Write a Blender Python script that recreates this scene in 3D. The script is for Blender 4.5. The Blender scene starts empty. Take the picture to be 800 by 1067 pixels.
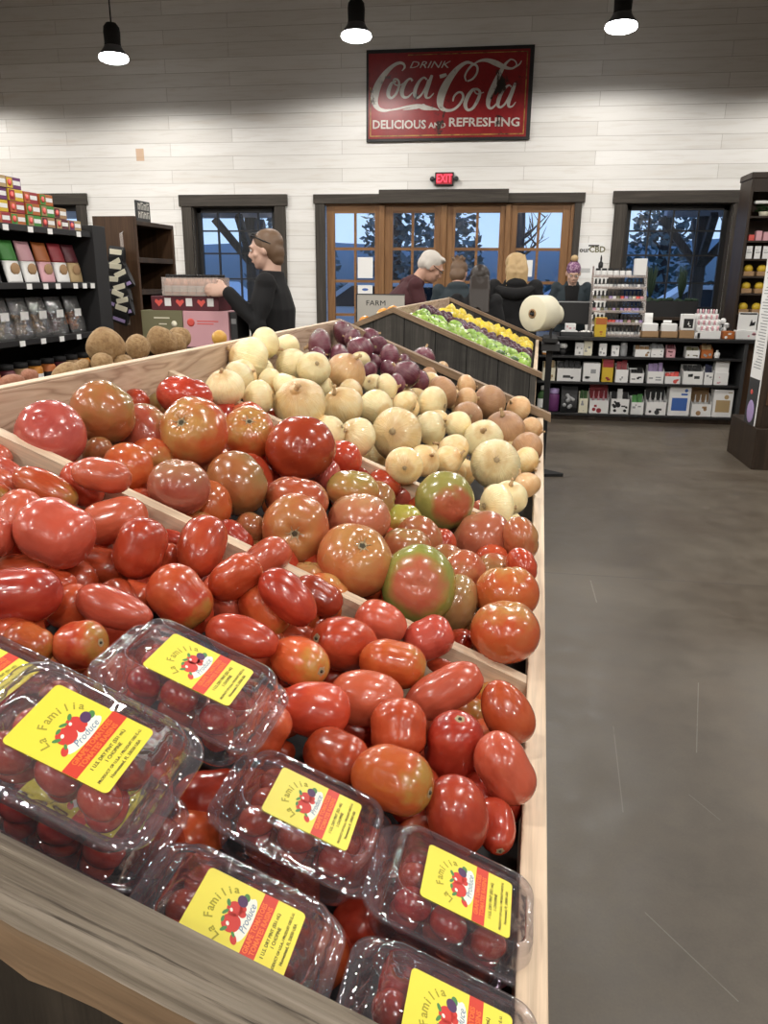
import bpy, bmesh, math, random
from mathutils import Vector, Matrix, Quaternion, Euler
random.seed(11)
SC = bpy.context.scene
COL = SC.collection
EYE = 1.42                                   # height of the photographer's camera
AX = math.radians(2.5)                       # the produce displays stand 2.5 degrees off the building's axis
UN = Vector((math.cos(AX), -math.sin(AX), 0)); VN = Vector((math.sin(AX), math.cos(AX), 0))
def BW(u, v, z):                             # display coordinates (across, along, height) -> world
    return UN * u + VN * v + Vector((0, 0, z))
BROT = Matrix.Rotation(-AX, 4, 'Z')
def R(d): return math.radians(d)

# ---------------------------------------------------------------- materials
def mat(name, col=(.5, .5, .5), rough=.5, spec=.5, metal=0, coat=0, emit=None, es=0, sss=0):
    m = bpy.data.materials.new(name); m.use_nodes = True
    b = m.node_tree.nodes['Principled BSDF']
    b.inputs['Base Color'].default_value = (*col[:3], 1)
    b.inputs['Roughness'].default_value = rough
    b.inputs['Specular IOR Level'].default_value = spec
    b.inputs['Metallic'].default_value = metal
    b.inputs['Coat Weight'].default_value = coat
    if coat: b.inputs['Coat Roughness'].default_value = .06
    if sss:
        b.inputs['Subsurface Weight'].default_value = sss
        b.inputs['Subsurface Radius'].default_value = (.02, .008, .004)
        b.inputs['Subsurface Scale'].default_value = .5
    if emit:
        b.inputs['Emission Color'].default_value = (*emit, 1); b.inputs['Emission Strength'].default_value = es
    return m
class NT:
    """small wrapper to write node graphs tersely"""
    def __init__(s, m): s.t = m.node_tree; s.b = s.t.nodes['Principled BSDF']
    def n(s, typ, **kw):
        o = s.t.nodes.new(typ)
        for k, v in kw.items(): setattr(o, k, v)
        return o
    def l(s, a, b): s.t.links.new(a, b)
    def coord(s, which='Object', scale=(1, 1, 1), rot=(0, 0, 0), loc=(0, 0, 0)):
        c = s.n('ShaderNodeTexCoord'); mp = s.n('ShaderNodeMapping')
        mp.inputs['Scale'].default_value = scale; mp.inputs['Rotation'].default_value = rot; mp.inputs['Location'].default_value = loc
        s.l(c.outputs[which], mp.inputs['Vector']); return mp.outputs['Vector']
    def pos(s): return s.n('ShaderNodeNewGeometry').outputs['Position']
    def noise(s, vec, scale=5, detail=3, rough=.5, dist=0):
        o = s.n('ShaderNodeTexNoise'); o.inputs['Scale'].default_value = scale; o.inputs['Detail'].default_value = detail
        o.inputs['Roughness'].default_value = rough; o.inputs['Distortion'].default_value = dist
        s.l(vec, o.inputs['Vector']); return o.outputs['Fac']
    def ramp(s, fac, stops, interp='LINEAR'):
        o = s.n('ShaderNodeValToRGB'); o.color_ramp.interpolation = interp
        e = o.color_ramp.elements
        while len(e) < len(stops): e.new(.5)
        for k, (p, c) in enumerate(stops):
            e[k].position = p; e[k].color = (*c, 1) if len(c) == 3 else c
        s.l(fac, o.inputs['Fac']); return o.outputs['Color']
    def mix(s, fac, a, b, mode='MIX'):
        o = s.n('ShaderNodeMix', data_type='RGBA', blend_type=mode)
        for sock, v in ((o.inputs[0], fac), (o.inputs[6], a), (o.inputs[7], b)):
            if isinstance(v, (int, float)): sock.default_value = v
            elif isinstance(v, tuple): sock.default_value = (*v, 1) if len(v) == 3 else v
            else: s.l(v, sock)
        return o.outputs[2]
    def math(s, op, a, b=0., c=None, clamp=False):
        o = s.n('ShaderNodeMath', operation=op); o.use_clamp = clamp
        for k, v in enumerate((a, b, c)):
            if v is None: continue
            if isinstance(v, (int, float)): o.inputs[k].default_value = v
            else: s.l(v, o.inputs[k])
        return o.outputs[0]
    def sep(s, vec):
        o = s.n('ShaderNodeSeparateXYZ'); s.l(vec, o.inputs[0]); return o.outputs
    def rand(s): return s.n('ShaderNodeObjectInfo').outputs['Random']
    def bump(s, h, strength=.2, dist=.01):
        o = s.n('ShaderNodeBump'); o.inputs['Strength'].default_value = strength; o.inputs['Distance'].default_value = dist
        s.l(h, o.inputs['Height']); s.l(o.outputs['Normal'], s.b.inputs['Normal'])
    def base(s, c): s.l(c, s.b.inputs['Base Color'])
    def rough(s, c): s.l(c, s.b.inputs['Roughness'])

# ---------------------------------------------------------------- mesh building
class MB:
    def __init__(s): s.v = []; s.f = []; s.m = []; s.sm = []
    def add(s, vs, fs, mi=0, smooth=False, M=None):
        b = len(s.v)
        s.v += [tuple(M @ Vector(p)) if M is not None else tuple(p) for p in vs]
        s.f += [tuple(b + i for i in f) for f in fs]; s.m += [mi] * len(fs); s.sm += [smooth] * len(fs)
        return s
    def box(s, lo, hi, c=0., mi=0, M=None):
        """axis-aligned box with chamfered edges"""
        c = min(c, .45 * min(hi[i] - lo[i] for i in range(3)))
        if c <= 0:
            x0, y0, z0 = lo; x1, y1, z1 = hi
            vs = [(x0,y0,z0),(x1,y0,z0),(x1,y1,z0),(x0,y1,z0),(x0,y0,z1),(x1,y0,z1),(x1,y1,z1),(x0,y1,z1)]
            return s.add(vs, [(0,3,2,1),(4,5,6,7),(0,1,5,4),(1,2,6,5),(2,3,7,6),(3,0,4,7)], mi, False, M)
        bm = bmesh.new(); bmesh.ops.create_cube(bm, size=1)
        for v in bm.verts: v.co = Vector([lo[i] + (v.co[i] + .5) * (hi[i] - lo[i]) for i in range(3)])
        bmesh.ops.bevel(bm, geom=bm.edges[:], offset=c, segments=2, affect='EDGES', profile=.5)
        bm.verts.index_update()
        s.add([v.co[:] for v in bm.verts], [[v.index for v in f.verts] for f in bm.faces], mi, False, M); bm.free(); return s
    def cbox(s, ctr, size, c=0., mi=0, M=None):
        return s.box([ctr[i] - size[i] / 2 for i in range(3)], [ctr[i] + size[i] / 2 for i in range(3)], c, mi, M)
    def prism(s, poly, z0, z1, mi=0, M=None, smooth=False):
        """polygon (x,y) swept from z0 to z1"""
        n = len(poly)
        vs = [(x, y, z0) for x, y in poly] + [(x, y, z1) for x, y in poly]
        fs = [tuple(range(n - 1, -1, -1)), tuple(range(n, 2 * n))] + [(i, (i + 1) % n, n + (i + 1) % n, n + i) for i in range(n)]
        return s.add(vs, fs, mi, smooth, M)
    def lathe(s, prof, n=20, mi=0, M=None, smooth=True, cap=True, fn=None):
        vs = []; fs = []
        for r, z in prof:
            for k in range(n):
                a = 2 * math.pi * k / n
                rr = r if fn is None else r * fn(a, z)
                vs.append((rr * math.cos(a), rr * math.sin(a), z))
        for i in range(len(prof) - 1):
            for k in range(n):
                k2 = (k + 1) % n; fs.append((i * n + k, i * n + k2, (i + 1) * n + k2, (i + 1) * n + k))
        if cap:
            fs.append(tuple(range(n - 1, -1, -1))); fs.append(tuple((len(prof) - 1) * n + k for k in range(n)))
        return s.add(vs, fs, mi, smooth, M)
    def tube(s, pts, rad, n=8, mi=0, M=None, smooth=True, flat=1.):
        pts = [Vector(p) for p in pts]; rs = rad if isinstance(rad, (list, tuple)) else [rad] * len(pts)
        vs = []; fs = []; up = Vector((0, 0, 1))
        for i, p in enumerate(pts):
            d = (pts[min(i + 1, len(pts) - 1)] - pts[max(i - 1, 0)]).normalized()
            if abs(d.dot(up)) > .95: up = Vector((1, 0, 0))
            a = d.cross(up).normalized(); b = a.cross(d).normalized()
            for k in range(n):
                t = 2 * math.pi * k / n; vs.append(tuple(p + a * (rs[i] * math.cos(t)) + b * (rs[i] * flat * math.sin(t))))
            up = b
        for i in range(len(pts) - 1):
            for k in range(n):
                k2 = (k + 1) % n; fs.append((i * n + k, i * n + k2, (i + 1) * n + k2, (i + 1) * n + k))
        fs.append(tuple(range(n - 1, -1, -1))); fs.append(tuple((len(pts) - 1) * n + k for k in range(n)))
        return s.add(vs, fs, mi, smooth, M)
    def ball(s, c, r, seg=14, rings=9, mi=0, M=None, fn=None):
        rr = (r, r, r) if isinstance(r, (int, float)) else r
        vs = [(c[0], c[1], c[2] - rr[2])]; fs = []
        for i in range(1, rings):
            th = math.pi * i / rings - math.pi / 2
            for k in range(seg):
                a = 2 * math.pi * k / seg
                q = Vector((math.cos(th) * math.cos(a), math.cos(th) * math.sin(a), math.sin(th)))
                if fn: q = q * fn(q)
                vs.append((c[0] + rr[0] * q.x, c[1] + rr[1] * q.y, c[2] + rr[2] * q.z))
        vs.append((c[0], c[1], c[2] + rr[2])); t = len(vs) - 1
        for k in range(seg):
            k2 = (k + 1) % seg
            fs.append((0, 1 + k2, 1 + k)); fs.append((t, t - seg + k, t - seg + k2))
            for i in range(rings - 2):
                a = 1 + i * seg; fs.append((a + k, a + k2, a + seg + k2, a + seg + k))
        return s.add(vs, fs, mi, True, M)
    def mesh(s, name, mats):
        me = bpy.data.meshes.new(name); me.from_pydata(s.v, [], s.f)
        for m in (mats if isinstance(mats, (list, tuple)) else [mats]): me.materials.append(m)
        me.polygons.foreach_set('material_index', s.m); me.polygons.foreach_set('use_smooth', s.sm); me.update(); return me
    def build(s, name, mats, parent=None, M=None):
        return link(name, s.mesh(name, mats), parent, M)
def link(name, data, parent=None, M=None):
    o = bpy.data.objects.new(name, data); COL.objects.link(o)
    if parent is not None: o.parent = parent
    if M is not None: o.matrix_local = M
    return o
def tag(o, label, cat, group=None):
    o['label'] = label; o['category'] = cat
    if group: o['group'] = group
    return o
def thing(name, label, cat, M=None, group=None):
    o = link(name, None, None, M); o.empty_display_size = .05; return tag(o, label, cat, group)
def struct(o): o['kind'] = 'structure'; return o
def T(x, y, z): return Matrix.Translation((x, y, z))
def copy_tree(o, M=None, label=None, group=None, parent=None):
    c = o.copy(); COL.objects.link(c)
    if parent is not None: c.parent = parent
    if M is not None: c.matrix_local = M
    if label: c['label'] = label
    if group: c['group'] = group
    for ch in [x for x in o.children]: copy_tree(ch, parent=c)
    return c
def text_mesh(body, size, M, depth=.0004, shear=0., align='CENTER', width=1., bold=0.):
    """lettering as mesh data (verts, faces) in the frame M"""
    cu = bpy.data.curves.new('lettering', 'FONT'); cu.body = body; cu.size = size; cu.resolution_u = 2
    cu.align_x = align; cu.align_y = 'CENTER'; cu.extrude = depth; cu.shear = shear; cu.offset = bold
    o = bpy.data.objects.new('lettering', cu); COL.objects.link(o)
    dg = bpy.context.evaluated_depsgraph_get(); me = bpy.data.meshes.new_from_object(o.evaluated_get(dg))
    S = M @ Matrix.Diagonal((width, 1, 1, 1))
    vs = [tuple(S @ v.co) for v in me.vertices]; fs = [tuple(p.vertices) for p in me.polygons]
    bpy.data.objects.remove(o); bpy.data.curves.remove(cu); bpy.data.meshes.remove(me)
    return vs, fs
FLOOR_SCRATCHES = [(.78, 2.68, .67, 2.22, .0016), (.43, 2.33, .40, 1.89, .0016), (.40, 1.53, .55, 1.32, .0014), (.49, 3.65, .49, 3.38, .003), (.60, 2.0, .66, 1.9, .001)]
FLOOR_JOINTS = [(-6, 3.75, 6, 3.70, .005), (2.06, 6.98, 2.6, 11, .006)]
LAMP_W = 112.
SPOT = 169.
SKY = 1.5
EXPO = 0.
# produce in display coordinates: kind, u, v, z relative to eye, half sizes, axis, scar, colour, buried, label
PROD = [
('r',-0.443,0.625,-0.236,0.0377,0.0319,0.92,0.06,-0.4,0,'pink',0,'pinkish plum tomato lying crosswise, ninth from the lip, third row past the packs'),
('r',-0.507,0.655,-0.242,0.0378,0.0255,-0.28,-0.33,-0.9,0,'pink',0,'pinkish plum tomato standing upright, tenth from the lip, third row past the packs'),
('r',-0.521,0.729,-0.224,0.0388,0.0189,0.92,0.06,-0.4,0,'orange',0,'orange-red plum tomato lying crosswise, fourteenth from the lip, fourth row past the packs'),
('r',-0.505,0.774,-0.23,0.0291,0.0198,0.68,-0.09,-0.73,0,'red',0,'red plum tomato lying crosswise, ninth from the lip, fifth row past the packs'),
('r',-0.466,0.752,-0.212,0.0336,0.019,0.98,0.14,-0.16,0,'pink',0,'pinkish plum tomato lying crosswise, twelfth from the lip, fourth row past the packs'),
('r',-0.443,0.727,-0.256,0.0396,0.0242,0.93,0.26,0.26,0,'pink',0,'pinkish plum tomato lying crosswise, eleventh from the lip, fourth row past the packs'),
('r',-0.384,0.675,-0.264,0.0328,0.0256,0.28,0.33,0.9,0,'red',0,'red plum tomato standing upright, seventh from the lip, third row past the packs'),
('r',-0.435,0.671,-0.286,0.0395,0.0219,0.98,0.15,-0.12,0,'deep',0,'dark red plum tomato lying crosswise, eighth from the lip, third row past the packs'),
('r',-0.48,0.733,-0.293,0.0249,0.0158,0.88,0.03,-0.47,0,'red',0,'red plum tomato lying crosswise, thirteenth from the lip, fourth row past the packs'),
('r',-0.492,0.6,-0.236,0.0208,0.019,0.98,0.19,0.01,0,'pink',0,'pinkish plum tomato lying crosswise, twelfth from the lip, second row past the packs'),
('r',-0.621,0.783,-0.205,0.0203,0.0167,0.94,0.08,-0.32,0,'pink',0,'pinkish plum tomato lying crosswise, eleventh from the lip, fifth row past the packs'),
('r',-0.592,0.766,-0.217,0.021,0.0129,0.88,0.03,-0.47,0,'pink',0,'pinkish plum tomato lying crosswise, tenth from the lip, fifth row past the packs'),
('r',-0.583,0.735,-0.226,0.0204,0.0181,0.79,-0.03,-0.61,0,'pink',0,'pinkish plum tomato lying crosswise, fifteenth from the lip, fourth row past the packs'),
('r',-0.413,0.525,-0.256,0.0363,0.0236,0.97,0.22,0.09,0,'red',0,'red plum tomato lying crosswise, ninth from the lip, first row past the packs'),
('r',-0.476,0.618,-0.272,0.0265,0.0137,0.98,0.14,-0.16,0,'red',0,'red plum tomato lying crosswise, eleventh from the lip, second row past the packs'),
('r',-0.437,0.611,-0.28,0.0193,0.0125,0.94,0.08,-0.32,0,'red',0,'red plum tomato lying crosswise, tenth from the lip, second row past the packs'),
('r',-0.396,0.566,-0.282,0.0225,0.018,0.65,0.34,0.68,0,'red',0,'red plum tomato lying crosswise, ninth from the lip, second row past the packs'),
('r',-0.349,0.563,-0.278,0.0353,0.0177,0.94,0.08,-0.32,0,'pink',0,'pinkish plum tomato lying crosswise, eighth from the lip, second row past the packs'),
('r',-0.378,0.648,-0.304,0.0191,0.0141,0.96,0.11,-0.24,0,'red',0,'red plum tomato lying crosswise, sixth from the lip, third row past the packs'),
('r',-0.387,0.496,-0.284,0.0211,0.0163,0.92,0.06,-0.4,0,'orange',0,'orange-red plum tomato lying crosswise, eighth from the lip, first row past the packs'),
('r',-0.351,0.509,-0.288,0.023,0.0197,0.96,-0.1,0.26,1,'orange',0,'orange-red plum tomato with stem scar, seventh from the lip, first row past the packs'),
('r',-0.347,0.743,-0.283,0.0372,0.0266,0.02,-0.8,-0.61,1,'red',0,'red plum tomato with stem scar, ninth from the lip, fourth row past the packs'),
('r',-0.357,0.853,-0.312,0.0276,0.0201,0.74,-0.06,-0.67,0,'deep',0,'dark red plum tomato lying crosswise, second from the lip, sixth row past the packs'),
('r',-0.405,0.784,-0.293,0.0188,0.0118,0.98,0.14,-0.16,0,'red',0,'red plum tomato lying crosswise, eighth from the lip, fifth row past the packs'),
('r',-0.387,0.736,-0.3,0.0201,0.0134,0.44,0.34,0.83,0,'red',0,'red plum tomato standing upright, tenth from the lip, fourth row past the packs'),
('r',-0.322,0.632,-0.294,0.0339,0.0271,0.68,-0.09,-0.73,0,'orange',0,'orange-red plum tomato lying crosswise, fifth from the lip, third row past the packs'),
('r',-0.314,0.714,-0.33,0.0292,0.0205,0.55,-0.15,-0.82,0,'pink',0,'pinkish plum tomato standing upright, eighth from the lip, fourth row past the packs'),
('r',-0.292,0.699,-0.298,0.0303,0.0209,0.77,0.32,0.56,0,'red',0,'red plum tomato lying crosswise, seventh from the lip, fourth row past the packs'),
('r',-0.295,0.802,-0.316,0.0319,0.0212,0.77,0.32,0.56,0,'pink',0,'pinkish plum tomato lying crosswise, seventh from the lip, fifth row past the packs'),
('r',-0.265,0.709,-0.335,0.032,0.0245,0.55,-0.15,-0.82,0,'orange',0,'orange-red plum tomato standing upright, sixth from the lip, fourth row past the packs'),
('r',-0.256,0.622,-0.325,0.0362,0.019,0.96,0.1,-0.27,0,'red',0,'red plum tomato lying crosswise, seventh from the lip, second row past the packs'),
('r',-0.235,0.696,-0.314,0.0362,0.0217,0.74,-0.06,-0.67,0,'deep',0,'dark red plum tomato lying crosswise, fourth from the lip, fourth row past the packs'),
('r',-0.222,0.761,-0.338,0.0302,0.019,0.88,0.03,-0.47,0,'deep',0,'dark red plum tomato lying crosswise, fifth from the lip, fifth row past the packs'),
('r',-0.224,0.761,-0.373,0.0204,0.0136,0.82,0.31,0.49,0,'red',0,'red plum tomato lying crosswise, sixth from the lip, fifth row past the packs'),
('r',-0.235,0.719,-0.368,0.0227,0.0152,0.98,0.14,-0.16,0,'red',0,'red plum tomato lying crosswise, fifth from the lip, fourth row past the packs'),
('r',-0.18,0.715,-0.37,0.0403,0.0288,-0.61,-0.67,0.43,1,'red',0,'red plum tomato with stem scar, second from the lip, fourth row past the packs'),
('r',-0.204,0.634,-0.352,0.0338,0.0241,0.82,-0.56,0.09,1,'orange',0,'orange-red plum tomato with stem scar, fourth from the lip, third row past the packs'),
('r',-0.193,0.711,-0.409,0.0151,0.014,0.98,0.19,0.01,0,'deep',0,'dark red plum tomato lying crosswise, third from the lip, fourth row past the packs'),
('r',-0.174,0.577,-0.365,0.033,0.025,-0.89,-0.36,0.28,1,'red',0,'red plum tomato with stem scar, fifth from the lip, second row past the packs'),
('r',-0.137,0.628,-0.378,0.0361,0.0266,0.98,0.17,-0.08,0,'pink',0,'pinkish plum tomato lying crosswise, third from the lip, third row past the packs'),
('r',-0.125,0.697,-0.377,0.0351,0.0248,0.98,0.14,-0.16,0,'orange',0,'orange-red plum tomato lying crosswise, first from the lip, fourth row past the packs'),
('r',-0.154,0.78,-0.373,0.0308,0.024,0.94,0.08,-0.32,0,'pink',0,'pinkish plum tomato lying crosswise, fourth from the lip, fifth row past the packs'),
('r',-0.102,0.797,-0.394,0.0301,0.0243,0.86,0.3,0.41,0,'pink',0,'pinkish plum tomato lying crosswise, third from the lip, fifth row past the packs'),
('r',-0.078,0.811,-0.433,0.0331,0.0166,0.96,0.11,-0.24,0,'red',0,'red plum tomato lying crosswise, second from the lip, fifth row past the packs'),
('r',-0.07,0.682,-0.394,0.0433,0.0222,0.84,0.3,0.46,0,'pink',0,'pinkish plum tomato lying crosswise, second from the lip, third row past the packs'),
('r',-0.1,0.593,-0.385,0.0271,0.0253,0.12,-0.59,-0.8,1,'red',0,'red plum tomato with stem scar, third from the lip, second row past the packs'),
('r',-0.05,0.608,-0.408,0.0349,0.0266,0.1,-0.13,0.99,1,'red',0,'red plum tomato with stem scar, second from the lip, second row past the packs'),
('r',-0.006,0.678,-0.407,0.0337,0.0238,0.55,-0.15,-0.82,0,'red',0,'red plum tomato standing upright, first from the lip, third row past the packs'),
('r',-0.022,0.859,-0.478,0.0274,0.0162,0.94,0.08,-0.32,0,'red',0,'red plum tomato lying crosswise, first from the lip, sixth row past the packs'),
('r',-0.046,0.767,-0.468,0.0204,0.0136,0.32,-0.22,-0.92,0,'red',0,'red plum tomato standing upright, first from the lip, fifth row past the packs'),
('r',-0.004,0.583,-0.405,0.0332,0.0227,0.52,-0.16,-0.84,0,'pink',0,'pinkish plum tomato standing upright, first from the lip, second row past the packs'),
('r',-0.04,0.52,-0.411,0.0323,0.025,0.32,-0.22,-0.92,0,'red',0,'red plum tomato standing upright, second from the lip, first row past the packs'),
('r',-0.01,0.542,-0.434,0.0246,0.0176,0.27,-0.94,-0.22,1,'red',0,'red plum tomato with stem scar, first from the lip, first row past the packs'),
('r',-0.092,0.515,-0.383,0.0345,0.0257,0.97,-0.26,0.01,1,'orange',0,'orange-red plum tomato with stem scar, fourth from the lip, first row past the packs'),
('r',-0.144,0.54,-0.384,0.0305,0.0212,0.9,-0.43,0.01,1,'deep',0,'dark red plum tomato with stem scar, fifth from the lip, first row past the packs'),
('r',-0.199,0.522,-0.355,0.024,0.0198,0.44,0.34,0.83,0,'red',0,'red plum tomato standing upright, sixth from the lip, first row past the packs'),
('r',-0.202,0.566,-0.405,0.0135,0.0099,0.94,0.08,-0.32,0,'deep',0,'dark red plum tomato lying crosswise, sixth from the lip, second row past the packs'),
('r',-0.077,0.533,-0.426,0.0176,0.0109,0.98,0.14,-0.16,0,'red',0,'red plum tomato lying crosswise, third from the lip, first row past the packs'),
('r',-0.144,0.618,-0.41,0.021,0.0124,0.96,0.11,-0.24,0,'deep',0,'dark red plum tomato lying crosswise, fourth from the lip, second row past the packs'),
('b',-0.593,0.852,-0.191,0.0443,0.039,-0.15,0.77,-0.63,0,'pink',0,'pinkish slicing tomato, thirteenth from the aisle lip in the first row of slicers'),
('b',-0.591,0.973,-0.183,0.0466,0.0405,0.24,0.86,0.45,0,'olive',0,'olive-brown slicing tomato, ninth from the aisle lip in the second row of slicers'),
('b',-0.651,1.176,-0.201,0.0236,0.0205,0.31,0.89,0.33,0,'red',0,'red slicing tomato, tenth from the aisle lip in the fourth row of slicers'),
('b',-0.56,1.031,-0.224,0.0462,0.0402,0.65,0.63,0.44,0,'pinkgreen',0,'pink and green slicing tomato, eighth from the aisle lip in the second row of slicers'),
('b',-0.578,1.207,-0.193,0.0476,0.0343,0.1,0.26,0.96,0,'red',0,'red slicing tomato, ninth from the aisle lip in the fourth row of slicers'),
('b',-0.63,1.242,-0.221,0.0389,0.0318,-0.04,0.08,1,0,'olive',0,'olive-brown slicing tomato, fifth from the aisle lip in the fifth row of slicers'),
('b',-0.479,1.022,-0.214,0.051,0.0449,-0.1,-0.85,0.51,1,'orange',0,'orange-red slicing tomato, seventh from the aisle lip in the second row of slicers'),
('b',-0.575,1.356,-0.232,0.0304,0.0247,-0.01,0.12,0.99,0,'red',0,'red slicing tomato, fourth from the aisle lip in the sixth row of slicers'),
('b',-0.457,1.179,-0.246,0.0464,0.0408,0.3,-0.62,0.73,1,'orange',0,'orange-red slicing tomato, eighth from the aisle lip in the fourth row of slicers'),
('b',-0.501,1.43,-0.267,0.0318,0.0238,-0.24,0.17,0.96,0,'red',0,'red slicing tomato, third from the aisle lip in the sixth row of slicers'),
('b',-0.363,1.161,-0.262,0.055,0.0484,-0.27,0.93,-0.26,0,'deep',0,'dark red slicing tomato, sixth from the aisle lip in the fourth row of slicers'),
('b',-0.333,1.319,-0.313,0.0365,0.0318,0.62,0.74,0.24,0,'red',0,'red slicing tomato, fourth from the aisle lip in the fifth row of slicers'),
('b',-0.514,0.892,-0.241,0.0355,0.0309,0.3,0.95,-0.01,0,'orange',0,'orange-red slicing tomato, eleventh from the aisle lip in the first row of slicers'),
('b',-0.576,0.926,-0.227,0.0205,0.0178,-0.72,0.46,0.52,0,'brown',0,'brown-green slicing tomato, twelfth from the aisle lip in the first row of slicers'),
('b',-0.426,0.856,-0.25,0.0388,0.0351,0.12,0.07,0.99,0,'pinkbrown',0,'pinkish brown slicing tomato, ninth from the aisle lip in the first row of slicers'),
('b',-0.394,0.963,-0.271,0.0457,0.0398,0.7,0.69,0.17,0,'brown',0,'brown-green slicing tomato, sixth from the aisle lip in the second row of slicers'),
('b',-0.417,1.177,-0.302,0.03,0.0233,-0.97,0.16,0.18,0,'deep',0,'dark red slicing tomato, seventh from the aisle lip in the fourth row of slicers'),
('b',-0.321,1.003,-0.301,0.0457,0.0329,0.14,0.16,0.98,0,'redbrown',0,'red-brown slicing tomato, fifth from the aisle lip in the second row of slicers'),
('b',-0.293,0.907,-0.312,0.0458,0.0403,0.27,-0.95,0.15,1,'tan',0,'tan-orange slicing tomato, sixth from the aisle lip in the first row of slicers'),
('b',-0.338,1.223,-0.323,0.0308,0.0223,-0.97,0.16,0.18,0,'pink',0,'pinkish slicing tomato, fifth from the aisle lip in the fourth row of slicers'),
('b',-0.272,1.142,-0.321,0.0431,0.0319,0.15,0.13,0.98,0,'olive',0,'olive-brown slicing tomato, fourth from the aisle lip in the fourth row of slicers'),
('b',-0.306,1.356,-0.349,0.0394,0.0284,0.15,0.14,0.98,0,'red',0,'red slicing tomato, second from the aisle lip in the sixth row of slicers'),
('b',-0.233,1.357,-0.383,0.0394,0.0337,-0.22,0.12,0.97,0,'pink',0,'pinkish slicing tomato, first from the aisle lip in the sixth row of slicers'),
('b',-0.256,1.316,-0.354,0.0327,0.0273,0.13,0.2,0.97,0,'red',0,'red slicing tomato, third from the aisle lip in the fifth row of slicers'),
('b',-0.238,1.034,-0.335,0.0482,0.0394,-0.1,0.11,0.99,0,'pinkbrown',0,'pinkish brown slicing tomato, second from the aisle lip in the third row of slicers'),
('b',-0.2,1.176,-0.379,0.0361,0.0312,-0.03,0.29,0.96,0,'yellowgreen',0,'yellow-green slicing tomato, third from the aisle lip in the fourth row of slicers'),
('b',-0.141,1.27,-0.366,0.0522,0.0459,-0.45,0.89,-0.05,0,'green',0,'green and red slicing tomato, second from the aisle lip in the fifth row of slicers'),
('b',-0.165,1.021,-0.364,0.0345,0.0259,0.03,0.23,0.97,0,'redtan',0,'red and tan slicing tomato, fourth from the aisle lip in the second row of slicers'),
('b',-0.135,1.155,-0.405,0.029,0.0258,-0.08,0.05,1,0,'red',0,'red slicing tomato, second from the aisle lip in the fourth row of slicers'),
('b',-0.208,0.882,-0.339,0.0481,0.0424,0.39,-0.52,0.76,1,'tan',0,'tan-orange slicing tomato, fourth from the aisle lip in the first row of slicers'),
('b',-0.127,0.885,-0.366,0.0492,0.0433,-0.13,0.93,-0.34,0,'greenred',0,'red-hearted green slicing tomato, third from the aisle lip in the first row of slicers'),
('b',-0.07,1.232,-0.42,0.0526,0.0457,-0.62,0.58,0.53,0,'pinkbrown',0,'pinkish brown slicing tomato, first from the aisle lip in the fifth row of slicers'),
('b',-0.083,1.014,-0.397,0.0341,0.0297,-0.65,0.75,0.08,0,'redtan',0,'red and tan slicing tomato, second from the aisle lip in the second row of slicers'),
('b',-0.086,0.943,-0.414,0.0416,0.0299,-0.97,0.16,0.18,0,'greentan',0,'greenish tan slicing tomato, third from the aisle lip in the second row of slicers'),
('b',-0.019,0.96,-0.399,0.0429,0.0375,-0.13,0.3,0.94,0,'orange',0,'orange-red slicing tomato, first from the aisle lip in the second row of slicers'),
('b',-0.016,0.844,-0.4,0.0419,0.0371,-0.02,0.17,0.99,0,'orange',0,'orange-red slicing tomato, first from the aisle lip in the first row of slicers'),
('b',-0.008,1.208,-0.405,0.0362,0.028,0.84,0.52,0.19,0,'redtan',0,'red and tan slicing tomato, first from the aisle lip in the fourth row of slicers'),
('b',-0.003,1.085,-0.406,0.0284,0.0209,0.84,0.52,0.19,0,'red',0,'red slicing tomato, first from the aisle lip in the third row of slicers'),
('b',-0.079,1.452,-0.435,0.0316,0.0237,0.09,0.18,0.98,0,'pink',0,'pinkish slicing tomato, first from the aisle lip in the seventh row of slicers'),
('b',-0.474,0.854,-0.27,0.0228,0.0165,0.04,0.19,0.98,0,'red',0,'red slicing tomato, tenth from the aisle lip in the first row of slicers'),
('b',-0.41,0.868,-0.3,0.0257,0.0185,0.12,0.26,0.96,0,'orange',0,'orange-red slicing tomato, eighth from the aisle lip in the first row of slicers'),
('b',-0.355,0.908,-0.316,0.0225,0.0196,0.57,0.77,0.28,0,'brown',0,'brown-green slicing tomato, seventh from the aisle lip in the first row of slicers'),
('b',-0.262,0.854,-0.354,0.025,0.018,-0.04,0.18,0.98,0,'redtan',0,'red and tan slicing tomato, fifth from the aisle lip in the first row of slicers'),
('b',-0.071,0.872,-0.431,0.0201,0.0151,-0.16,0.28,0.95,0,'deep',0,'dark red slicing tomato, second from the aisle lip in the first row of slicers'),
('o',-0.635,1.761,-0.149,0.0405,0.0357,0.8,0.49,-0.36,1,'W',0,'white onion, seventh from the aisle lip in the fourth row past the tomatoes'),
('o',-0.626,1.908,-0.169,0.0334,0.0308,-0.77,0.5,0.4,1,'W',0,'white onion, sixth from the aisle lip in the fifth row past the tomatoes'),
('o',-0.621,1.627,-0.172,0.0488,0.04,-0.79,-0.49,0.38,1,'W',0,'white onion, fifth from the aisle lip in the third row past the tomatoes'),
('o',-0.573,1.788,-0.204,0.0435,0.0411,-0.86,0.34,-0.39,1,'W',0,'white onion, sixth from the aisle lip in the fourth row past the tomatoes'),
('o',-0.512,1.755,-0.203,0.0402,0.0355,-0.47,0.76,-0.45,1,'W',0,'white onion, fifth from the aisle lip in the fourth row past the tomatoes'),
('o',-0.575,1.444,-0.19,0.0338,0.0259,0.82,0.39,0.42,1,'W',0,'white onion, ninth from the aisle lip in the first row past the tomatoes'),
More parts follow.
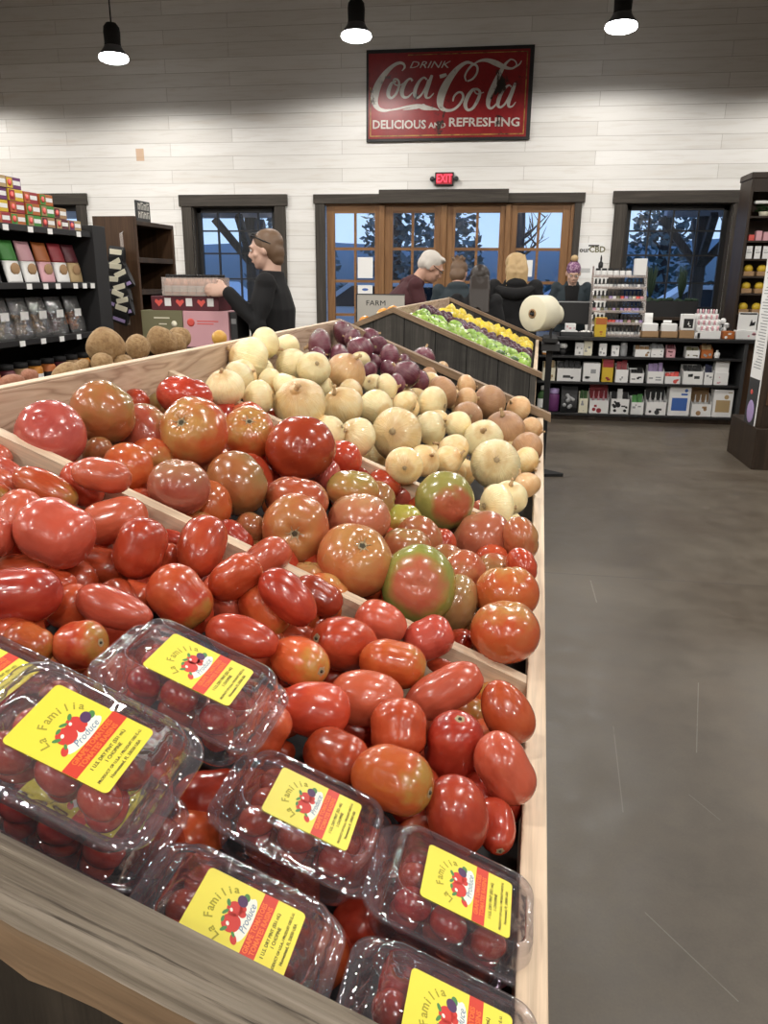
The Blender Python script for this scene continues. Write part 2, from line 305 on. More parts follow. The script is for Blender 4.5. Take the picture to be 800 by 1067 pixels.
('o',-0.554,1.321,-0.194,0.0367,0.0312,-0.01,-0.48,0.87,1,'W',0,'white onion, eighth from the aisle lip in the first row past the tomatoes'),
('o',-0.51,1.379,-0.216,0.0324,0.0267,-0.98,-0.14,-0.12,1,'W',0,'white onion, seventh from the aisle lip in the first row past the tomatoes'),
('o',-0.543,1.54,-0.205,0.0253,0.0232,-0.83,-0.54,-0.17,1,'W',0,'white onion, seventh from the aisle lip in the second row past the tomatoes'),
('o',-0.502,1.517,-0.218,0.0332,0.0249,0.82,0.27,0.51,1,'W',0,'white onion, sixth from the aisle lip in the second row past the tomatoes'),
('o',-0.444,1.422,-0.233,0.0526,0.0429,0.06,-0.7,0.71,1,'Y',0,'golden onion, sixth from the aisle lip in the first row past the tomatoes'),
('o',-0.475,1.914,-0.231,0.0512,0.0487,0.59,-0.2,0.78,1,'T',0,'tan onion, fifth from the aisle lip in the fifth row past the tomatoes'),
('o',-0.399,1.58,-0.262,0.045,0.0429,-0.23,-0.61,0.76,1,'Y',0,'golden onion, fifth from the aisle lip in the second row past the tomatoes'),
('o',-0.496,1.788,-0.249,0.0266,0.0218,-0.93,0.03,-0.37,1,'W',0,'white onion, fourth from the aisle lip in the fourth row past the tomatoes'),
('o',-0.43,2.049,-0.276,0.0301,0.0273,0.31,0.82,-0.48,1,'W',0,'white onion, third from the aisle lip in the sixth row past the tomatoes'),
('o',-0.378,1.958,-0.27,0.0365,0.0287,0.96,0.26,0.07,1,'W',0,'white onion, fourth from the aisle lip in the fifth row past the tomatoes'),
('o',-0.354,1.707,-0.28,0.0413,0.0344,0.75,-0.62,-0.23,1,'W',0,'white onion, fourth from the aisle lip in the third row past the tomatoes'),
('o',-0.27,1.517,-0.302,0.0533,0.0512,0.01,0.96,-0.28,1,'Y',0,'golden onion, fourth from the aisle lip in the second row past the tomatoes'),
('o',-0.328,1.411,-0.291,0.0386,0.0328,-0.42,-0.72,0.55,1,'W',0,'white onion, fourth from the aisle lip in the first row past the tomatoes'),
('o',-0.367,1.373,-0.273,0.0283,0.0245,-0.87,0.24,-0.42,1,'W',0,'white onion, fifth from the aisle lip in the first row past the tomatoes'),
('o',-0.22,1.317,-0.319,0.0342,0.027,-0.19,0.98,-0.08,1,'Y',0,'golden onion, third from the aisle lip in the first row past the tomatoes'),
('o',-0.204,1.457,-0.341,0.0316,0.0296,0.56,-0.62,0.55,1,'Y',0,'golden onion, third from the aisle lip in the second row past the tomatoes'),
('o',-0.167,1.532,-0.356,0.031,0.031,0.82,-0.22,0.53,1,'Y',0,'golden onion, second from the aisle lip in the second row past the tomatoes'),
('o',-0.313,1.871,-0.296,0.0324,0.0274,-0.9,0.22,0.38,1,'Y',0,'golden onion, third from the aisle lip in the fourth row past the tomatoes'),
('o',-0.263,2.017,-0.317,0.0481,0.0374,-0.95,0.31,0.06,1,'W',0,'white onion, third from the aisle lip in the fifth row past the tomatoes'),
('o',-0.23,1.746,-0.33,0.0397,0.035,-0.97,0.08,-0.21,1,'W',0,'white onion, third from the aisle lip in the third row past the tomatoes'),
('o',-0.183,1.901,-0.349,0.0353,0.0328,-0.78,-0.46,0.42,1,'W',0,'white onion, second from the aisle lip in the fifth row past the tomatoes'),
('o',-0.173,2.057,-0.353,0.0407,0.038,-0.31,0.93,-0.19,1,'B',0,'brown onion, second from the aisle lip in the sixth row past the tomatoes'),
('o',-0.137,2.424,-0.368,0.0537,0.0506,-0.64,-0.71,0.29,1,'B',0,'brown onion, second from the aisle lip in the eighth row past the tomatoes'),
('o',-0.049,2.538,-0.403,0.0428,0.0395,-0.59,-0.6,0.54,1,'T',0,'tan onion, first from the aisle lip in the eighth row past the tomatoes'),
('o',-0.076,2.109,-0.392,0.0554,0.0498,-0.1,-0.54,0.83,1,'B',0,'brown onion, first from the aisle lip in the sixth row past the tomatoes'),
('o',-0.007,2.639,-0.447,0.0308,0.0206,0.44,0.85,0.31,1,'T',0,'tan onion, first from the aisle lip in the ninth row past the tomatoes'),
('o',-0.004,2.212,-0.405,0.0317,0.0317,0.91,-0.36,-0.21,1,'T',0,'tan onion, first from the aisle lip in the seventh row past the tomatoes'),
('o',-0.01,1.927,-0.402,0.038,0.038,0.58,-0.49,-0.65,1,'B',0,'brown onion, first from the aisle lip in the fifth row past the tomatoes'),
('o',-0.264,2.236,-0.316,0.05,0.0353,0.71,0.61,0.35,1,'B',0,'brown onion, third from the aisle lip in the seventh row past the tomatoes'),
('o',-0.221,2.508,-0.333,0.0393,0.0294,0.96,0.27,0.07,1,'T',0,'tan onion, third from the aisle lip in the eighth row past the tomatoes'),
('o',-0.289,2.637,-0.333,0.031,0.0276,0.86,0.22,0.46,1,'T',0,'tan onion, second from the aisle lip in the ninth row past the tomatoes'),
('o',-0.332,2.764,-0.316,0.0361,0.0289,-0.99,0.1,0.13,1,'T',0,'tan onion, first from the aisle lip in the tenth row past the tomatoes'),
('o',-0.351,2.574,-0.308,0.027,0.027,-0.89,-0.27,-0.37,1,'B',0,'brown onion, third from the aisle lip in the ninth row past the tomatoes'),
('o',-0.199,2.277,-0.342,0.0388,0.0299,0.77,0.5,-0.39,1,'T',0,'tan onion, second from the aisle lip in the seventh row past the tomatoes'),
('o',-0.117,1.867,-0.375,0.0495,0.0445,-0,-0.8,0.6,1,'W',0,'white onion, second from the aisle lip in the fourth row past the tomatoes'),
('o',-0.073,1.623,-0.379,0.0541,0.0519,-0.09,0.91,-0.4,1,'W',0,'white onion, first from the aisle lip in the third row past the tomatoes'),
('o',-0.164,1.633,-0.357,0.0372,0.035,-0.91,-0.02,0.41,1,'Y',0,'golden onion, second from the aisle lip in the third row past the tomatoes'),
('o',-0.012,1.845,-0.418,0.0341,0.0292,0.76,-0.52,-0.39,1,'Y',0,'golden onion, first from the aisle lip in the fourth row past the tomatoes'),
('o',-0.003,1.556,-0.405,0.029,0.027,-0.57,0.33,0.75,1,'T',0,'tan onion, first from the aisle lip in the second row past the tomatoes'),
('o',-0.036,1.44,-0.401,0.0368,0.0329,0.08,-0.43,0.9,1,'W',0,'white onion, first from the aisle lip in the first row past the tomatoes'),
('o',-0.056,1.372,-0.4,0.0427,0.0279,0.83,0.54,-0.14,1,'W',0,'white onion, second from the aisle lip in the first row past the tomatoes'),
('o',-0.595,2.111,-0.182,0.0507,0.0338,-0.92,-0.39,-0,1,'R',0,'red onion, fourth up from the brown onions in the second row of red onions'),
('o',-0.624,2.492,-0.174,0.046,0.0329,0.87,0.32,0.38,1,'R',0,'red onion, fourth up from the brown onions in the fourth row of red onions'),
('o',-0.529,2.317,-0.209,0.0429,0.0398,-0.71,0.27,0.65,1,'R',0,'red onion, fourth up from the brown onions in the third row of red onions'),
('o',-0.566,2.626,-0.194,0.0345,0.031,0.81,0.39,0.44,1,'R',0,'red onion, third up from the brown onions in the fifth row of red onions'),
('o',-0.581,2.447,-0.185,0.0323,0.0258,-0.93,-0.31,0.21,1,'R',0,'red onion, third up from the brown onions in the fourth row of red onions'),
('o',-0.537,2.089,-0.205,0.0334,0.025,0.97,0.21,-0.08,1,'R',0,'red onion, third up from the brown onions in the second row of red onions'),
('o',-0.56,1.958,-0.196,0.0262,0.021,0.77,0.58,0.26,1,'R',0,'red onion, first up from the brown onions in the first row of red onions'),
('o',-0.457,2.406,-0.238,0.0443,0.0317,0.85,0.5,-0.14,1,'R',0,'red onion, second up from the brown onions in the fourth row of red onions'),
('o',-0.496,2.358,-0.249,0.0281,0.0281,-0.44,0.71,0.55,1,'R',0,'red onion, third up from the brown onions in the third row of red onions'),
('o',-0.474,2.202,-0.258,0.0293,0.0205,-0.92,0.28,0.27,1,'R',0,'red onion, second up from the brown onions in the second row of red onions'),
('o',-0.445,2.345,-0.27,0.0341,0.0279,0.76,0.51,0.39,1,'R',0,'red onion, second up from the brown onions in the third row of red onions'),
('o',-0.375,2.271,-0.271,0.0419,0.0389,-0.83,-0.21,0.52,1,'R',0,'red onion, first up from the brown onions in the third row of red onions'),
('o',-0.388,2.688,-0.266,0.0421,0.0421,0.14,0.5,0.85,1,'R',0,'red onion, first up from the brown onions in the sixth row of red onions'),
('o',-0.354,2.405,-0.306,0.0348,0.0285,-0.96,-0.13,-0.23,1,'R',0,'red onion, first up from the brown onions in the fourth row of red onions'),
('o',-0.394,2.197,-0.291,0.0321,0.0233,1,0.04,-0.07,1,'R',0,'red onion, first up from the brown onions in the second row of red onions'),
('o',-0.52,2.549,-0.212,0.0335,0.0234,0.2,0.97,0.14,1,'R',0,'red onion, second up from the brown onions in the fifth row of red onions'),
('o',-0.439,2.572,-0.272,0.0338,0.027,0.89,0.43,-0.16,1,'R',0,'red onion, first up from the brown onions in the fifth row of red onions'),
('r',-0.084,0.559,-0.421,0.0295,0.021,-0.84,-0.51,0.2,0,'deep',1,'plum tomato mostly covered by the other plum tomatoes'),
('r',-0.233,0.484,-0.395,0.0296,0.0212,0.95,0.31,0.04,0,'deep',1,'plum tomato mostly covered by the other plum tomatoes'),
('r',-0.366,0.738,-0.33,0.0304,0.0217,0.69,0.65,0.32,0,'red',1,'plum tomato mostly covered by the other plum tomatoes'),
('r',-0.027,0.789,-0.47,0.0303,0.0217,0.08,-0.07,0.99,0,'orange',1,'plum tomato mostly covered by the other plum tomatoes'),
('r',-0.017,0.595,-0.45,0.0335,0.024,-0.71,-0.49,0.51,0,'red',1,'plum tomato mostly covered by the other plum tomatoes'),
('r',-0.169,0.479,-0.429,0.0322,0.023,0.98,0.13,-0.13,0,'red',1,'plum tomato mostly covered by the other plum tomatoes'),
('r',-0.267,0.704,-0.371,0.0311,0.0222,-0.77,0.62,-0.15,0,'orange',1,'plum tomato mostly covered by the other plum tomatoes'),
('r',-0.432,0.668,-0.313,0.0337,0.0241,-0.36,-0.86,0.35,0,'red',1,'plum tomato mostly covered by the other plum tomatoes'),
('r',-0.47,0.718,-0.296,0.0291,0.0208,0.95,0.07,0.29,0,'deep',1,'plum tomato mostly covered by the other plum tomatoes'),
('r',-0.384,0.623,-0.302,0.029,0.0207,0.61,-0.79,-0.06,0,'deep',1,'plum tomato mostly covered by the other plum tomatoes'),
('r',-0.41,0.597,-0.345,0.0331,0.0236,-0.56,-0.75,-0.37,0,'orange',1,'plum tomato mostly covered by the other plum tomatoes'),
('r',-0.257,0.659,-0.368,0.0306,0.0219,0.96,0.26,0.07,0,'orange',1,'plum tomato mostly covered by the other plum tomatoes'),
('r',-0.083,0.625,-0.451,0.029,0.0207,0.42,-0.91,-0.03,0,'orange',1,'plum tomato mostly covered by the other plum tomatoes'),
('r',-0.413,0.718,-0.332,0.0287,0.0205,-0.2,0.98,0.05,0,'deep',1,'plum tomato mostly covered by the other plum tomatoes'),
('r',-0.247,0.71,-0.403,0.031,0.0221,0.19,-0.97,0.12,0,'deep',1,'plum tomato mostly covered by the other plum tomatoes'),
('r',-0.469,0.604,-0.31,0.0286,0.0205,0.97,0.23,0.08,0,'deep',1,'plum tomato mostly covered by the other plum tomatoes'),
('r',-0.028,0.71,-0.463,0.0299,0.0213,0.38,-0.92,0.1,0,'orange',1,'plum tomato mostly covered by the other plum tomatoes'),
('r',-0.349,0.545,-0.34,0.0293,0.0209,0.26,0.96,0.12,0,'red',1,'plum tomato mostly covered by the other plum tomatoes'),
('r',-0.057,0.548,-0.451,0.0304,0.0217,0.81,-0.59,0.05,0,'red',1,'plum tomato mostly covered by the other plum tomatoes'),
('r',-0.439,0.64,-0.293,0.0328,0.0234,-0.66,0.74,0.13,0,'deep',1,'plum tomato mostly covered by the other plum tomatoes'),
('r',-0.241,0.602,-0.413,0.0331,0.0236,-0.98,-0.2,0,0,'red',1,'plum tomato mostly covered by the other plum tomatoes'),
('r',-0.294,0.5,-0.388,0.0323,0.023,0.14,0.95,0.29,0,'red',1,'plum tomato mostly covered by the other plum tomatoes'),
('r',-0.118,0.477,-0.428,0.0318,0.0227,-0.89,-0.08,-0.45,0,'red',1,'plum tomato mostly covered by the other plum tomatoes'),
('r',-0.127,0.59,-0.43,0.0322,0.023,-0.97,-0.14,0.18,0,'red',1,'plum tomato mostly covered by the other plum tomatoes'),
('r',-0.245,0.755,-0.36,0.0307,0.0219,0.77,0.64,-0.05,0,'orange',1,'plum tomato mostly covered by the other plum tomatoes'),
('r',-0.585,0.719,-0.24,0.0338,0.0241,0.78,-0.59,0.22,0,'orange',1,'plum tomato mostly covered by the other plum tomatoes'),
('r',-0.326,0.5,-0.38,0.0303,0.0216,-0.95,0.16,-0.28,0,'orange',1,'plum tomato mostly covered by the other plum tomatoes'),
('r',-0.207,0.595,-0.387,0.0313,0.0224,0.26,0.96,-0.1,0,'orange',1,'plum tomato mostly covered by the other plum tomatoes'),
('r',-0.031,0.495,-0.481,0.0294,0.021,-0.53,-0.79,-0.29,0,'orange',1,'plum tomato mostly covered by the other plum tomatoes'),
('r',-0.367,0.61,-0.337,0.0335,0.0239,-0.93,-0.24,0.28,0,'deep',1,'plum tomato mostly covered by the other plum tomatoes'),
('r',-0.094,0.683,-0.422,0.0296,0.0212,-0.33,-0.94,-0.09,0,'red',1,'plum tomato mostly covered by the other plum tomatoes'),
('r',-0.206,0.507,-0.415,0.0304,0.0217,0.13,0.16,-0.98,0,'red',1,'plum tomato mostly covered by the other plum tomatoes'),
('r',-0.4,0.739,-0.345,0.0302,0.0216,-0.83,0.44,0.34,0,'red',1,'plum tomato mostly covered by the other plum tomatoes'),
('r',-0.475,0.781,-0.297,0.0284,0.0203,0.99,-0.12,0.01,0,'deep',1,'plum tomato mostly covered by the other plum tomatoes'),
('r',-0.068,0.519,-0.442,0.0307,0.022,-0,1,-0.07,0,'orange',1,'plum tomato mostly covered by the other plum tomatoes'),
('r',-0.382,0.533,-0.356,0.0304,0.0217,1,0.01,0.06,0,'deep',1,'plum tomato mostly covered by the other plum tomatoes'),
('r',-0.329,0.662,-0.324,0.0297,0.0212,0.68,-0.72,-0.13,0,'red',1,'plum tomato mostly covered by the other plum tomatoes'),
('r',-0.169,0.514,-0.42,0.0324,0.0231,0.97,0.05,-0.23,0,'orange',1,'plum tomato mostly covered by the other plum tomatoes'),
('r',-0.414,0.517,-0.289,0.0298,0.0213,-0.16,0.99,-0.01,0,'red',1,'plum tomato mostly covered by the other plum tomatoes'),
('r',-0.236,0.598,-0.384,0.0297,0.0212,-0.68,-0.15,0.71,0,'orange',1,'plum tomato mostly covered by the other plum tomatoes'),
('r',-0.053,0.746,-0.46,0.0316,0.0225,0.77,-0.55,0.32,0,'orange',1,'plum tomato mostly covered by the other plum tomatoes'),
('r',-0.244,0.543,-0.359,0.029,0.0207,0.92,0.39,0.08,0,'red',1,'plum tomato mostly covered by the other plum tomatoes'),
('r',-0.237,0.463,-0.413,0.0305,0.0226,0.14,0.98,-0.11,0,'orange',1,'plum tomato mostly covered by the other plum tomatoes'),
('r',-0.182,0.419,-0.444,0.0275,0.0204,-0.31,0.94,-0.13,0,'deep',1,'plum tomato mostly covered by the other plum tomatoes'),
('r',-0.282,0.46,-0.384,0.0279,0.0207,0.89,0.45,0.02,0,'red',1,'plum tomato mostly covered by the other plum tomatoes'),
('r',-0.169,0.514,-0.449,0.0274,0.0203,0.49,0.87,-0,0,'red',1,'plum tomato mostly covered by the other plum tomatoes'),
('r',-0.318,0.408,-0.393,0.0266,0.0197,-0.01,-0.2,-0.98,0,'red',1,'plum tomato mostly covered by the other plum tomatoes'),
('r',-0.023,0.514,-0.502,0.0267,0.0197,0.96,0.07,-0.25,0,'deep',1,'plum tomato mostly covered by the other plum tomatoes'),
('r',-0.028,0.469,-0.499,0.0276,0.0204,0.6,-0.07,-0.8,0,'red',1,'plum tomato mostly covered by the other plum tomatoes'),
('r',-0.26,0.43,-0.401,0.0299,0.0221,-0.92,-0.04,0.38,0,'red',1,'plum tomato mostly covered by the other plum tomatoes'),
('r',-0.067,0.458,-0.488,0.0307,0.0228,-0.66,-0.69,-0.3,0,'deep',1,'plum tomato mostly covered by the other plum tomatoes'),
('r',-0.027,0.434,-0.503,0.0307,0.0227,0.5,0.55,-0.67,0,'red',1,'plum tomato mostly covered by the other plum tomatoes'),
('r',-0.157,0.458,-0.447,0.0281,0.0208,0.01,0.1,1,0,'red',1,'plum tomato mostly covered by the other plum tomatoes'),
('r',-0.121,0.427,-0.467,0.0262,0.0194,-0.55,-0.83,-0.01,0,'red',1,'plum tomato mostly covered by the other plum tomatoes'),
('r',-0.073,0.487,-0.47,0.0289,0.0214,0.97,0.02,-0.23,0,'red',1,'plum tomato mostly covered by the other plum tomatoes'),
('r',-0.13,0.402,-0.447,0.0313,0.0232,-1,0.06,0.07,0,'orange',1,'plum tomato mostly covered by the other plum tomatoes'),
('r',-0.097,0.504,-0.483,0.0304,0.0225,0.91,0.42,-0.03,0,'orange',1,'plum tomato mostly covered by the other plum tomatoes'),
('r',-0.099,0.452,-0.462,0.0294,0.0218,0.4,0.89,-0.21,0,'red',1,'plum tomato mostly covered by the other plum tomatoes'),
('b',-0.217,0.968,-0.412,0.0345,0.03,0.08,0.79,0.61,0,'red',1,'slicing tomato mostly covered by the other slicing tomatoes'),
('b',-0.604,1.075,-0.233,0.0353,0.0307,-0.8,0.52,0.29,0,'brown',1,'slicing tomato mostly covered by the other slicing tomatoes'),
('b',-0.044,1.118,-0.436,0.0344,0.0299,-0.16,-0.98,0.1,0,'redtan',1,'slicing tomato mostly covered by the other slicing tomatoes'),
('b',-0.307,0.85,-0.351,0.0381,0.0332,-0.84,0.51,-0.19,0,'red',1,'slicing tomato mostly covered by the other slicing tomatoes'),
('b',-0.258,0.894,-0.375,0.0372,0.0323,0.96,0.26,0.06,0,'red',1,'slicing tomato mostly covered by the other slicing tomatoes'),
('b',-0.049,0.958,-0.468,0.0352,0.0306,-0.98,0.05,0.19,0,'redtan',1,'slicing tomato mostly covered by the other slicing tomatoes'),
('b',-0.528,0.978,-0.251,0.0357,0.0311,0.58,-0.76,-0.28,0,'orange',1,'slicing tomato mostly covered by the other slicing tomatoes'),
('b',-0.405,0.897,-0.284,0.0325,0.0282,-0.96,-0.21,-0.19,0,'orange',1,'slicing tomato mostly covered by the other slicing tomatoes'),
('b',-0.476,1.067,-0.278,0.0357,0.031,-0.67,0.71,-0.2,0,'redtan',1,'slicing tomato mostly covered by the other slicing tomatoes'),
('b',-0.501,1.293,-0.245,0.0345,0.03,0.41,-0.67,0.62,0,'red',1,'slicing tomato mostly covered by the other slicing tomatoes'),
('b',-0.61,0.865,-0.247,0.0388,0.0337,-0.37,0.9,0.23,0,'redtan',1,'slicing tomato mostly covered by the other slicing tomatoes'),
('b',-0.137,0.936,-0.44,0.0341,0.0297,0.32,0.93,0.16,0,'brown',1,'slicing tomato mostly covered by the other slicing tomatoes'),
('b',-0.492,1.156,-0.3,0.0355,0.0309,-1,-0.01,-0.01,0,'orange',1,'slicing tomato mostly covered by the other slicing tomatoes'),
('b',-0.554,0.843,-0.266,0.0348,0.0303,0.92,-0.26,0.28,0,'redtan',1,'slicing tomato mostly covered by the other slicing tomatoes'),
('b',-0.301,0.989,-0.367,0.0338,0.0294,-0.86,0.43,-0.27,0,'brown',1,'slicing tomato mostly covered by the other slicing tomatoes'),
('b',-0.211,1.113,-0.403,0.0371,0.0323,0.54,0.49,0.69,0,'red',1,'slicing tomato mostly covered by the other slicing tomatoes'),
('b',-0.163,1.127,-0.39,0.0383,0.0333,0.42,0.9,0.16,0,'redtan',1,'slicing tomato mostly covered by the other slicing tomatoes'),
('b',-0.378,1.287,-0.347,0.0347,0.0302,0.9,-0.29,-0.32,0,'red',1,'slicing tomato mostly covered by the other slicing tomatoes'),
('b',-0.379,1.12,-0.34,0.0374,0.0325,-0.05,0.99,0.16,0,'orange',1,'slicing tomato mostly covered by the other slicing tomatoes'),
('b',-0.047,1.179,-0.445,0.037,0.0322,0.86,0.15,0.49,0,'red',1,'slicing tomato mostly covered by the other slicing tomatoes'),
('b',-0.452,1.325,-0.298,0.0355,0.0309,0.57,-0.78,0.27,0,'brown',1,'slicing tomato mostly covered by the other slicing tomatoes'),
('b',-0.242,1.174,-0.351,0.0376,0.0327,0.97,0.18,-0.14,0,'brown',1,'slicing tomato mostly covered by the other slicing tomatoes'),
('b',-0.352,0.898,-0.355,0.0325,0.0283,0.22,-0.88,0.41,0,'redtan',1,'slicing tomato mostly covered by the other slicing tomatoes'),
('b',-0.18,1.319,-0.403,0.0356,0.031,-0.1,-0.85,-0.52,0,'red',1,'slicing tomato mostly covered by the other slicing tomatoes'),
('b',-0.233,0.823,-0.372,0.038,0.0331,0.67,0.49,0.55,0,'orange',1,'slicing tomato mostly covered by the other slicing tomatoes'),
('b',-0.239,1.08,-0.369,0.0368,0.032,-0.99,-0.13,0.06,0,'red',1,'slicing tomato mostly covered by the other slicing tomatoes'),
('b',-0.103,1.3,-0.421,0.0329,0.0286,0.61,-0.34,0.72,0,'redtan',1,'slicing tomato mostly covered by the other slicing tomatoes'),
('b',-0.045,0.825,-0.46,0.0338,0.0294,0.94,-0.31,-0.15,0,'redtan',1,'slicing tomato mostly covered by the other slicing tomatoes'),
('b',-0.166,0.972,-0.423,0.0345,0.0301,0.94,-0.13,-0.33,0,'orange',1,'slicing tomato mostly covered by the other slicing tomatoes'),
('b',-0.465,0.841,-0.31,0.0362,0.0315,0.1,-0.96,-0.27,0,'red',1,'slicing tomato mostly covered by the other slicing tomatoes'),
('b',-0.553,1.311,-0.251,0.0373,0.0324,-0.71,-0.7,-0.09,0,'red',1,'slicing tomato mostly covered by the other slicing tomatoes'),
('b',-0.317,1.284,-0.373,0.0342,0.0298,-0.7,-0.71,0.01,0,'red',1,'slicing tomato mostly covered by the other slicing tomatoes'),
('b',-0.43,1.111,-0.3,0.0375,0.0326,-0.8,-0.42,-0.43,0,'red',1,'slicing tomato mostly covered by the other slicing tomatoes'),
('b',-0.111,1.053,-0.408,0.0379,0.033,-0.71,-0.7,-0.07,0,'brown',1,'slicing tomato mostly covered by the other slicing tomatoes'),
('b',-0.36,0.817,-0.344,0.0351,0.0305,-0.65,0.69,0.32,0,'redtan',1,'slicing tomato mostly covered by the other slicing tomatoes'),
('o',-0.385,2.27,-0.344,0.0371,0.0323,0.49,-0.87,0.09,0,'Y',1,'onion mostly covered by the other pale onions'),
('o',-0.396,1.422,-0.289,0.036,0.0313,-0.71,-0.67,-0.21,0,'Y',1,'onion mostly covered by the other pale onions'),
('o',-0.17,1.66,-0.411,0.0349,0.0303,-0.75,0.6,-0.29,0,'Y',1,'onion mostly covered by the other pale onions'),
('o',-0.21,2.329,-0.379,0.0365,0.0318,0.54,-0.79,-0.29,0,'Y',1,'onion mostly covered by the other pale onions'),
('o',-0.388,2.015,-0.315,0.0335,0.0292,-0.96,-0.25,0.12,0,'W',1,'onion mostly covered by the other pale onions'),
('o',-0.226,1.735,-0.399,0.0365,0.0317,0.79,-0.61,-0.08,0,'Y',1,'onion mostly covered by the other pale onions'),
('o',-0.254,2.422,-0.362,0.0333,0.0289,-0.93,0.36,0.06,0,'Y',1,'onion mostly covered by the other pale onions'),
('o',-0.041,1.515,-0.482,0.0368,0.032,-0.61,-0.78,0.15,0,'W',1,'onion mostly covered by the other pale onions'),
('o',-0.335,2.504,-0.321,0.0333,0.029,-0.53,-0.68,-0.5,0,'Y',1,'onion mostly covered by the other pale onions'),
('o',-0.051,2.073,-0.449,0.0353,0.0307,-0.81,-0.27,0.52,0,'Y',1,'onion mostly covered by the other pale onions'),
('o',-0.358,2.355,-0.351,0.0341,0.0297,-0.2,-0.3,-0.93,0,'Y',1,'onion mostly covered by the other pale onions'),
('o',-0.418,1.816,-0.321,0.0361,0.0314,0.93,-0.32,-0.19,0,'Y',1,'onion mostly covered by the other pale onions'),
('o',-0.555,1.51,-0.244,0.0343,0.0299,-0.11,0.97,-0.23,0,'Y',1,'onion mostly covered by the other pale onions'),
('o',-0.156,1.751,-0.433,0.0348,0.0303,-0.52,0.85,-0.09,0,'Y',1,'onion mostly covered by the other pale onions'),
('o',-0.345,2.12,-0.335,0.0347,0.0302,0.81,-0.56,0.15,0,'Y',1,'onion mostly covered by the other pale onions'),
('o',-0.32,1.941,-0.318,0.0332,0.0289,0.15,0.95,-0.29,0,'Y',1,'onion mostly covered by the other pale onions'),
('o',-0.243,1.928,-0.353,0.0381,0.0332,0.48,0.4,-0.78,0,'Y',1,'onion mostly covered by the other pale onions'),
('o',-0.513,1.898,-0.276,0.0332,0.0289,0.7,0.6,0.4,0,'Y',1,'onion mostly covered by the other pale onions'),
('o',-0.625,1.698,-0.209,0.0379,0.0329,0.42,0.86,0.31,0,'W',1,'onion mostly covered by the other pale onions'),
('o',-0.482,2.057,-0.268,0.0326,0.0284,-0.32,-0.93,-0.2,0,'Y',1,'onion mostly covered by the other pale onions'),
('o',-0.287,2.057,-0.382,0.0361,0.0314,-0.67,-0.63,0.39,0,'W',1,'onion mostly covered by the other pale onions'),
('o',-0.548,1.685,-0.248,0.0383,0.0333,-0.59,-0.68,-0.44,0,'Y',1,'onion mostly covered by the other pale onions'),
('o',-0.52,2.274,-0.238,0.0326,0.0284,-0.52,0.59,0.61,0,'W',1,'onion mostly covered by the other pale onions'),
('o',-0.605,1.541,-0.202,0.038,0.033,-0.96,-0.26,-0.13,0,'Y',1,'onion mostly covered by the other pale onions'),
('o',-0.067,1.712,-0.465,0.035,0.0304,-0.58,0.69,-0.43,0,'Y',1,'onion mostly covered by the other pale onions'),
('o',-0.329,1.578,-0.364,0.0335,0.0291,-0.88,-0.46,0.1,0,'Y',1,'onion mostly covered by the other pale onions'),
('o',-0.445,1.837,-0.27,0.0354,0.0308,0.99,-0.15,0.03,0,'Y',1,'onion mostly covered by the other pale onions'),
]
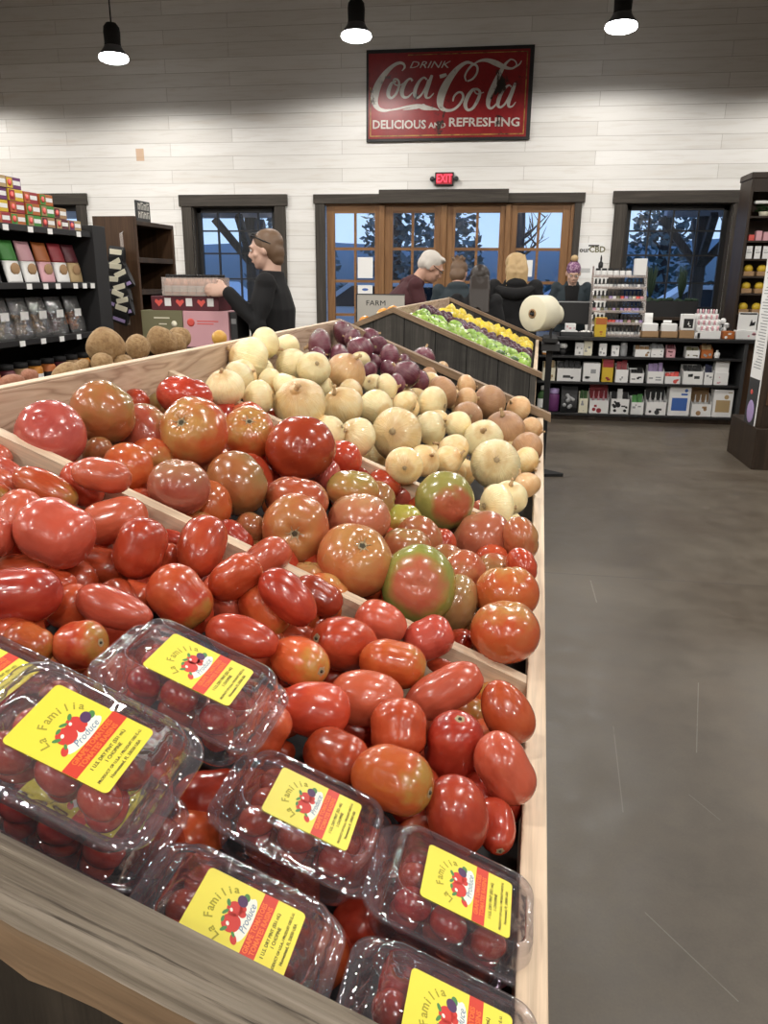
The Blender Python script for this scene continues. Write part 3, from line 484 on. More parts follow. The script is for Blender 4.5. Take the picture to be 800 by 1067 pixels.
# goods on the counter: shape, x from, x to, front, shelf height, height, colours, label
COUNTER_GOODS = [
('bottle', 0.413, 0.472, 8.36, 0.672, 0.142, 'amber', 'black', 'amber bottle at the hidden end of the upper counter shelf', 'bottle'),
('bowl', 0.58, 0.678, 8.36, 0.672, 0.146, 'matte_black', 'white_card', 'small dark dish holding a white flower ornament', 'ornament'),
('carton', 0.747, 0.835, 8.36, 0.672, 0.13, 'white_card', 'grey_card', 'low white carton beside the tan topped carton on upper shelf', 'box'),
('carton', 0.835, 0.922, 8.36, 0.672, 0.151, 'cream', 'grey_card', 'tall cream carton on upper counter shelf', 'box'),
('carton', 0.991, 1.068, 8.36, 0.672, 0.125, 'white_card', 'grey_card', 'first of two small white boxes on upper counter shelf', 'box'),
('carton', 1.117, 1.194, 8.36, 0.672, 0.108, 'white_card', 'grey_card', 'second small white box beside the grey jar', 'box'),
('jar', 1.202, 1.279, 8.36, 0.672, 0.139, 'grey_card', 'steel', 'grey glass jar beside the small white box', 'jar'),
('open', 1.347, 1.508, 8.36, 0.672, 0.133, 'white_card', 'kraft', 'low open white carton with brown print on upper shelf', 'box'),
('open', 1.505, 1.638, 8.36, 0.672, 0.193, 'white_card', 'grey_card', 'open white carton with grey flap on upper shelf', 'box'),
('open', 1.658, 1.752, 8.36, 0.672, 0.177, 'pink_card', 'wine_card', 'pink and white carton on upper counter shelf', 'box'),
('open', 1.849, 1.99, 8.36, 0.672, 0.133, 'white_card', 'olive_card', 'white carton with faint green print on upper shelf', 'box'),
('bags', 1.997, 2.117, 8.36, 0.672, 0.174, 'orange_card', 'tan_card', 'carton of orange snack bags on upper shelf', 'carton'),
('bottle', 2.133, 2.189, 8.36, 0.672, 0.081, 'white_card', 'white_card', 'small white bottle at the end of upper shelf', 'bottle'),
('open', 0.428, 0.567, 8.36, 0.405, 0.243, 'cream', 'tan_card', 'tan and white carton at the hidden end of middle shelf', 'box'),
('open', 0.577, 0.833, 8.36, 0.405, 0.247, 'white_card', 'charcoal', 'wide white carton with dark packets on middle shelf', 'box'),
('carton', 0.845, 1.021, 8.36, 0.405, 0.193, 'white_card', 'grey_card', 'white lidded carton beside the wide dark packet carton', 'box'),
('tall', 1.038, 1.154, 8.36, 0.405, 0.266, 'yellow_card', 'red_card', 'yellow carton with red top on middle shelf', 'box'),
('bags', 1.174, 1.309, 8.36, 0.405, 0.25, 'white_card', 'red_card', 'white carton with red and green packets on middle shelf', 'carton'),
('open', 1.324, 1.468, 8.36, 0.405, 0.175, 'white_card', 'matte_black', 'white carton with black scribbled print on middle shelf', 'box'),
('bags', 1.495, 1.667, 8.36, 0.405, 0.218, 'white_card', 'lilac', 'white carton of lilac and black bags on middle shelf', 'carton'),
('open', 1.672, 1.833, 8.36, 0.405, 0.135, 'white_card', 'coral', 'low white carton with pink packets on middle shelf', 'box'),
('open', 1.847, 2.054, 8.36, 0.405, 0.246, 'white_card', 'charcoal', 'wide white carton with charcoal flap on middle shelf', 'box'),
('bags', 2.056, 2.15, 8.36, 0.405, 0.221, 'white_card', 'navy_card', 'white carton of navy packets on middle shelf', 'carton'),
('carton', 2.156, 2.297, 8.36, 0.405, 0.127, 'white_card', 'pink_card', 'white box with pink print at the end of middle shelf', 'box'),
('bottle', 0.398, 0.498, 8.36, 0.075, 0.27, 'leaf_green', 'white_card', 'green bottle with white label on bottom shelf by the display', 'bottle'),
('jar', 0.51, 0.63, 8.36, 0.075, 0.243, 'plum_card', 'lilac', 'purple jar with pale lid on bottom shelf', 'jar'),
('pouch', 0.639, 0.818, 8.36, 0.075, 0.268, 'charcoal', 'steel', 'large dark patterned pouch on bottom shelf', 'bag'),
('bags', 0.828, 0.927, 8.36, 0.075, 0.272, 'cream', 'leaf_green', 'narrow cream carton with green packets on bottom shelf', 'carton'),
('header', 0.935, 1.142, 8.36, 0.075, 0.327, 'white_card', 'red_card', 'white carton with tall red header card on bottom shelf', 'carton'),
('cow', 1.155, 1.35, 8.36, 0.075, 0.263, 'white_card', 'matte_black', 'white carton of black and white cow patterned bags', 'carton'),
('bags', 1.362, 1.498, 8.36, 0.075, 0.228, 'white_card', 'green_card', 'white carton with bright green print on bottom shelf', 'carton'),
('header', 1.514, 1.726, 8.36, 0.075, 0.313, 'white_card', 'charcoal', 'white carton with black figure header beside the blue print box', 'carton'),
('picture', 1.737, 1.956, 8.36, 0.075, 0.309, 'white_card', 'blue_card', 'white box with blue and pink picture on bottom shelf', 'box'),
('header', 1.968, 2.176, 8.36, 0.075, 0.286, 'white_card', 'kraft', 'white carton with small icons and brown flap on bottom shelf', 'carton'),
('picture', 2.177, 2.374, 8.36, 0.075, 0.282, 'white_card', 'tan_card', 'white box with tan picture at the end of bottom shelf', 'box'),
('tall', 0.93, 1.045, 8.36, 0.865, 0.192, 'yellow_card', 'orange_card', 'yellow box standing before the bottle rack on counter', 'box'),
('carton', 0.635, 0.741, 8.36, 0.865, 0.125, 'white_card', 'pink_card', 'white box with pink side before the register screen', 'box'),
('tray', 1.394, 1.573, 8.36, 0.865, 0.066, 'kraft', 'white_card', 'brown tray under the first white tissue pack', 'tray'),
('tray', 1.582, 1.76, 8.36, 0.865, 0.067, 'kraft', 'white_card', 'brown tray under the second white tissue pack', 'tray'),
('lantern', 1.782, 1.912, 8.36, 0.865, 0.159, 'white_card', 'matte_black', 'white framed tin with dark front on long brown box', 'tin'),
('stepped', 1.944, 2.174, 8.36, 0.865, 0.272, 'white_card', 'pink_card', 'stepped white rack of tiny pink and white tubes', 'display rack'),
('carton', 1.77, 1.919, 8.36, 0.865, 0.076, 'kraft', 'kraft', 'long brown box under the white framed tin', 'box'),
('carton', 1.921, 1.977, 8.36, 0.865, 0.057, 'white_card', 'grey_card', 'small white price block beside the stepped rack', 'price block'),
('carton', 2.197, 2.307, 8.36, 0.865, 0.075, 'orange_card', 'white_card', 'orange brown box between stepped rack and white box', 'box'),
('carton', 2.317, 2.535, 8.36, 0.865, 0.084, 'white_card', 'pink_card', 'long white box at the counter end under the framed card', 'box'),
]
# ---------------------------------------------------------------- procedural materials
M = {}
def wood(name, c1, c2, c3, axis, rough=.55, scale=1., bump=.15, plank=None, dark=(.05, .04, .03), cracks=0., slope=0.):
    """wood whose grain runs along the given local axis"""
    m = mat(name, c2, rough, .35); t = NT(m)
    co0 = t.coord
    if slope:                                             # boards lying along the display's slope
        def coord(which='Object', scale=(1, 1, 1)):
            a = co0('Object', rot=(0, -slope, 0)); mp = t.n('ShaderNodeMapping'); mp.inputs['Scale'].default_value = scale; t.l(a, mp.inputs['Vector']); return mp.outputs['Vector']
        t.coord = coord
    s = [26 * scale] * 3; s[axis] = 1.6 * scale
    v = t.coord('Object', tuple(s))
    g = t.noise(v, 1.0, 5, .65, .9)
    s2 = [150 * scale] * 3; s2[axis] = 5 * scale
    fine = t.noise(t.coord('Object', tuple(s2)), 1.0, 3, .6)
    c = t.ramp(g, [(.25, c1), (.5, c2), (.75, c3)])
    f = t.ramp(fine, [(.35, (.72, .72, .72)), (.6, (1.05, 1.05, 1.05))])
    c = t.mix(.8, c, f, 'MULTIPLY')
    if cracks:
        s3 = [60 * scale] * 3; s3[axis] = 2.2 * scale
        k = t.noise(t.coord('Object', tuple(s3)), 1.0, 6, .7, .4)
        k = t.ramp(k, [(.36, (1, 1, 1)), (.44, (0, 0, 0))])
        c = t.mix(t.math('MULTIPLY', k, cracks), c, dark)
        big = t.noise(t.coord('Object', (3, 9, 9)), 2.3, 4, .6)
        c = t.mix(t.ramp(big, [(.4, (0, 0, 0)), (.7, (.45, .45, .45))]), c, tuple(x * .6 for x in c2))
    if plank:
        ax, w = plank                                     # board joints along another axis
        p = t.sep(t.coord('Object'))[ax]
        q = t.math('DIVIDE', p, w); fr = t.math('FRACT', q); fl = t.math('FLOOR', q)
        wn = t.n('ShaderNodeTexWhiteNoise', noise_dimensions='1D'); t.l(fl, wn.inputs['W'])
        c = t.mix(1., c, t.ramp(wn.outputs['Value'], [(0, (.6, .6, .6)), (1, (1.25, 1.2, 1.15))]), 'MULTIPLY')
        e = t.math('GREATER_THAN', t.math('ABSOLUTE', t.math('SUBTRACT', fr, .5)), .485)
        c = t.mix(e, c, tuple(x * .3 for x in dark))
    t.base(c); t.bump(fine, bump, .002); M[name] = m; return m
wood('pale_wood_along', (.60, .44, .30), (.74, .58, .42), (.82, .68, .52), 1)
SLA = math.atan(.405)
wood('pale_wood_across', (.58, .42, .29), (.72, .56, .40), (.80, .66, .50), 0, slope=SLA)
def plywood():
    m = mat('plywood', (.6, .45, .33), .6, .3); t = NT(m)
    v = t.coord('Object', (1, 1.3, 11)); n = t.noise(v, 1.7, 3, .5, .6)
    w = t.math('FRACT', t.math('MULTIPLY', n, 9.)); w = t.math('ABSOLUTE', t.math('SUBTRACT', w, .5))
    c = t.ramp(w, [(.0, (.36, .235, .16)), (.18, (.52, .37, .265)), (.5, (.60, .45, .33))])
    f = t.noise(t.coord('Object', (60, 5, 160)), 1., 3, .6)
    t.base(t.mix(.6, c, t.ramp(f, [(.35, (.8, .78, .76)), (.65, (1.05, 1.05, 1.05))]), 'MULTIPLY')); M['plywood'] = m
plywood()
wood('weathered_board', (.105, .082, .058), (.23, .19, .145), (.39, .34, .275), 0, .8, 1.7, .8, cracks=.95, dark=(.04, .030, .022), slope=SLA)
wood('cap_board', (.19, .12, .07), (.30, .20, .12), (.40, .29, .19), 0, .6, 1., .3, cracks=.3, slope=SLA)
wood('barn_planks', (.045, .042, .038), (.085, .08, .072), (.14, .13, .115), 2, .8, .8, .5, plank=(0, .155), cracks=.5, dark=(.012, .011, .01))
wood('barn_planks_brown', (.035, .026, .018), (.062, .048, .034), (.095, .075, .055), 2, .8, .8, .5, plank=(0, .155), cracks=.5, dark=(.012, .010, .008))
wood('dark_trim_h', (.028, .023, .018), (.05, .042, .034), (.085, .072, .06), 0, .6, .6, .3)
wood('dark_trim_v', (.028, .023, .018), (.05, .042, .034), (.085, .072, .06), 2, .6, .6, .3)
wood('amber_wood', (.16, .075, .03), (.25, .125, .05), (.33, .18, .08), 2, .4, .7, .1)
wood('amber_rail', (.16, .075, .03), (.25, .125, .05), (.33, .18, .08), 0, .4, .7, .1)
wood('espresso_wood', (.018, .012, .008), (.035, .022, .014), (.06, .038, .024), 2, .45, .6, .1)
wood('walnut_panel', (.035, .018, .009), (.07, .036, .018), (.11, .058, .03), 2, .45, .5, .1)
wood('porch_timber', (.07, .055, .045), (.12, .10, .085), (.17, .145, .125), 2, .8, .6, .2)

def wall_planks():
    m = mat('whitewashed_planks', (.8, .78, .75), .6, .3); t = NT(m)
    p = t.sep(t.pos()); x = t.math('ADD', p[0], p[1]); z = p[2]
    cmb = t.n('ShaderNodeCombineXYZ'); t.l(x, cmb.inputs[0]); t.l(z, cmb.inputs[1])
    br = t.n('ShaderNodeTexBrick'); br.offset = .37; br.offset_frequency = 2
    br.inputs['Scale'].default_value = 1; br.inputs['Brick Width'].default_value = 2.3; br.inputs['Row Height'].default_value = .163
    br.inputs['Mortar Size'].default_value = .0035; br.inputs['Mortar Smooth'].default_value = .2; br.inputs['Bias'].default_value = 0
    br.inputs['Color1'].default_value = (.87, .86, .84, 1); br.inputs['Color2'].default_value = (.76, .745, .715, 1); br.inputs['Mortar'].default_value = (.55, .53, .50, 1)
    t.l(cmb.outputs[0], br.inputs['Vector'])
    mp = t.n('ShaderNodeMapping'); mp.inputs['Scale'].default_value = (1.2, 16, 1); t.l(cmb.outputs[0], mp.inputs['Vector'])
    g = t.noise(mp.outputs[0], 1.6, 5, .65, .5)
    c = t.mix(1., br.outputs['Color'], t.ramp(g, [(.25, (.88, .86, .83)), (.5, (1, 1, 1)), (.8, (1.03, 1.03, 1.03))]), 'MULTIPLY')
    mp2 = t.n('ShaderNodeMapping'); mp2.inputs['Scale'].default_value = (.7, 5, 1); t.l(cmb.outputs[0], mp2.inputs['Vector'])
    tan = t.noise(mp2.outputs[0], 1.1, 3, .5)
    c = t.mix(t.ramp(tan, [(.60, (0, 0, 0)), (.80, (.38, .38, .38))]), c, (.62, .50, .38))
    vo = t.n('ShaderNodeTexVoronoi'); vo.inputs['Scale'].default_value = 1.5; t.l(cmb.outputs[0], vo.inputs['Vector'])
    k = t.ramp(vo.outputs['Distance'], [(.018, (1, 1, 1)), (.032, (0, 0, 0))])
    c = t.mix(t.math('MULTIPLY', k, .75), c, (.17, .13, .10))
    # one bare tan knot patch in the paint
    inx = t.math('LESS_THAN', t.math('ABSOLUTE', t.math('SUBTRACT', p[0], -4.88)), .055)
    inz = t.math('LESS_THAN', t.math('ABSOLUTE', t.math('SUBTRACT', z, 2.965)), .075)
    c = t.mix(t.math('MULTIPLY', t.math('MULTIPLY', inx, inz), .75), c, (.60, .36, .19))
    t.base(c); t.bump(br.outputs['Fac'], -.4, .004); M['wall'] = m
wall_planks()
def concrete():
    m = mat('polished_concrete', (.15, .135, .115), .4, .5); t = NT(m); P = t.pos()
    a = t.noise(P, .8, 5, .62, .3); b = t.noise(P, 7, 5, .7, .2); s = t.noise(P, 160, 2, .5)
    c = t.ramp(a, [(.3, (.088, .066, .046)), (.5, (.120, .098, .073)), (.72, (.165, .140, .108))])
    c = t.mix(.55, c, t.ramp(b, [(.3, (.60, .59, .58)), (.6, (1.10, 1.10, 1.10))]), 'MULTIPLY')
    c = t.mix(.35, c, t.ramp(s, [(.3, (.8, .8, .8)), (.7, (1.1, 1.1, 1.1))]), 'MULTIPLY')
    p = t.sep(P)
    def seg(x0, y0, x1, y1, w):                          # a scratch worn into the floor
        dx, dy = x1 - x0, y1 - y0; L2 = dx * dx + dy * dy
        px = t.math('SUBTRACT', p[0], x0); py = t.math('SUBTRACT', p[1], y0)
        h = t.math('DIVIDE', t.math('ADD', t.math('MULTIPLY', px, dx), t.math('MULTIPLY', py, dy)), L2, clamp=True)
        ex = t.math('SUBTRACT', px, t.math('MULTIPLY', h, dx)); ey = t.math('SUBTRACT', py, t.math('MULTIPLY', h, dy))
        d = t.math('SQRT', t.math('ADD', t.math('MULTIPLY', ex, ex), t.math('MULTIPLY', ey, ey)))
        return t.math('LESS_THAN', d, w)
    br = t.ramp(t.noise(P, 12, 2, .5), [(.30, (0, 0, 0)), (.42, (1, 1, 1))])
    for sg in FLOOR_SCRATCHES:
        c = t.mix(t.math('MULTIPLY', t.math('MULTIPLY', seg(*sg), br), .28), c, (.42, .40, .36))
    for sg in FLOOR_JOINTS:
        c = t.mix(t.math('MULTIPLY', seg(*sg), .7), c, (.06, .05, .042))
    t.base(c); t.rough(t.ramp(b, [(.3, (.34, .34, .34)), (.7, (.50, .50, .50))])); t.bump(b, .03, .01); M['concrete'] = m
concrete()

def produce(name, stops, green=None, gpos=(.5, 1), gdir=1, rough=.27, speck=.35, spots=None, coat=.5, patch=None, sss=.06):
    """skin colour varies over the fruit; green shoulders towards the stem (local z)"""
    m = mat(name, stops[0], rough, .5, coat=coat, sss=sss); t = NT(m)
    v = t.coord('Object'); rnd = t.rand()
    off = t.n('ShaderNodeVectorMath', operation='ADD'); t.l(v, off.inputs[0])
    cx = t.n('ShaderNodeCombineXYZ'); t.l(t.math('MULTIPLY', rnd, 37.), cx.inputs[0]); t.l(cx.outputs[0], off.inputs[1]); ov = off.outputs[0]
    n = t.noise(ov, 1.3, 3, .5)
    c = t.ramp(n, [(.3 + .4 * i / max(1, len(stops) - 1), s) for i, s in enumerate(stops)])
    if green:
        z = t.math('ADD', t.math('MULTIPLY', t.sep(v)[2], .5 * gdir), .5)
        z = t.math('ADD', z, t.math('MULTIPLY', t.math('SUBTRACT', t.noise(ov, 1.9, 3, .5), .5), .7 if gpos[0] > .1 else .22))
        c = t.mix(t.ramp(z, [(gpos[0], (0, 0, 0)), (gpos[1], (1, 1, 1))]), c, green)
    hv = t.n('ShaderNodeHueSaturation'); t.l(c, hv.inputs['Color'])
    t.l(t.math('ADD', t.math('MULTIPLY', rnd, .012), .498), hv.inputs['Hue'])
    t.l(t.math('ADD', t.math('MULTIPLY', t.math('FRACT', t.math('MULTIPLY', rnd, 7.31)), .35), .82), hv.inputs['Value'])
    c = hv.outputs[0]
    if speck:
        vo = t.n('ShaderNodeTexVoronoi'); vo.inputs['Scale'].default_value = 11; t.l(ov, vo.inputs['Vector'])
        k = t.ramp(vo.outputs['Distance'], [(.04, (1, 1, 1)), (.12, (0, 0, 0))])
        c = t.mix(t.math('MULTIPLY', k, speck), c, spots or (.72, .42, .2))
    t.base(c); t.bump(t.noise(ov, 2.4, 1, .4), .05, .05); M[name] = m; return m
RED = [(.37, .034, .016), (.46, .050, .024), (.52, .075, .035)]
produce('roma_red', RED, speck=.08)
produce('roma_pink', [(.42, .058, .036), (.50, .085, .054), (.52, .075, .045)], speck=.08)
produce('roma_deep', [(.29, .024, .013), (.36, .032, .017), (.42, .045, .022)], speck=.05)
produce('roma_orange', [(.46, .045, .018), (.52, .080, .026), (.54, .105, .036)], green=(.42, .20, .045), gpos=(.75, 1.15), speck=.08)
produce('grape', [(.30, .014, .012), (.40, .024, .018), (.46, .045, .026)], speck=.05, rough=.22, sss=0)
for nm, st, g, gp, gd in (
    ('pink', [(.42, .07, .055), (.50, .10, .075), (.46, .085, .06)], None, 0, 1),
    ('olive', [(.40, .115, .04), (.42, .15, .055), (.36, .17, .055)], (.30, .21, .06), (.45, .95), 1),
    ('pinkgreen', [(.42, .075, .045), (.46, .10, .06)], (.38, .26, .09), (.6, 1.), 1),
    ('red', RED, None, 0, 1),
    ('deep', [(.33, .026, .016), (.40, .036, .020), (.46, .05, .026)], None, 0, 1),
    ('orange', [(.46, .055, .022), (.50, .085, .03), (.48, .12, .045)], (.46, .22, .07), (.7, 1.1), 1),
    ('brown', [(.30, .085, .035), (.34, .11, .045), (.31, .13, .05)], (.27, .16, .06), (.5, 1.), 1),
    ('pinkbrown', [(.40, .085, .055), (.44, .12, .075), (.42, .10, .06)], (.42, .20, .10), (.6, 1.1), 1),
    ('redbrown', [(.38, .05, .028), (.42, .075, .04), (.36, .08, .04)], None, 0, 1),
    ('redtan', [(.42, .08, .04), (.46, .12, .06), (.44, .16, .075)], (.42, .24, .09), (.55, 1.), 1),
    ('tan', [(.42, .085, .040), (.45, .12, .052), (.43, .07, .034)], (.42, .18, .065), (.6, 1.05), 1),
    ('yellowgreen', [(.42, .30, .07), (.40, .27, .06), (.44, .17, .06)], (.36, .32, .06), (.4, .8), 1),
    ('green', [(.46, .075, .045), (.46, .12, .06)], (.34, .30, .085), (.05, .15), 1),
    ('greenred', [(.46, .10, .06), (.46, .14, .075)], (.27, .27, .06), (.06, .20), 1),
    ('greentan', [(.40, .20, .085), (.38, .24, .09)], (.32, .27, .085), (.4, .8), 1)):
    produce('beef_' + nm, st, g, gp if g else (.5, 1), gd, speck=.3, rough=.23)
def onion_mat(name, a, b, cdark, rough=.38, stripe=.6):
    m = mat(name, a, rough, .5, coat=.35, sss=.05); t = NT(m)
    v = t.coord('Object'); s = t.sep(v); rnd = t.rand()
    ang = t.math('ARCTAN2', s[1], s[0])
    cx = t.n('ShaderNodeCombineXYZ'); t.l(t.math('MULTIPLY', ang, 7.), cx.inputs[0]); t.l(t.math('MULTIPLY', s[2], .5), cx.inputs[1]); t.l(t.math('MULTIPLY', rnd, 50.), cx.inputs[2])
    st = t.noise(cx.outputs[0], 2.2, 3, .6, .3)
    ob = t.n('ShaderNodeVectorMath', operation='ADD'); t.l(v, ob.inputs[0]); t.l(cx.outputs[0], ob.inputs[1])
    bl = t.noise(v, 1.7, 3, .55)
    c = t.mix(t.ramp(bl, [(.35, (0, 0, 0)), (.7, (1, 1, 1))]), a, b)
    c = t.mix(t.math('MULTIPLY', t.ramp(st, [(.42, (1, 1, 1)), (.62, (0, 0, 0))]), stripe * .55), c, cdark)
    zz = t.math('ABSOLUTE', s[2])
    c = t.mix(t.ramp(t.math('ADD', zz, t.math('MULTIPLY', t.math('SUBTRACT', bl, .5), .5)), [(.82, (0, 0, 0)), (1.15, (.75, .75, .75))]), c, cdark)
    hv = t.n('ShaderNodeHueSaturation'); t.l(c, hv.inputs['Color'])
    t.l(t.math('ADD', t.math('MULTIPLY', rnd, .3), .85), hv.inputs['Value'])
    t.base(hv.outputs[0]); t.bump(st, .22, .04); M[name] = m
onion_mat('onion_W', (.88, .78, .46), (.86, .68, .36), (.62, .40, .16), rough=.3, stripe=.26)
onion_mat('onion_Y', (.82, .58, .26), (.86, .72, .42), (.58, .31, .10), rough=.3, stripe=.3)
onion_mat('onion_T', (.70, .40, .18), (.76, .52, .27), (.46, .22, .08), rough=.32, stripe=.32)
onion_mat('onion_B', (.42, .22, .105), (.50, .28, .135), (.26, .12, .06), stripe=.35)
onion_mat('onion_R', (.105, .018, .036), (.15, .032, .055), (.30, .13, .15), rough=.26, stripe=.35)
def simple_noise(name, cols, scale, rough=.6, bump=.2, spec=.3):
    m = mat(name, cols[0], rough, spec); t = NT(m); v = t.coord('Object'); n = t.noise(v, scale, 5, .65, .2)
    t.base(t.ramp(n, [(.3 + .4 * i / max(1, len(cols) - 1), c) for i, c in enumerate(cols)])); t.bump(n, bump, .02); M[name] = m
simple_noise('potato', [(.24, .14, .065), (.36, .23, .11), (.44, .30, .16)], 3.5, .75, .35)
simple_noise('sweet_potato', [(.30, .12, .07), (.40, .19, .12)], 3.5, .7, .3)
simple_noise('mango', [(.62, .32, .06), (.66, .40, .10)], 2., .45, .1)
produce('apple_green', [(.20, .35, .04), (.28, .44, .065), (.36, .50, .12)], speck=.25, spots=(.6, .7, .3), rough=.25, sss=0)
produce('lemon', [(.72, .52, .03), (.78, .60, .05)], speck=.0, rough=.35, sss=0)
produce('plum', [(.045, .010, .018), (.085, .016, .028)], speck=0, rough=.3, sss=0)
produce('lime', [(.06, .12, .03), (.10, .17, .05)], speck=0, rough=.3, sss=0)
produce('orange_fruit', [(.62, .22, .02), (.70, .30, .04)], speck=0, rough=.4, sss=0)
M['scar'] = mat('dry_scar', (.36, .28, .16), .8); M['stem_green'] = mat('green_stem', (.10, .14, .04), .7); M['scar_dark'] = mat('dark_stem_pit', (.05, .04, .02), .8)
M['dry_skin'] = mat('dry_onion_skin', (.46, .30, .15), .75); M['root'] = mat('onion_roots', (.36, .27, .15), .9)

def clear(name, tint, base=.03, ripple=.0, rough=.04, haze=0., hcol=(.8, .8, .8)):
    """thin clear sheet: transmits straight through, reflects by the Fresnel law"""
    m = bpy.data.materials.new(name); m.use_nodes = True; t = m.node_tree; t.nodes.clear()
    out = t.nodes.new('ShaderNodeOutputMaterial'); tr = t.nodes.new('ShaderNodeBsdfTransparent'); gl = t.nodes.new('ShaderNodeBsdfGlossy')
    fr = t.nodes.new('ShaderNodeLayerWeight'); pw = t.nodes.new('ShaderNodeMath'); pw.operation = 'POWER'; pw.inputs[1].default_value = 3.2; mx = t.nodes.new('ShaderNodeMixShader'); ad = t.nodes.new('ShaderNodeMath')
    tr.inputs[0].default_value = (*tint, 1); gl.inputs['Roughness'].default_value = rough; fr.inputs['Blend'].default_value = .5
    ad.operation = 'ADD'; ad.inputs[1].default_value = base + .045; ad.use_clamp = True
    t.links.new(fr.outputs['Facing'], pw.inputs[0]); t.links.new(pw.outputs[0], ad.inputs[0]); t.links.new(ad.outputs[0], mx.inputs[0])
    t.links.new(tr.outputs[0], mx.inputs[1]); t.links.new(gl.outputs[0], mx.inputs[2])
    if ripple:
        tc = t.nodes.new('ShaderNodeTexCoord'); nz = t.nodes.new('ShaderNodeTexNoise'); bp = t.nodes.new('ShaderNodeBump')
        nz.inputs['Scale'].default_value = 55; nz.inputs['Detail'].default_value = 2; bp.inputs['Strength'].default_value = ripple; bp.inputs['Distance'].default_value = .004
        t.links.new(tc.outputs['Object'], nz.inputs['Vector']); t.links.new(nz.outputs['Fac'], bp.inputs['Height'])
        t.links.new(bp.outputs[0], gl.inputs['Normal']); t.links.new(bp.outputs[0], fr.inputs['Normal'])
    last = mx.outputs[0]
    if haze:
        df = t.nodes.new('ShaderNodeBsdfDiffuse'); df.inputs[0].default_value = (*hcol, 1); m2 = t.nodes.new('ShaderNodeMixShader'); m2.inputs[0].default_value = haze
        t.links.new(last, m2.inputs[1]); t.links.new(df.outputs[0], m2.inputs[2]); last = m2.outputs[0]
    t.links.new(last, out.inputs[0]); M[name] = m
clear('clamshell_plastic', (.93, .915, .945), .085, .6, .04, .05, (.75, .72, .78))
clear('window_glass', (.93, .96, .98), .02, 0, .01)
clear('clear_bag', (.9, .9, .9), .05, .8, .12, .06)
clear('clear_tray', (.93, .9, .9), .03, .5, .1, .24, (.92, .84, .78))
def flat(name, c, r=.5, **k): M[name] = mat(name, c, r, **k)
for a in (('art_white_board', (.50, .48, .43), .6), ('peach', (.72, .42, .28), .35), ('black', (.008, .008, .009), .5), ('matte_black', (.012, .012, .013), .7), ('charcoal', (.035, .036, .038), .6), ('white_card', (.80, .80, .79), .55), ('white_paper', (.84, .84, .83), .7),
          ('cream', (.76, .72, .56), .6), ('kraft', (.36, .22, .11), .7), ('steel', (.42, .43, .44), .3), ('grey_card', (.30, .31, .32), .6), ('shelf_black', (.014, .014, .015), .45),
          ('label_yellow', (.80, .69, .055), .4), ('label_red', (.62, .035, .012), .45), ('label_orange', (.86, .17, .02), .45), ('ink_black', (.01, .01, .012), .6), ('ink_olive', (.35, .31, .02), .6),
          ('art_red', (.60, .03, .02), .5), ('art_green', (.06, .22, .05), .5), ('art_purple', (.07, .02, .09), .5), ('art_white', (.85, .84, .74), .5), ('ink_blue', (.12, .22, .34), .5), ('ink_orange', (.95, .55, .08), .5),
          ('sign_cream', (.60, .58, .53), .5), ('skin', (.55, .32, .23), .5), ('skin_pale', (.62, .40, .31), .5), ('hair_brown', (.15, .088, .05), .5), ('hair_dark', (.022, .014, .010), .45), ('hair_white', (.56, .52, .47), .55), ('hair_blonde', (.48, .33, .16), .5),
          ('cloth_black', (.005, .005, .006), .9), ('cloth_maroon', (.055, .010, .014), .8), ('cloth_navy', (.012, .016, .026), .8), ('cloth_teal', (.022, .034, .042), .85), ('cloth_grey', (.06, .065, .07), .85), ('denim', (.03, .045, .08), .85),
          ('pink_card', (.66, .36, .40), .5), ('olive_card', (.17, .16, .085), .6), ('wine_card', (.10, .016, .024), .5), ('coral', (.72, .10, .08), .5), ('amber', (.50, .20, .03), .3), ('navy_card', (.02, .025, .07), .5), ('blue_card', (.05, .13, .42), .5),
          ('red_card', (.30, .025, .035), .5), ('green_card', (.05, .24, .04), .5), ('yellow_card', (.62, .42, .03), .5), ('tan_card', (.42, .30, .15), .6), ('lilac', (.40, .30, .55), .5), ('orange_card', (.42, .12, .025), .5), ('plum_card', (.13, .03, .13), .5),
          ('leaf_green', (.03, .085, .02), .7), ('leaf_dark', (.015, .035, .018), .8), ('bark', (.05, .045, .045), .9), ('pine', (.11, .17, .18), .9), ('hazed_bank', (.22, .27, .30), .95), ('grass', (.13, .17, .13), .95), ('asphalt', (.22, .24, .26), .9), ('car_white', (.75, .77, .80), .25), ('car_blue', (.10, .20, .36), .3), ('car_glass', (.02, .025, .03), .1), ('soffit', (.42, .41, .45), .7), ('pink_cloth', (.66, .22, .42), .7)):
    flat(*a)
M['lamp_glass'] = mat('lamp_shade_grey', (.16, .17, .19), .35)
M['bulb'] = mat('lamp_lens', (1, 1, 1), .4, emit=(1, .98, .95), es=14)
M['exit_red'] = mat('exit_letters', (.9, .03, .05), .4, emit=(1, .06, .12), es=1.3)
M['exit_glow'] = mat('exit_face', (.25, .0, .01), .4, emit=(.55, .0, .02), es=.22)
def scarf():
    m = mat('patterned_scarf', (.3, .1, .25), .8); t = NT(m); n = t.noise(t.coord('Object'), 38, 3, .6)
    t.base(t.ramp(n, [(.38, (.09, .035, .09)), (.5, (.24, .10, .21)), (.62, (.46, .34, .42))])); M['scarf'] = m
scarf()
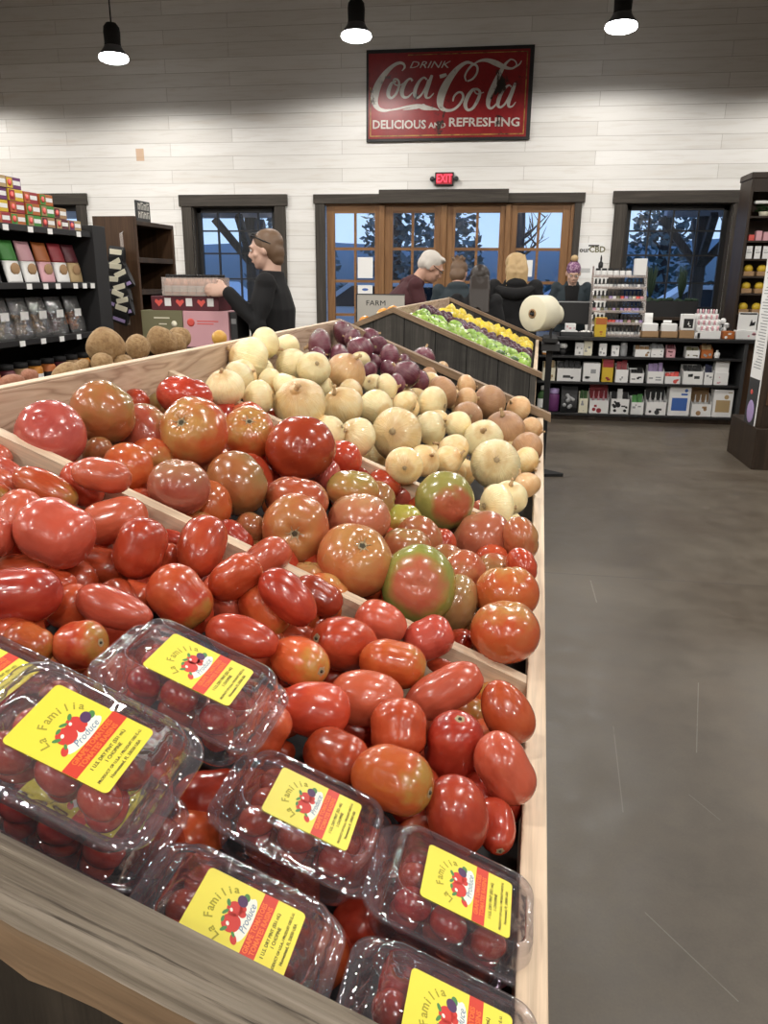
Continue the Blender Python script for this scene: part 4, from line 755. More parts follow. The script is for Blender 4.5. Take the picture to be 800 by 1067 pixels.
def rust_sign():
    m = mat('enamel_red', (.25, .012, .014), .38, .4); t = NT(m); v = t.coord('Object')
    n = t.noise(v, 2.6, 6, .7, .4); n2 = t.noise(v, 9, 5, .7)
    c = t.ramp(n2, [(.3, (.20, .010, .014)), (.7, (.30, .018, .020))])
    c = t.mix(t.ramp(n, [(.585, (0, 0, 0)), (.64, (1, 1, 1))]), c, (.022, .016, .013))
    t.base(c); M['enamel'] = m
    m = mat('enamel_cream', (.58, .56, .51), .4, .4); t = NT(m); v = t.coord('Object'); n = t.noise(v, 2.6, 6, .7, .4); n2 = t.noise(v, 7, 4, .6)
    c = t.ramp(n2, [(.35, (.50, .48, .44)), (.7, (.66, .64, .59))])
    t.base(t.mix(t.ramp(n, [(.585, (0, 0, 0)), (.64, (1, 1, 1))]), c, (.05, .03, .02))); M['enamel_cream'] = m
    m = mat('enamel_gold', (.45, .27, .06), .4, .4); t = NT(m); n = t.noise(t.coord('Object'), 5, 5, .7)
    t.base(t.ramp(n, [(.4, (.48, .29, .07)), (.62, (.06, .035, .015))])); M['enamel_gold'] = m
rust_sign()

M['dark_wall'] = mat('dimmed_unseen_wall', (.22, .20, .18), .8)  # unseen side and rear walls, darkened to hold down bounced light
# ---------------------------------------------------------------- the building
YW = 10.5; X0, X1, Y0, ZC = -7.6, 6.2, -5.0, 5.7
def slab(name, lo, hi, m): return struct(MB().box(lo, hi).build(name, m))
slab('floor', (X0 - .2, Y0 - .2, -.1), (X1 + .2, YW + .2, 0), M['concrete'])
slab('ceiling', (X0 - .2, Y0 - .2, ZC), (X1 + .2, YW + .2, ZC + .15), M['porch_timber'])
slab('wall_left', (X0 - .2, Y0, 0), (X0, YW, ZC), M['dark_wall'])
slab('wall_right', (X1, Y0, 0), (X1 + .2, YW, ZC), M['dark_wall'])
slab('wall_rear', (X0 - .2, Y0 - .2, 0), (X1 + .2, Y0, ZC), M['dark_wall'])
# far wall with its openings (x0, x1, z0, z1)
OPEN = [(-6.95, -5.85, .95, 2.36), (-4.20, -3.05, .95, 2.33), (-2.40, .83, 0, 2.37), (1.42, 2.68, .95, 2.34)]
w = MB(); xs = X0 - .2
for a, b, z0, z1 in OPEN:
    w.box((xs, YW, 0), (a, YW + .2, ZC)); w.box((a, YW, z1), (b, YW + .2, ZC))
    if z0 > 0: w.box((a, YW, 0), (b, YW + .2, z0))
    xs = b
w.box((xs, YW, 0), (X1 + .2, YW + .2, ZC))
struct(w.build('wall_far', M['wall']))
# windows: trim, black sash with muntins, one pane of glass each
def window(n, a, b, z0, z1, cols, rows, sash=.06):
    e = struct(link('window_%d' % n, None, None, T(0, YW, 0))); e.empty_display_size = .1
    tr = MB()
    tr.box((a - .17, -.045, z1 - .01), (b + .17, 0, z1 + .135), .006)
    tr.build('window_trim_head', M['dark_trim_h'], e)
    tr = MB(); tr.box((a - .14, -.035, z0 - .03), (a + .0, 0, z1 - .01), .005); tr.box((b, -.035, z0 - .03), (b + .14, 0, z1 - .01), .005)
    tr.box((a, 0, z0), (a + .02, .2, z1)); tr.box((b - .02, 0, z0), (b, .2, z1)); tr.box((a, 0, z1 - .02), (b, .2, z1))
    tr.build('window_casing', M['dark_trim_v'], e)
    MB().box((a - .16, -.10, z0 - .08), (b + .16, .2, z0), .006).build('window_sill', M['dark_trim_h'], e)
    s = MB(); a2, b2, z2, z3 = a + .02, b - .02, z0, z1 - .02
    s.box((a2, .10, z2), (a2 + sash, .15, z3)); s.box((b2 - sash, .10, z2), (b2, .15, z3)); s.box((a2, .10, z3 - sash), (b2, .15, z3)); s.box((a2, .10, z2), (b2, .15, z2 + sash))
    for x in cols: s.box((x - .010, .105, z2), (x + .010, .145, z3))
    for z in rows: s.box((a2, .107, z - .010), (b2, .143, z + .010))
    s.build('window_sash', M['black'], e)
    MB().box((a2 + .01, .123, z2 + .01), (b2 - .01, .127, z3 - .01)).build('window_glass', M['window_glass'], e)
ROWS = (1.10, 1.40, 1.73, 2.02)
window(1, *OPEN[0], (-6.6, -6.25), ROWS); window(2, *OPEN[1], (-3.89, -3.595, -3.325), ROWS); window(3, *OPEN[3], (1.732, 2.018, 2.31), ROWS)
# the entrance: four glazed leaves between posts under a dark head trim
d = MB(); a, b = OPEN[2][0], OPEN[2][1]
struct(MB().box((a - .13, YW - .045, 2.345), (b + .09, YW, 2.46), .006).build('trim_1', M['dark_trim_h']))
struct(MB().box((-1.66, YW - .09, 2.345), (-.02, YW - .045, 2.505), .006).build('trim_2', M['dark_trim_h']))
struct(MB().box((a - .11, YW - .035, 0), (a + .02, YW, 2.345), .005).build('trim_3', M['dark_trim_v']))
struct(MB().box((b - .03, YW - .035, 0), (b + .055, YW, 2.345), .005).build('trim_4', M['dark_trim_v']))
for n, (l, g0, mun, g1, r) in enumerate(((-2.37, -2.264, -1.99, -1.728, -1.665), (-1.595, -1.488, -1.23, -.951, -.868), (-.79, -.679, -.40, -.118, -.045), (.025, .105, .375, .66, .76))):
    e = struct(link('door_%d' % (n + 1), None, None, T(0, YW + .03, 0))); e.empty_display_size = .1
    s = MB(); s.box((l, 0, .02), (g0, .05, 2.33), .004); s.box((g1, 0, .02), (r, .05, 2.33), .004)
    s.build('door_stile', M['amber_wood'], e)
    s = MB(); s.box((g0, .002, 2.235), (g1, .048, 2.33)); s.box((g0, .002, .02), (g1, .048, .40))
    for z in (1.795, 1.385, .95): s.box((g0, .008, z - .018), (g1, .042, z + .018))
    s.box((mun - .016, .010, .40), (mun + .016, .040, 2.235)); s.build('door_rail', M['amber_rail'], e)
    MB().box((g0, .022, .40), (g1, .028, 2.235)).build('door_glass', M['window_glass'], e)
    if n in (1, 2):
        x = r - .045 if n == 1 else l + .05
        h = MB(); h.tube([(x, -.01, .90), (x, -.055, .93), (x, -.055, 1.22), (x, -.01, 1.25)], .010, 8); h.build('door_handle', M['matte_black'], e)
for n, (x0, x1) in enumerate(((-1.665, -1.595), (-.868, -.79), (-.045, .025), (.76, .83))):
    struct(MB().box((x0, YW + .0, 0), (x1, YW + .1, 2.35), .004).build('trim_%d' % (n + 5), M['amber_wood']))
struct(MB().box((-2.4, YW + .0, 2.33), (.83, YW + .12, 2.37)).build('trim_9', M['amber_rail']))
struct(MB().box((X0, YW - .02, 0), (-2.52, YW, .12), .004).build('baseboard_far', M['dark_trim_h']))

# ---------------------------------------------------------------- outside
struct(MB().box((-40, YW + .2, -.25), (40, 70, -.12)).build('ground', M['grass']))
struct(MB().box((-40, 13.6, -.12), (40, 21, -.10)).build('road', M['asphalt']))
def porch(name, px, label):
    e = thing(name, label, 'porch post', T(px, 13.0, 0)); Yb = 0
    MB().box((-.085, -.085, -.12), (.085, .085, 2.36), .008).build('post', M['porch_timber'], e)
    for dx, dy in ((-1, 0), (1, 0), (0, -1), (0, 1)):
        b = MB(); p = Vector((0, 0, 1.62)); q = Vector((dx * .62, dy * .62, 2.34)); u = (q - p).normalized(); sd = Vector((dy, -dx, 0)) if dx == 0 else Vector((0, 1, 0)); up = sd.cross(u)
        vs = [tuple(c + sd * (.05 * i) + up * (.055 * j)) for c in (p, q) for i, j in ((-1, -1), (1, -1), (1, 1), (-1, 1))]
        b.add(vs, [(3, 2, 1, 0), (4, 5, 6, 7), (0, 1, 5, 4), (1, 2, 6, 5), (2, 3, 7, 6), (3, 0, 4, 7)]); b.build('brace', M['porch_timber'], e)
porch('porch_post', -4.20, 'dark timber porch post with four knee braces outside the window behind the woman holding drinks')
porch('porch_post', 2.92, 'timber porch post with knee braces outside the window above the planter')
tag(MB().box((-8, 12.88, 2.36), (-3.55, 13.12, 2.62), .01).box((-8, YW + .2, 2.62), (-3.55, 13.5, 2.70)).build('porch_roof', M['soffit']), 'grey porch roof slab over the dark timber post', 'porch roof')
tag(MB().box((2.35, 12.88, 2.36), (8, 13.12, 2.62), .01).box((2.35, YW + .2, 2.62), (8, 13.5, 2.70)).build('porch_roof', M['soffit']), 'grey porch roof slab outside the window above the planter', 'porch roof')
def tree(x, y, h, w, seed, label, bare=False):
    rs = random.Random(seed); e = thing('tree', label, 'tree', T(x, y, -.12), 'trees beyond the road')
    t = MB(); t.tube([(0, 0, 0), (.1, 0, h * .4), (0, .1, h * .97)], [.28, .2, .03], 8)
    for k in range(26 if bare else 8):
        z = h * rs.uniform(.25, .9); a = rs.uniform(0, 6.28); L = w * rs.uniform(.5, 1.) * (1.15 - z / h)
        q = Vector((math.cos(a) * L, math.sin(a) * L, z + L * .8)); t.tube([(0, 0, z), tuple(q * .5 + Vector((0, 0, z * .5 - .1))), tuple(q)], [.07, .045, .012], 5)
        if bare:
            for j in range(3):
                d = Vector((rs.gauss(0, .5), rs.gauss(0, .5), rs.uniform(.3, .9))); t.tube([tuple(q * (.5 + .2 * j) + Vector((0, 0, z * (.5 - .2 * j)))), tuple(q * (.5 + .2 * j) + Vector((0, 0, z * (.5 - .2 * j))) + d)], [.03, .008], 4)
    t.build('trunk', M['bark'], e)
    f = MB(); n = 160 if bare else 1500
    for k in range(n):                                        # leaf sprays
        zz = rs.uniform(.08, 1.) if not bare else rs.uniform(.03, .16); rr = w * (1.08 - zz) * math.sqrt(rs.uniform(.1, 1)); a = rs.uniform(0, 6.28)
        c = Vector((rr * math.cos(a), rr * math.sin(a), zz * h)); s_ = rs.uniform(.10, .26) * (1.3 - .7 * zz)
        d1 = Vector((rs.gauss(0, 1), rs.gauss(0, 1), rs.gauss(0, .7))).normalized() * s_; d2 = d1.cross(Vector((rs.gauss(0, 1), rs.gauss(0, 1), rs.gauss(0, 1)))).normalized() * s_ * .5
        f.add([tuple(c - d1), tuple(c + d2), tuple(c + d1), tuple(c - d2)], [(0, 1, 2, 3)])
    f.build('foliage', M['pine'], e)
for k, (x, y, h, w, br, lb) in enumerate(((-10.8, 30, 9, 2.0, 0, 'dark evergreen beyond the road seen in the window at the bookcase'), (-7.2, 27, 8, 1.9, 0, 'dense dark evergreen seen through the first glazed door'),
        (-4.6, 33, 9.5, 1.9, 0, 'tall evergreen seen through the door behind the white haired man'), (-2.2, 28, 8.5, 1.7, 0, 'evergreen seen through the third glazed door'), (.4, 35, 9, 1.8, 1, 'bare grey tree seen through the third and fourth doors'),
        (2.6, 29, 9, 1.6, 1, 'bare branching tree seen through the last glazed door'), (6.0, 33, 9, 1.9, 0, 'evergreen seen through the window above the bottle rack'), (9.3, 35, 10, 1.7, 1, 'bare tree seen in the middle of the window above the planter'),
        (9.2, 28, 7.5, 2.0, 0, 'broad evergreen seen by the porch post above the planter'), (-13.4, 33, 8, 2.8, 0, 'evergreen far across the road behind the potato sacks window'))):
    if k in (0, 9): continue
    tree(x, y, h, w, 40 + k, lb, br)
tag(MB().tube([(-30, 47, .3), (-12, 46, .6), (0, 47, .4), (12, 46, .7), (30, 47, .3)], [2.6, 3.0, 2.7, 3.1, 2.6], 10).build('hedge_bank', M['hazed_bank']), 'low dark wooded bank running behind the trees outside', 'hedge')  # distance haze is put into the bank's pale bluish colour
def car(x, y, m, label, rz=0):
    e = thing('car', label, 'car', T(x, y, -.10) @ Matrix.Rotation(rz, 4, 'Z'))
    prof = [(-2.2, .28), (2.2, .28), (2.25, .62), (2.1, .82), (1.2, .92), (.62, 1.42), (-1.15, 1.45), (-1.85, .98), (-2.2, .92), (-2.28, .6)]
    b = MB(); b.prism([(p[0], p[1]) for p in prof], -.85, .85, M=Matrix.Rotation(R(90), 4, 'X')); b.build('body', m, e)
    g = MB(); g.prism([(1.08, .95), (.56, 1.36), (-1.1, 1.38), (-1.68, .98)], -.86, .86, M=Matrix.Rotation(R(90), 4, 'X')); g.build('side_window', M['car_glass'], e)
    for wx in (-1.4, 1.4):
        for wy in (-.72, .72):
            q = MB(); q.lathe([(.20, -.1), (.32, -.1), (.34, -.05), (.34, .05), (.32, .1), (.20, .1)], 18, M=T(wx, wy, .34) @ Matrix.Rotation(R(90), 4, 'X')); q.build('wheel', M['matte_black'], e)
car(-6.9, 17.5, M['car_white'], 'white parked car seen low in the window behind the woman holding drinks')
car(-2.1, 16.9, M['car_white'], 'white parked car seen low through the first glazed doors', R(8))
car(2.55, 20.5, M['car_blue'], 'blue parked car seen low through the last glazed door')
car(4.6, 16.3, M['car_white'], 'pale parked car seen behind the planter grasses', R(-6))

# ---------------------------------------------------------------- lamps
def lamp_unit(name, x, y, z, label):
    e = thing(name, label, 'pendant lamp', T(x, y, z) @ Matrix.Diagonal((1.1, 1.1, 1.0, 1)), 'pendant lamps')
    MB().tube([(0, 0, .34), (0, 0, ZC - z)], .008, 8).build('cord', M['matte_black'], e)
    MB().lathe([(.012, .37), (.05, .36), (.078, .32), (.084, .27), (.08, .16), (.085, .13)], 20).build('socket_housing', M['matte_black'], e)
    s = MB(); s.lathe([(.084, .135), (.098, .105), (.135, .055), (.140, .042), (.134, .042), (.094, .095), (.08, .125)], 28, cap=False); s.build('shade', M['lamp_glass'], e)
    b = MB(); b.lathe([(.120, .055), (.142, .035), (.149, .010), (.136, -.012), (.10, -.028), (.05, -.036), (.0, -.038)], 24, cap=False); b.build('bulb', M['bulb'], e)
    return e
LZ = {-4.50: 3.76, -1.72: 3.89, 1.03: 3.885}
for x, lb in ((-4.50, 'black pendant lamp hanging on its cord beyond the snack shelves'), (-1.72, 'black pendant lamp hanging beside the red enamel sign'), (1.03, 'black pendant lamp hanging above the checkout counter')):
    lamp_unit('pendant_lamp', x, 9.2, LZ[x], lb)
def light(x, y, z, W):
    l = bpy.data.lights.new('lamp_light', 'SPOT'); l.energy = W; l.spot_size = R(SPOT); l.spot_blend = .25; l.shadow_soft_size = .10; l.color = (1, .955, .89)
    o = bpy.data.objects.new('lamp_light', l); COL.objects.link(o); o.location = (x, y, z)
for iy, y in enumerate((9.2, 6.4, 3.6, .8, -2.0, -4.4)):
    for x in (-7.2, -4.50, -1.72, 1.03, 3.8):
        light(x, y, LZ.get(x, 3.8) - .085 if iy == 0 else 3.8, LAMP_W * (.84 if iy == 0 else 1.))
# ---------------------------------------------------------------- the gabled produce displays (local frame: x across, y along, z up)
SL = .405
def zp(u, h=0.): return EYE - .435 - SL * u + h       # height of the slope plane, h above it
UR = -.675                                             # the ridge
def zs(u, h=0.):                                       # both slopes of the gable
    return zp(u, h) if u >= UR else zp(2 * UR - u, h)
def slope_strip(b, ua, ub, v0, v1, h0, h1, mi=0):
    """a board lying along the slope from ua to ub, between v0 and v1, bottom h0 / top h1 above the slope plane"""
    vs = [(u, v, zs(u, h)) for v in (v0, v1) for u, h in ((ua, h0), (ub, h0), (ub, h1), (ua, h1))]
    b.add(vs, [(0, 1, 2, 3), (7, 6, 5, 4), (0, 4, 5, 1), (1, 5, 6, 2), (2, 6, 7, 3), (3, 7, 4, 0)], mi)
def live_edge(b, ua, ub, v0, v1, h0, h1, seed, n=40):
    rs = random.Random(seed); vs = []
    off = [0.]
    for i in range(n): off.append(off[-1] * .8 + rs.gauss(0, .0022))
    for i in range(n + 1):
        u = ua + (ub - ua) * i / n; e = off[i]
        vs += [(u, v0 + e * .25, zs(u, h0) - .006 * math.sin(i * .35) + e), (u, v1, zs(u, h0)), (u, v1, zs(u, h1)), (u, v0 + .004 + e * .4, zs(u, h1)), (u, v0 + e * .3, zs(u, h1 - .004))]
    fs = [(4, 3, 2, 1, 0), tuple(5 * n + k for k in range(5))]
    for i in range(n):
        a = 5 * i
        for k in range(4): fs.append((a + k, a + k + 1, a + 6 + k, a + 5 + k))
    b.add(vs, fs); b.add(vs, [(5 * i + 4, 5 * i, 5 * i + 5, 5 * i + 9) for i in range(n)], 1)
def gable_display(label, v0, v1, du, dividers, near_mats, planks='barn_planks'):
    e = thing('produce_display', label, 'produce display', Matrix(BROT) @ T(du, 0, 0), 'gabled produce displays')
    uL = 2 * UR - .0335
    for nm, va, vb in (('end_panel', v0 + .012, v0 + .032), ('end_panel', v1 - .032, v1 - .012)):
        b = MB(); poly = [(.030, .10), (.030, zs(.03, .005)), (UR, zs(UR, .005)), (uL + .004, zs(uL + .004, .005)), (uL + .004, .10)]
        vs = [(u, va, z) for u, z in poly] + [(u, vb, z) for u, z in poly]; n = 5
        b.add(vs, [tuple(range(n)), tuple(range(2 * n - 1, n - 1, -1))] + [(i, n + i, n + (i + 1) % n, (i + 1) % n) for i in range(n)])
        b.build(nm, M[planks if va < v0 + .1 else 'barn_planks'], e)
    for va, vb, lv in ((v0, v0 + .04, 1), (v1 - .04, v1, 0)):
        for s in (0, 1):
            b = MB(); ua, ub = (UR - .014, .058) if s == 0 else (2 * UR - .058, UR + .014)
            ua, ub = (UR, .058) if s == 0 else (2 * UR - .058, UR)
            if lv and near_mats == 'weathered_board': live_edge(b, ua, ub, va, vb, .003, .030, 4 + s)
            else: slope_strip(b, ua, ub, va, vb, .004, .030)
            b.build('cap_board', [M[near_mats if lv else 'cap_board'], M['cap_board']], e)
    MB().box((UR - .010, v0 + .04, zs(UR) - .16), (UR + .010, v1 - .04, EYE - .1395), .002).build('ridge_board', [M['plywood']], e)
    MB().box((UR - .0095, v0 + .041, EYE - .1395), (UR + .0095, v1 - .041, EYE - .137), .0005).build('ridge_lit_edge', M['pale_wood_along'], e)  # paler strip on the ridge top: light from above put into its colour
    for s in (0, 1):
        x = lambda u: u if s == 0 else 2 * UR - u
        a, c = sorted((x(.0125), x(.0335)))
        MB().box((a, v0 + .04, EYE - .60), (c, v1 - .04, EYE - .44), .0015).build('lip_board', M['pale_wood_along'], e)
        b = MB(); a, c = (UR + .010, .0125) if s == 0 else (2 * UR - .0125, UR - .010)
        slope_strip(b, a, c, v0 + .032, v1 - .032, -.115, -.10); b.build('deck_board', M['matte_black'], e)
        a, c = sorted((x(-.02), x(.0)))
        MB().box((a, v0 + .033, .10), (c, v1 - .033, EYE - .58)).build('skirt_board', M['barn_planks'], e)
        for vd in dividers:
            b = MB(); a, c = (UR + .0105, .012) if s == 0 else (2 * UR - .012, UR - .0105)
            slope_strip(b, a, c, vd, vd + .019, -.099, .0); b.build('divider', M['pale_wood_across'], e)
    MB().box((UR * 2 + .06, v0 + .06, 0), (-.06, v1 - .06, .10)).build('plinth', M['matte_black'], e)
    return e
gable_display('long gabled wooden display heaped with tomatoes and onions, weathered board across its near end', .267, 2.64, 0, (.798, 1.325), 'weathered_board', 'barn_planks_brown')
gable_display('gabled barn wood display behind the onions, holding green apples and lemons', 3.80, 6.20, -.028, (), 'cap_board')

# ---------------------------------------------------------------- produce meshes (unit size, stem towards +z)
def roma_mesh(seed):
    rs = random.Random(seed); a0 = rs.uniform(0, 6.3); am = rs.uniform(.01, .035); p1 = rs.uniform(2.0, 2.7); tp = rs.uniform(-.10, .16); bend = rs.uniform(-.10, .10); pinch = rs.choice((0, 0, 0, .07))
    pr = lambda z: (1 - abs(z) ** p1) ** (1 / 2.05) * (1 - tp * z) * (1 - pinch * math.exp(-((z - .1) / .3) ** 2)); mx = max(pr(-1 + k * .05) for k in range(1, 40))
    b = MB(); N, K = 28, 20; vs = [(0, 0, -1)]; fs = []
    for i in range(1, K):
        z = -math.cos(math.pi * i / K); r = pr(z) / mx
        for k in range(N):
            a = 2 * math.pi * k / N; rr = r * (1 + am * math.cos(3 * a + a0) * (1 - .4 * z) + am * .5 * math.cos(2 * a + 2 * a0))
            zz = z - .055 * math.exp(-(r / .22) ** 2) * (1 if z > 0 else 0)
            vs.append((rr * math.cos(a) + bend * (1 - z * z), rr * math.sin(a), zz))
    vs.append((0, 0, .93)); t = len(vs) - 1
    for k in range(N):
        k2 = (k + 1) % N; fs += [(0, 1 + k2, 1 + k), (t, t - N + k, t - N + k2)]
        for i in range(K - 2): a = 1 + i * N; fs.append((a + k, a + k2, a + N + k2, a + N + k))
    b.add(vs, fs, 0, True); return b
def beef_mesh(seed):
    rs = random.Random(seed); n = rs.choice((5, 6, 7)); a0 = rs.uniform(0, 6.3); am = rs.uniform(.012, .040); a1 = rs.uniform(0, 6.3); el = rs.uniform(.0, .05); cre = rs.uniform(.0, .07)
    b = MB(); N, K = 48, 26; vs = [(0, 0, -.93)]; fs = []
    for i in range(1, K):
        th = math.pi * i / K; z = -math.cos(th); r = math.sin(th) ** .92
        top = max(0, z) ** 2; bot = max(0, -z) ** 3
        for k in range(N):
            a = 2 * math.pi * k / N; lob = math.cos(n * a + a0) * am * (.35 + 1.3 * top) + el * math.cos(2 * a + a1) - cre * math.exp(-(((a - a1) % 6.283 - 3.14) / .16) ** 2) * (.3 + top)
            rr = r * (1 + lob); zz = z * (1 + .4 * lob) - .20 * math.exp(-(r / .27) ** 2) * (z > 0) + .06 * math.exp(-(r / .12) ** 2) * (z < 0)
            vs.append((rr * math.cos(a), rr * math.sin(a), zz))
    vs.append((0, 0, .79)); t = len(vs) - 1
    for k in range(N):
        k2 = (k + 1) % N; fs += [(0, 1 + k2, 1 + k), (t, t - N + k, t - N + k2)]
        for i in range(K - 2): a = 1 + i * N; fs.append((a + k, a + k2, a + N + k2, a + N + k))
    b.add(vs, fs, 0, True); return b
def onion_mesh(seed):
    rs = random.Random(seed); sq = rs.uniform(.86, 1.0); a0 = rs.uniform(0, 6.3); wob = rs.uniform(.01, .03); nk = rs.uniform(.13, .2); p = rs.uniform(.8, 1.0)
    prof = []
    K = 24
    for i in range(K + 1):
        th = math.pi * i / K; z = -math.cos(th); r = math.sin(th) ** p
        if z > .55: q = (z - .55) / .45; r = max(r, nk * q) ; z = z + .16 * q * q
        if z < -.8: z += .03
        prof.append((max(r, .03), z * sq))
    b = MB(); b.lathe(prof, 28, fn=lambda a, z: 1 + wob * math.cos(2 * a + a0) + wob * .6 * math.cos(5 * a + 2 * a0 + z)); return b
def potato_mesh(seed):
    rs = random.Random(seed); ph = [rs.uniform(0, 6.3) for _ in range(6)]
    b = MB(); b.ball((0, 0, 0), 1, 26, 16, fn=lambda q: 1 + .06 * math.sin(2.1 * q.x + ph[0]) + .07 * math.sin(2.6 * q.z + ph[1]) + .04 * math.sin(5 * q.y + ph[2]) * math.sin(4 * q.z + ph[3])); return b
GEO = {'r': [roma_mesh(s) for s in range(7)], 'b': [beef_mesh(s) for s in range(9)], 'o': [onion_mesh(s) for s in range(6)]}
CACHE = {}
def shared(key, name, builder, m):
    if key not in CACHE: CACHE[key] = builder.mesh(name, m)
    return CACHE[key]
def scar_geo(kind):
    b = MB(); rs = random.Random(3)
    if kind == 'r':
        b.lathe([(.0, .955), (.10, .95), (.17, .962), (.20, .945)], 12, 0, cap=False, fn=lambda a, z: 1 + .18 * math.cos(5 * a)); b.lathe([(.0, 1.0), (.05, .99), (.07, .95)], 8, 1, cap=False)
    else:
        b.lathe([(.0, .83), (.075, .832), (.115, .845), (.135, .835)], 14, 0, cap=False, fn=lambda a, z: 1 + .12 * math.cos(5 * a)); b.lathe([(0, .842), (.05, .842), (.075, .838), (.09, .830)], 10, 1, cap=False, fn=lambda a, z: 1 + .15 * math.cos(5 * a + 1))
        for k in range(6): a = 1.05 * k + .3; b.tube([(.10 * math.cos(a), .10 * math.sin(a), .845), (.19 * math.cos(a + .1), .19 * math.sin(a + .1), .868), (.26 * math.cos(a), .26 * math.sin(a), .905)], [.018, .012, .003], 5, 0)
    return b
def neck_geo(seed):
    rs = random.Random(seed); b = MB(); dx, dy = rs.uniform(-.1, .1), rs.uniform(-.1, .1)
    b.tube([(0, 0, .96), (dx * .3, dy * .3, 1.1), (dx, dy, 1.26), (dx * 1.7, dy * 1.7, 1.36)], [.19, .12, .075, .10], 10, 0, flat=.75)
    for k in range(5):
        a = k * 1.3; b.tube([(dx, dy, 1.22), (dx + .10 * math.cos(a), dy + .10 * math.sin(a), 1.38 + .05 * rs.random())], [.03, .008], 4, 0)
    return b
def root_geo(seed):
    rs = random.Random(seed); b = MB(); b.lathe([(0, -.99), (.09, -.985), (.13, -.94)], 10, cap=False)
    for k in range(9):
        a = k * .7; r = .05 + .05 * rs.random(); b.tube([(r * math.cos(a), r * math.sin(a), -.95), (2.1 * r * math.cos(a + .5), 2.1 * r * math.sin(a + .5), -1.04 - .08 * rs.random())], [.012, .004], 4)
    return b
NECKS = [neck_geo(s) for s in range(3)]; ROOTS = [root_geo(s) for s in range(2)]
def orient(axis, roll):
    q = Vector((0, 0, 1)).rotation_difference(Vector(axis).normalized()) @ Quaternion((0, 0, 1), roll)
    return Matrix(BROT) @ q.to_matrix().to_4x4()
KIND = {'r': ('plum_tomato', 'plum tomato', 'roma_'), 'b': ('slicing_tomato', 'tomato', 'beef_'), 'o': ('onion', 'onion', 'onion_')}
GRP = {'r': 'plum tomatoes in the display', 'b': 'slicing tomatoes in the display', 'o': 'pale and brown onions in the display'}
rp = random.Random(21)
for i, (k, u, v, z, a, b_, ax, ay, az, sc, col, buried, lab) in enumerate(PROD):
    nm, cat, pre = KIND[k]; vi = rp.randrange(len(GEO[k])); nm = 'red_onion' if col == 'R' else nm
    me = shared((k, vi, col), nm, GEO[k][vi], M[pre + col])
    o = link(nm, me); size = (b_, b_, a) if k == 'r' else (a, a, b_)
    o.matrix_world = Matrix.Translation(BW(u, v, z + EYE)) @ orient((ax, ay, az), rp.uniform(0, 6.28)) @ Matrix.Diagonal((*size, 1))
    grp = 'red onions in the display' if col == 'R' else GRP[k]
    tag(o, lab, cat, ('buried ' + grp) if buried else grp)
    if k == 'o':
        if not buried:
            j = rp.randrange(3); link('dry_neck', shared(('n', j), 'dry_neck', NECKS[j], M['dry_skin']), o)
            j = rp.randrange(2); link('root_tuft', shared(('t', j), 'root_tuft', ROOTS[j], M['root']), o)
    elif sc: link('stem_scar', shared(('s', k), 'stem_scar', scar_geo(k), [M['scar'], M['scar_dark']]), o)

# potatoes on the far slope, their tops showing over the ridge board
POT = [potato_mesh(s) for s in range(5)]
for i, (u, v, z, a, b_, ang, m, nm, lab) in enumerate((
    (-.755, 1.272, -.120, .040, .033, -.5, 'potato', 'potato', 'largest potato standing over the ridge board, nearest the snack shelves'),
    (-.752, 1.380, -.131, .026, .023, .2, 'potato', 'potato', 'small round potato between the two largest potatoes'),
    (-.752, 1.475, -.126, .038, .029, .55, 'potato', 'potato', 'large upright potato in front of the olive carton'),
    (-.815, 1.675, -.146, .034, .022, .6, 'potato', 'potato', 'long potato leaning behind the large upright potato'),
    (-.85, 1.765, -.142, .029, .026, .1, 'potato', 'potato', 'potato highest on the ridge in front of the pink carton'),
    (-.725, 1.205, -.143, .024, .019, 0, 'potato', 'potato', 'half hidden potato at the foot of the largest potato'),
    (-.725, 1.275, -.151, .024, .016, 0, 'potato', 'potato', 'low flat potato below the small round potato'),
    (-.75, 1.185, -.148, .018, .013, .3, 'potato', 'potato', 'smallest potato beside the foot of the largest one'),
    (-.735, 1.115, -.146, .035, .014, .1, 'potato', 'potato', 'long low potato lying along the ridge board'),
    (-.74, 1.030, -.144, .014, .011, 0, 'sweet_potato', 'sweet_potato', 'small reddish sweet potato peeking over the ridge board'),
    (-.73, .975, -.146, .026, .012, 0, 'sweet_potato', 'sweet_potato', 'pale reddish sweet potato lowest along the ridge board'),
    (-.80, 1.888, -.150, .022, .019, 0, 'mango', 'mango', 'yellow mango peeking over the ridge board in front of the pink carton'))):
    o = link(nm, shared((nm, i % 5), nm, POT[i % 5], M[m]))
    d = (VN * math.cos(ang) + Vector((0, 0, 1)) * math.sin(ang) * (-1 if nm == 'potato' and ang > .3 else 1)).normalized()
    q = Vector((1, 0, 0)).rotation_difference(d)
    o.matrix_world = Matrix.Translation(BW(u, v, z + EYE)) @ q.to_matrix().to_4x4() @ Matrix.Diagonal((a, b_, b_ * .98, 1))
    tag(o, lab, 'potato' if 'potato' in nm else 'mango', {'potato': 'potatoes over the ridge', 'sweet_potato': 'sweet potatoes over the ridge'}.get(nm))

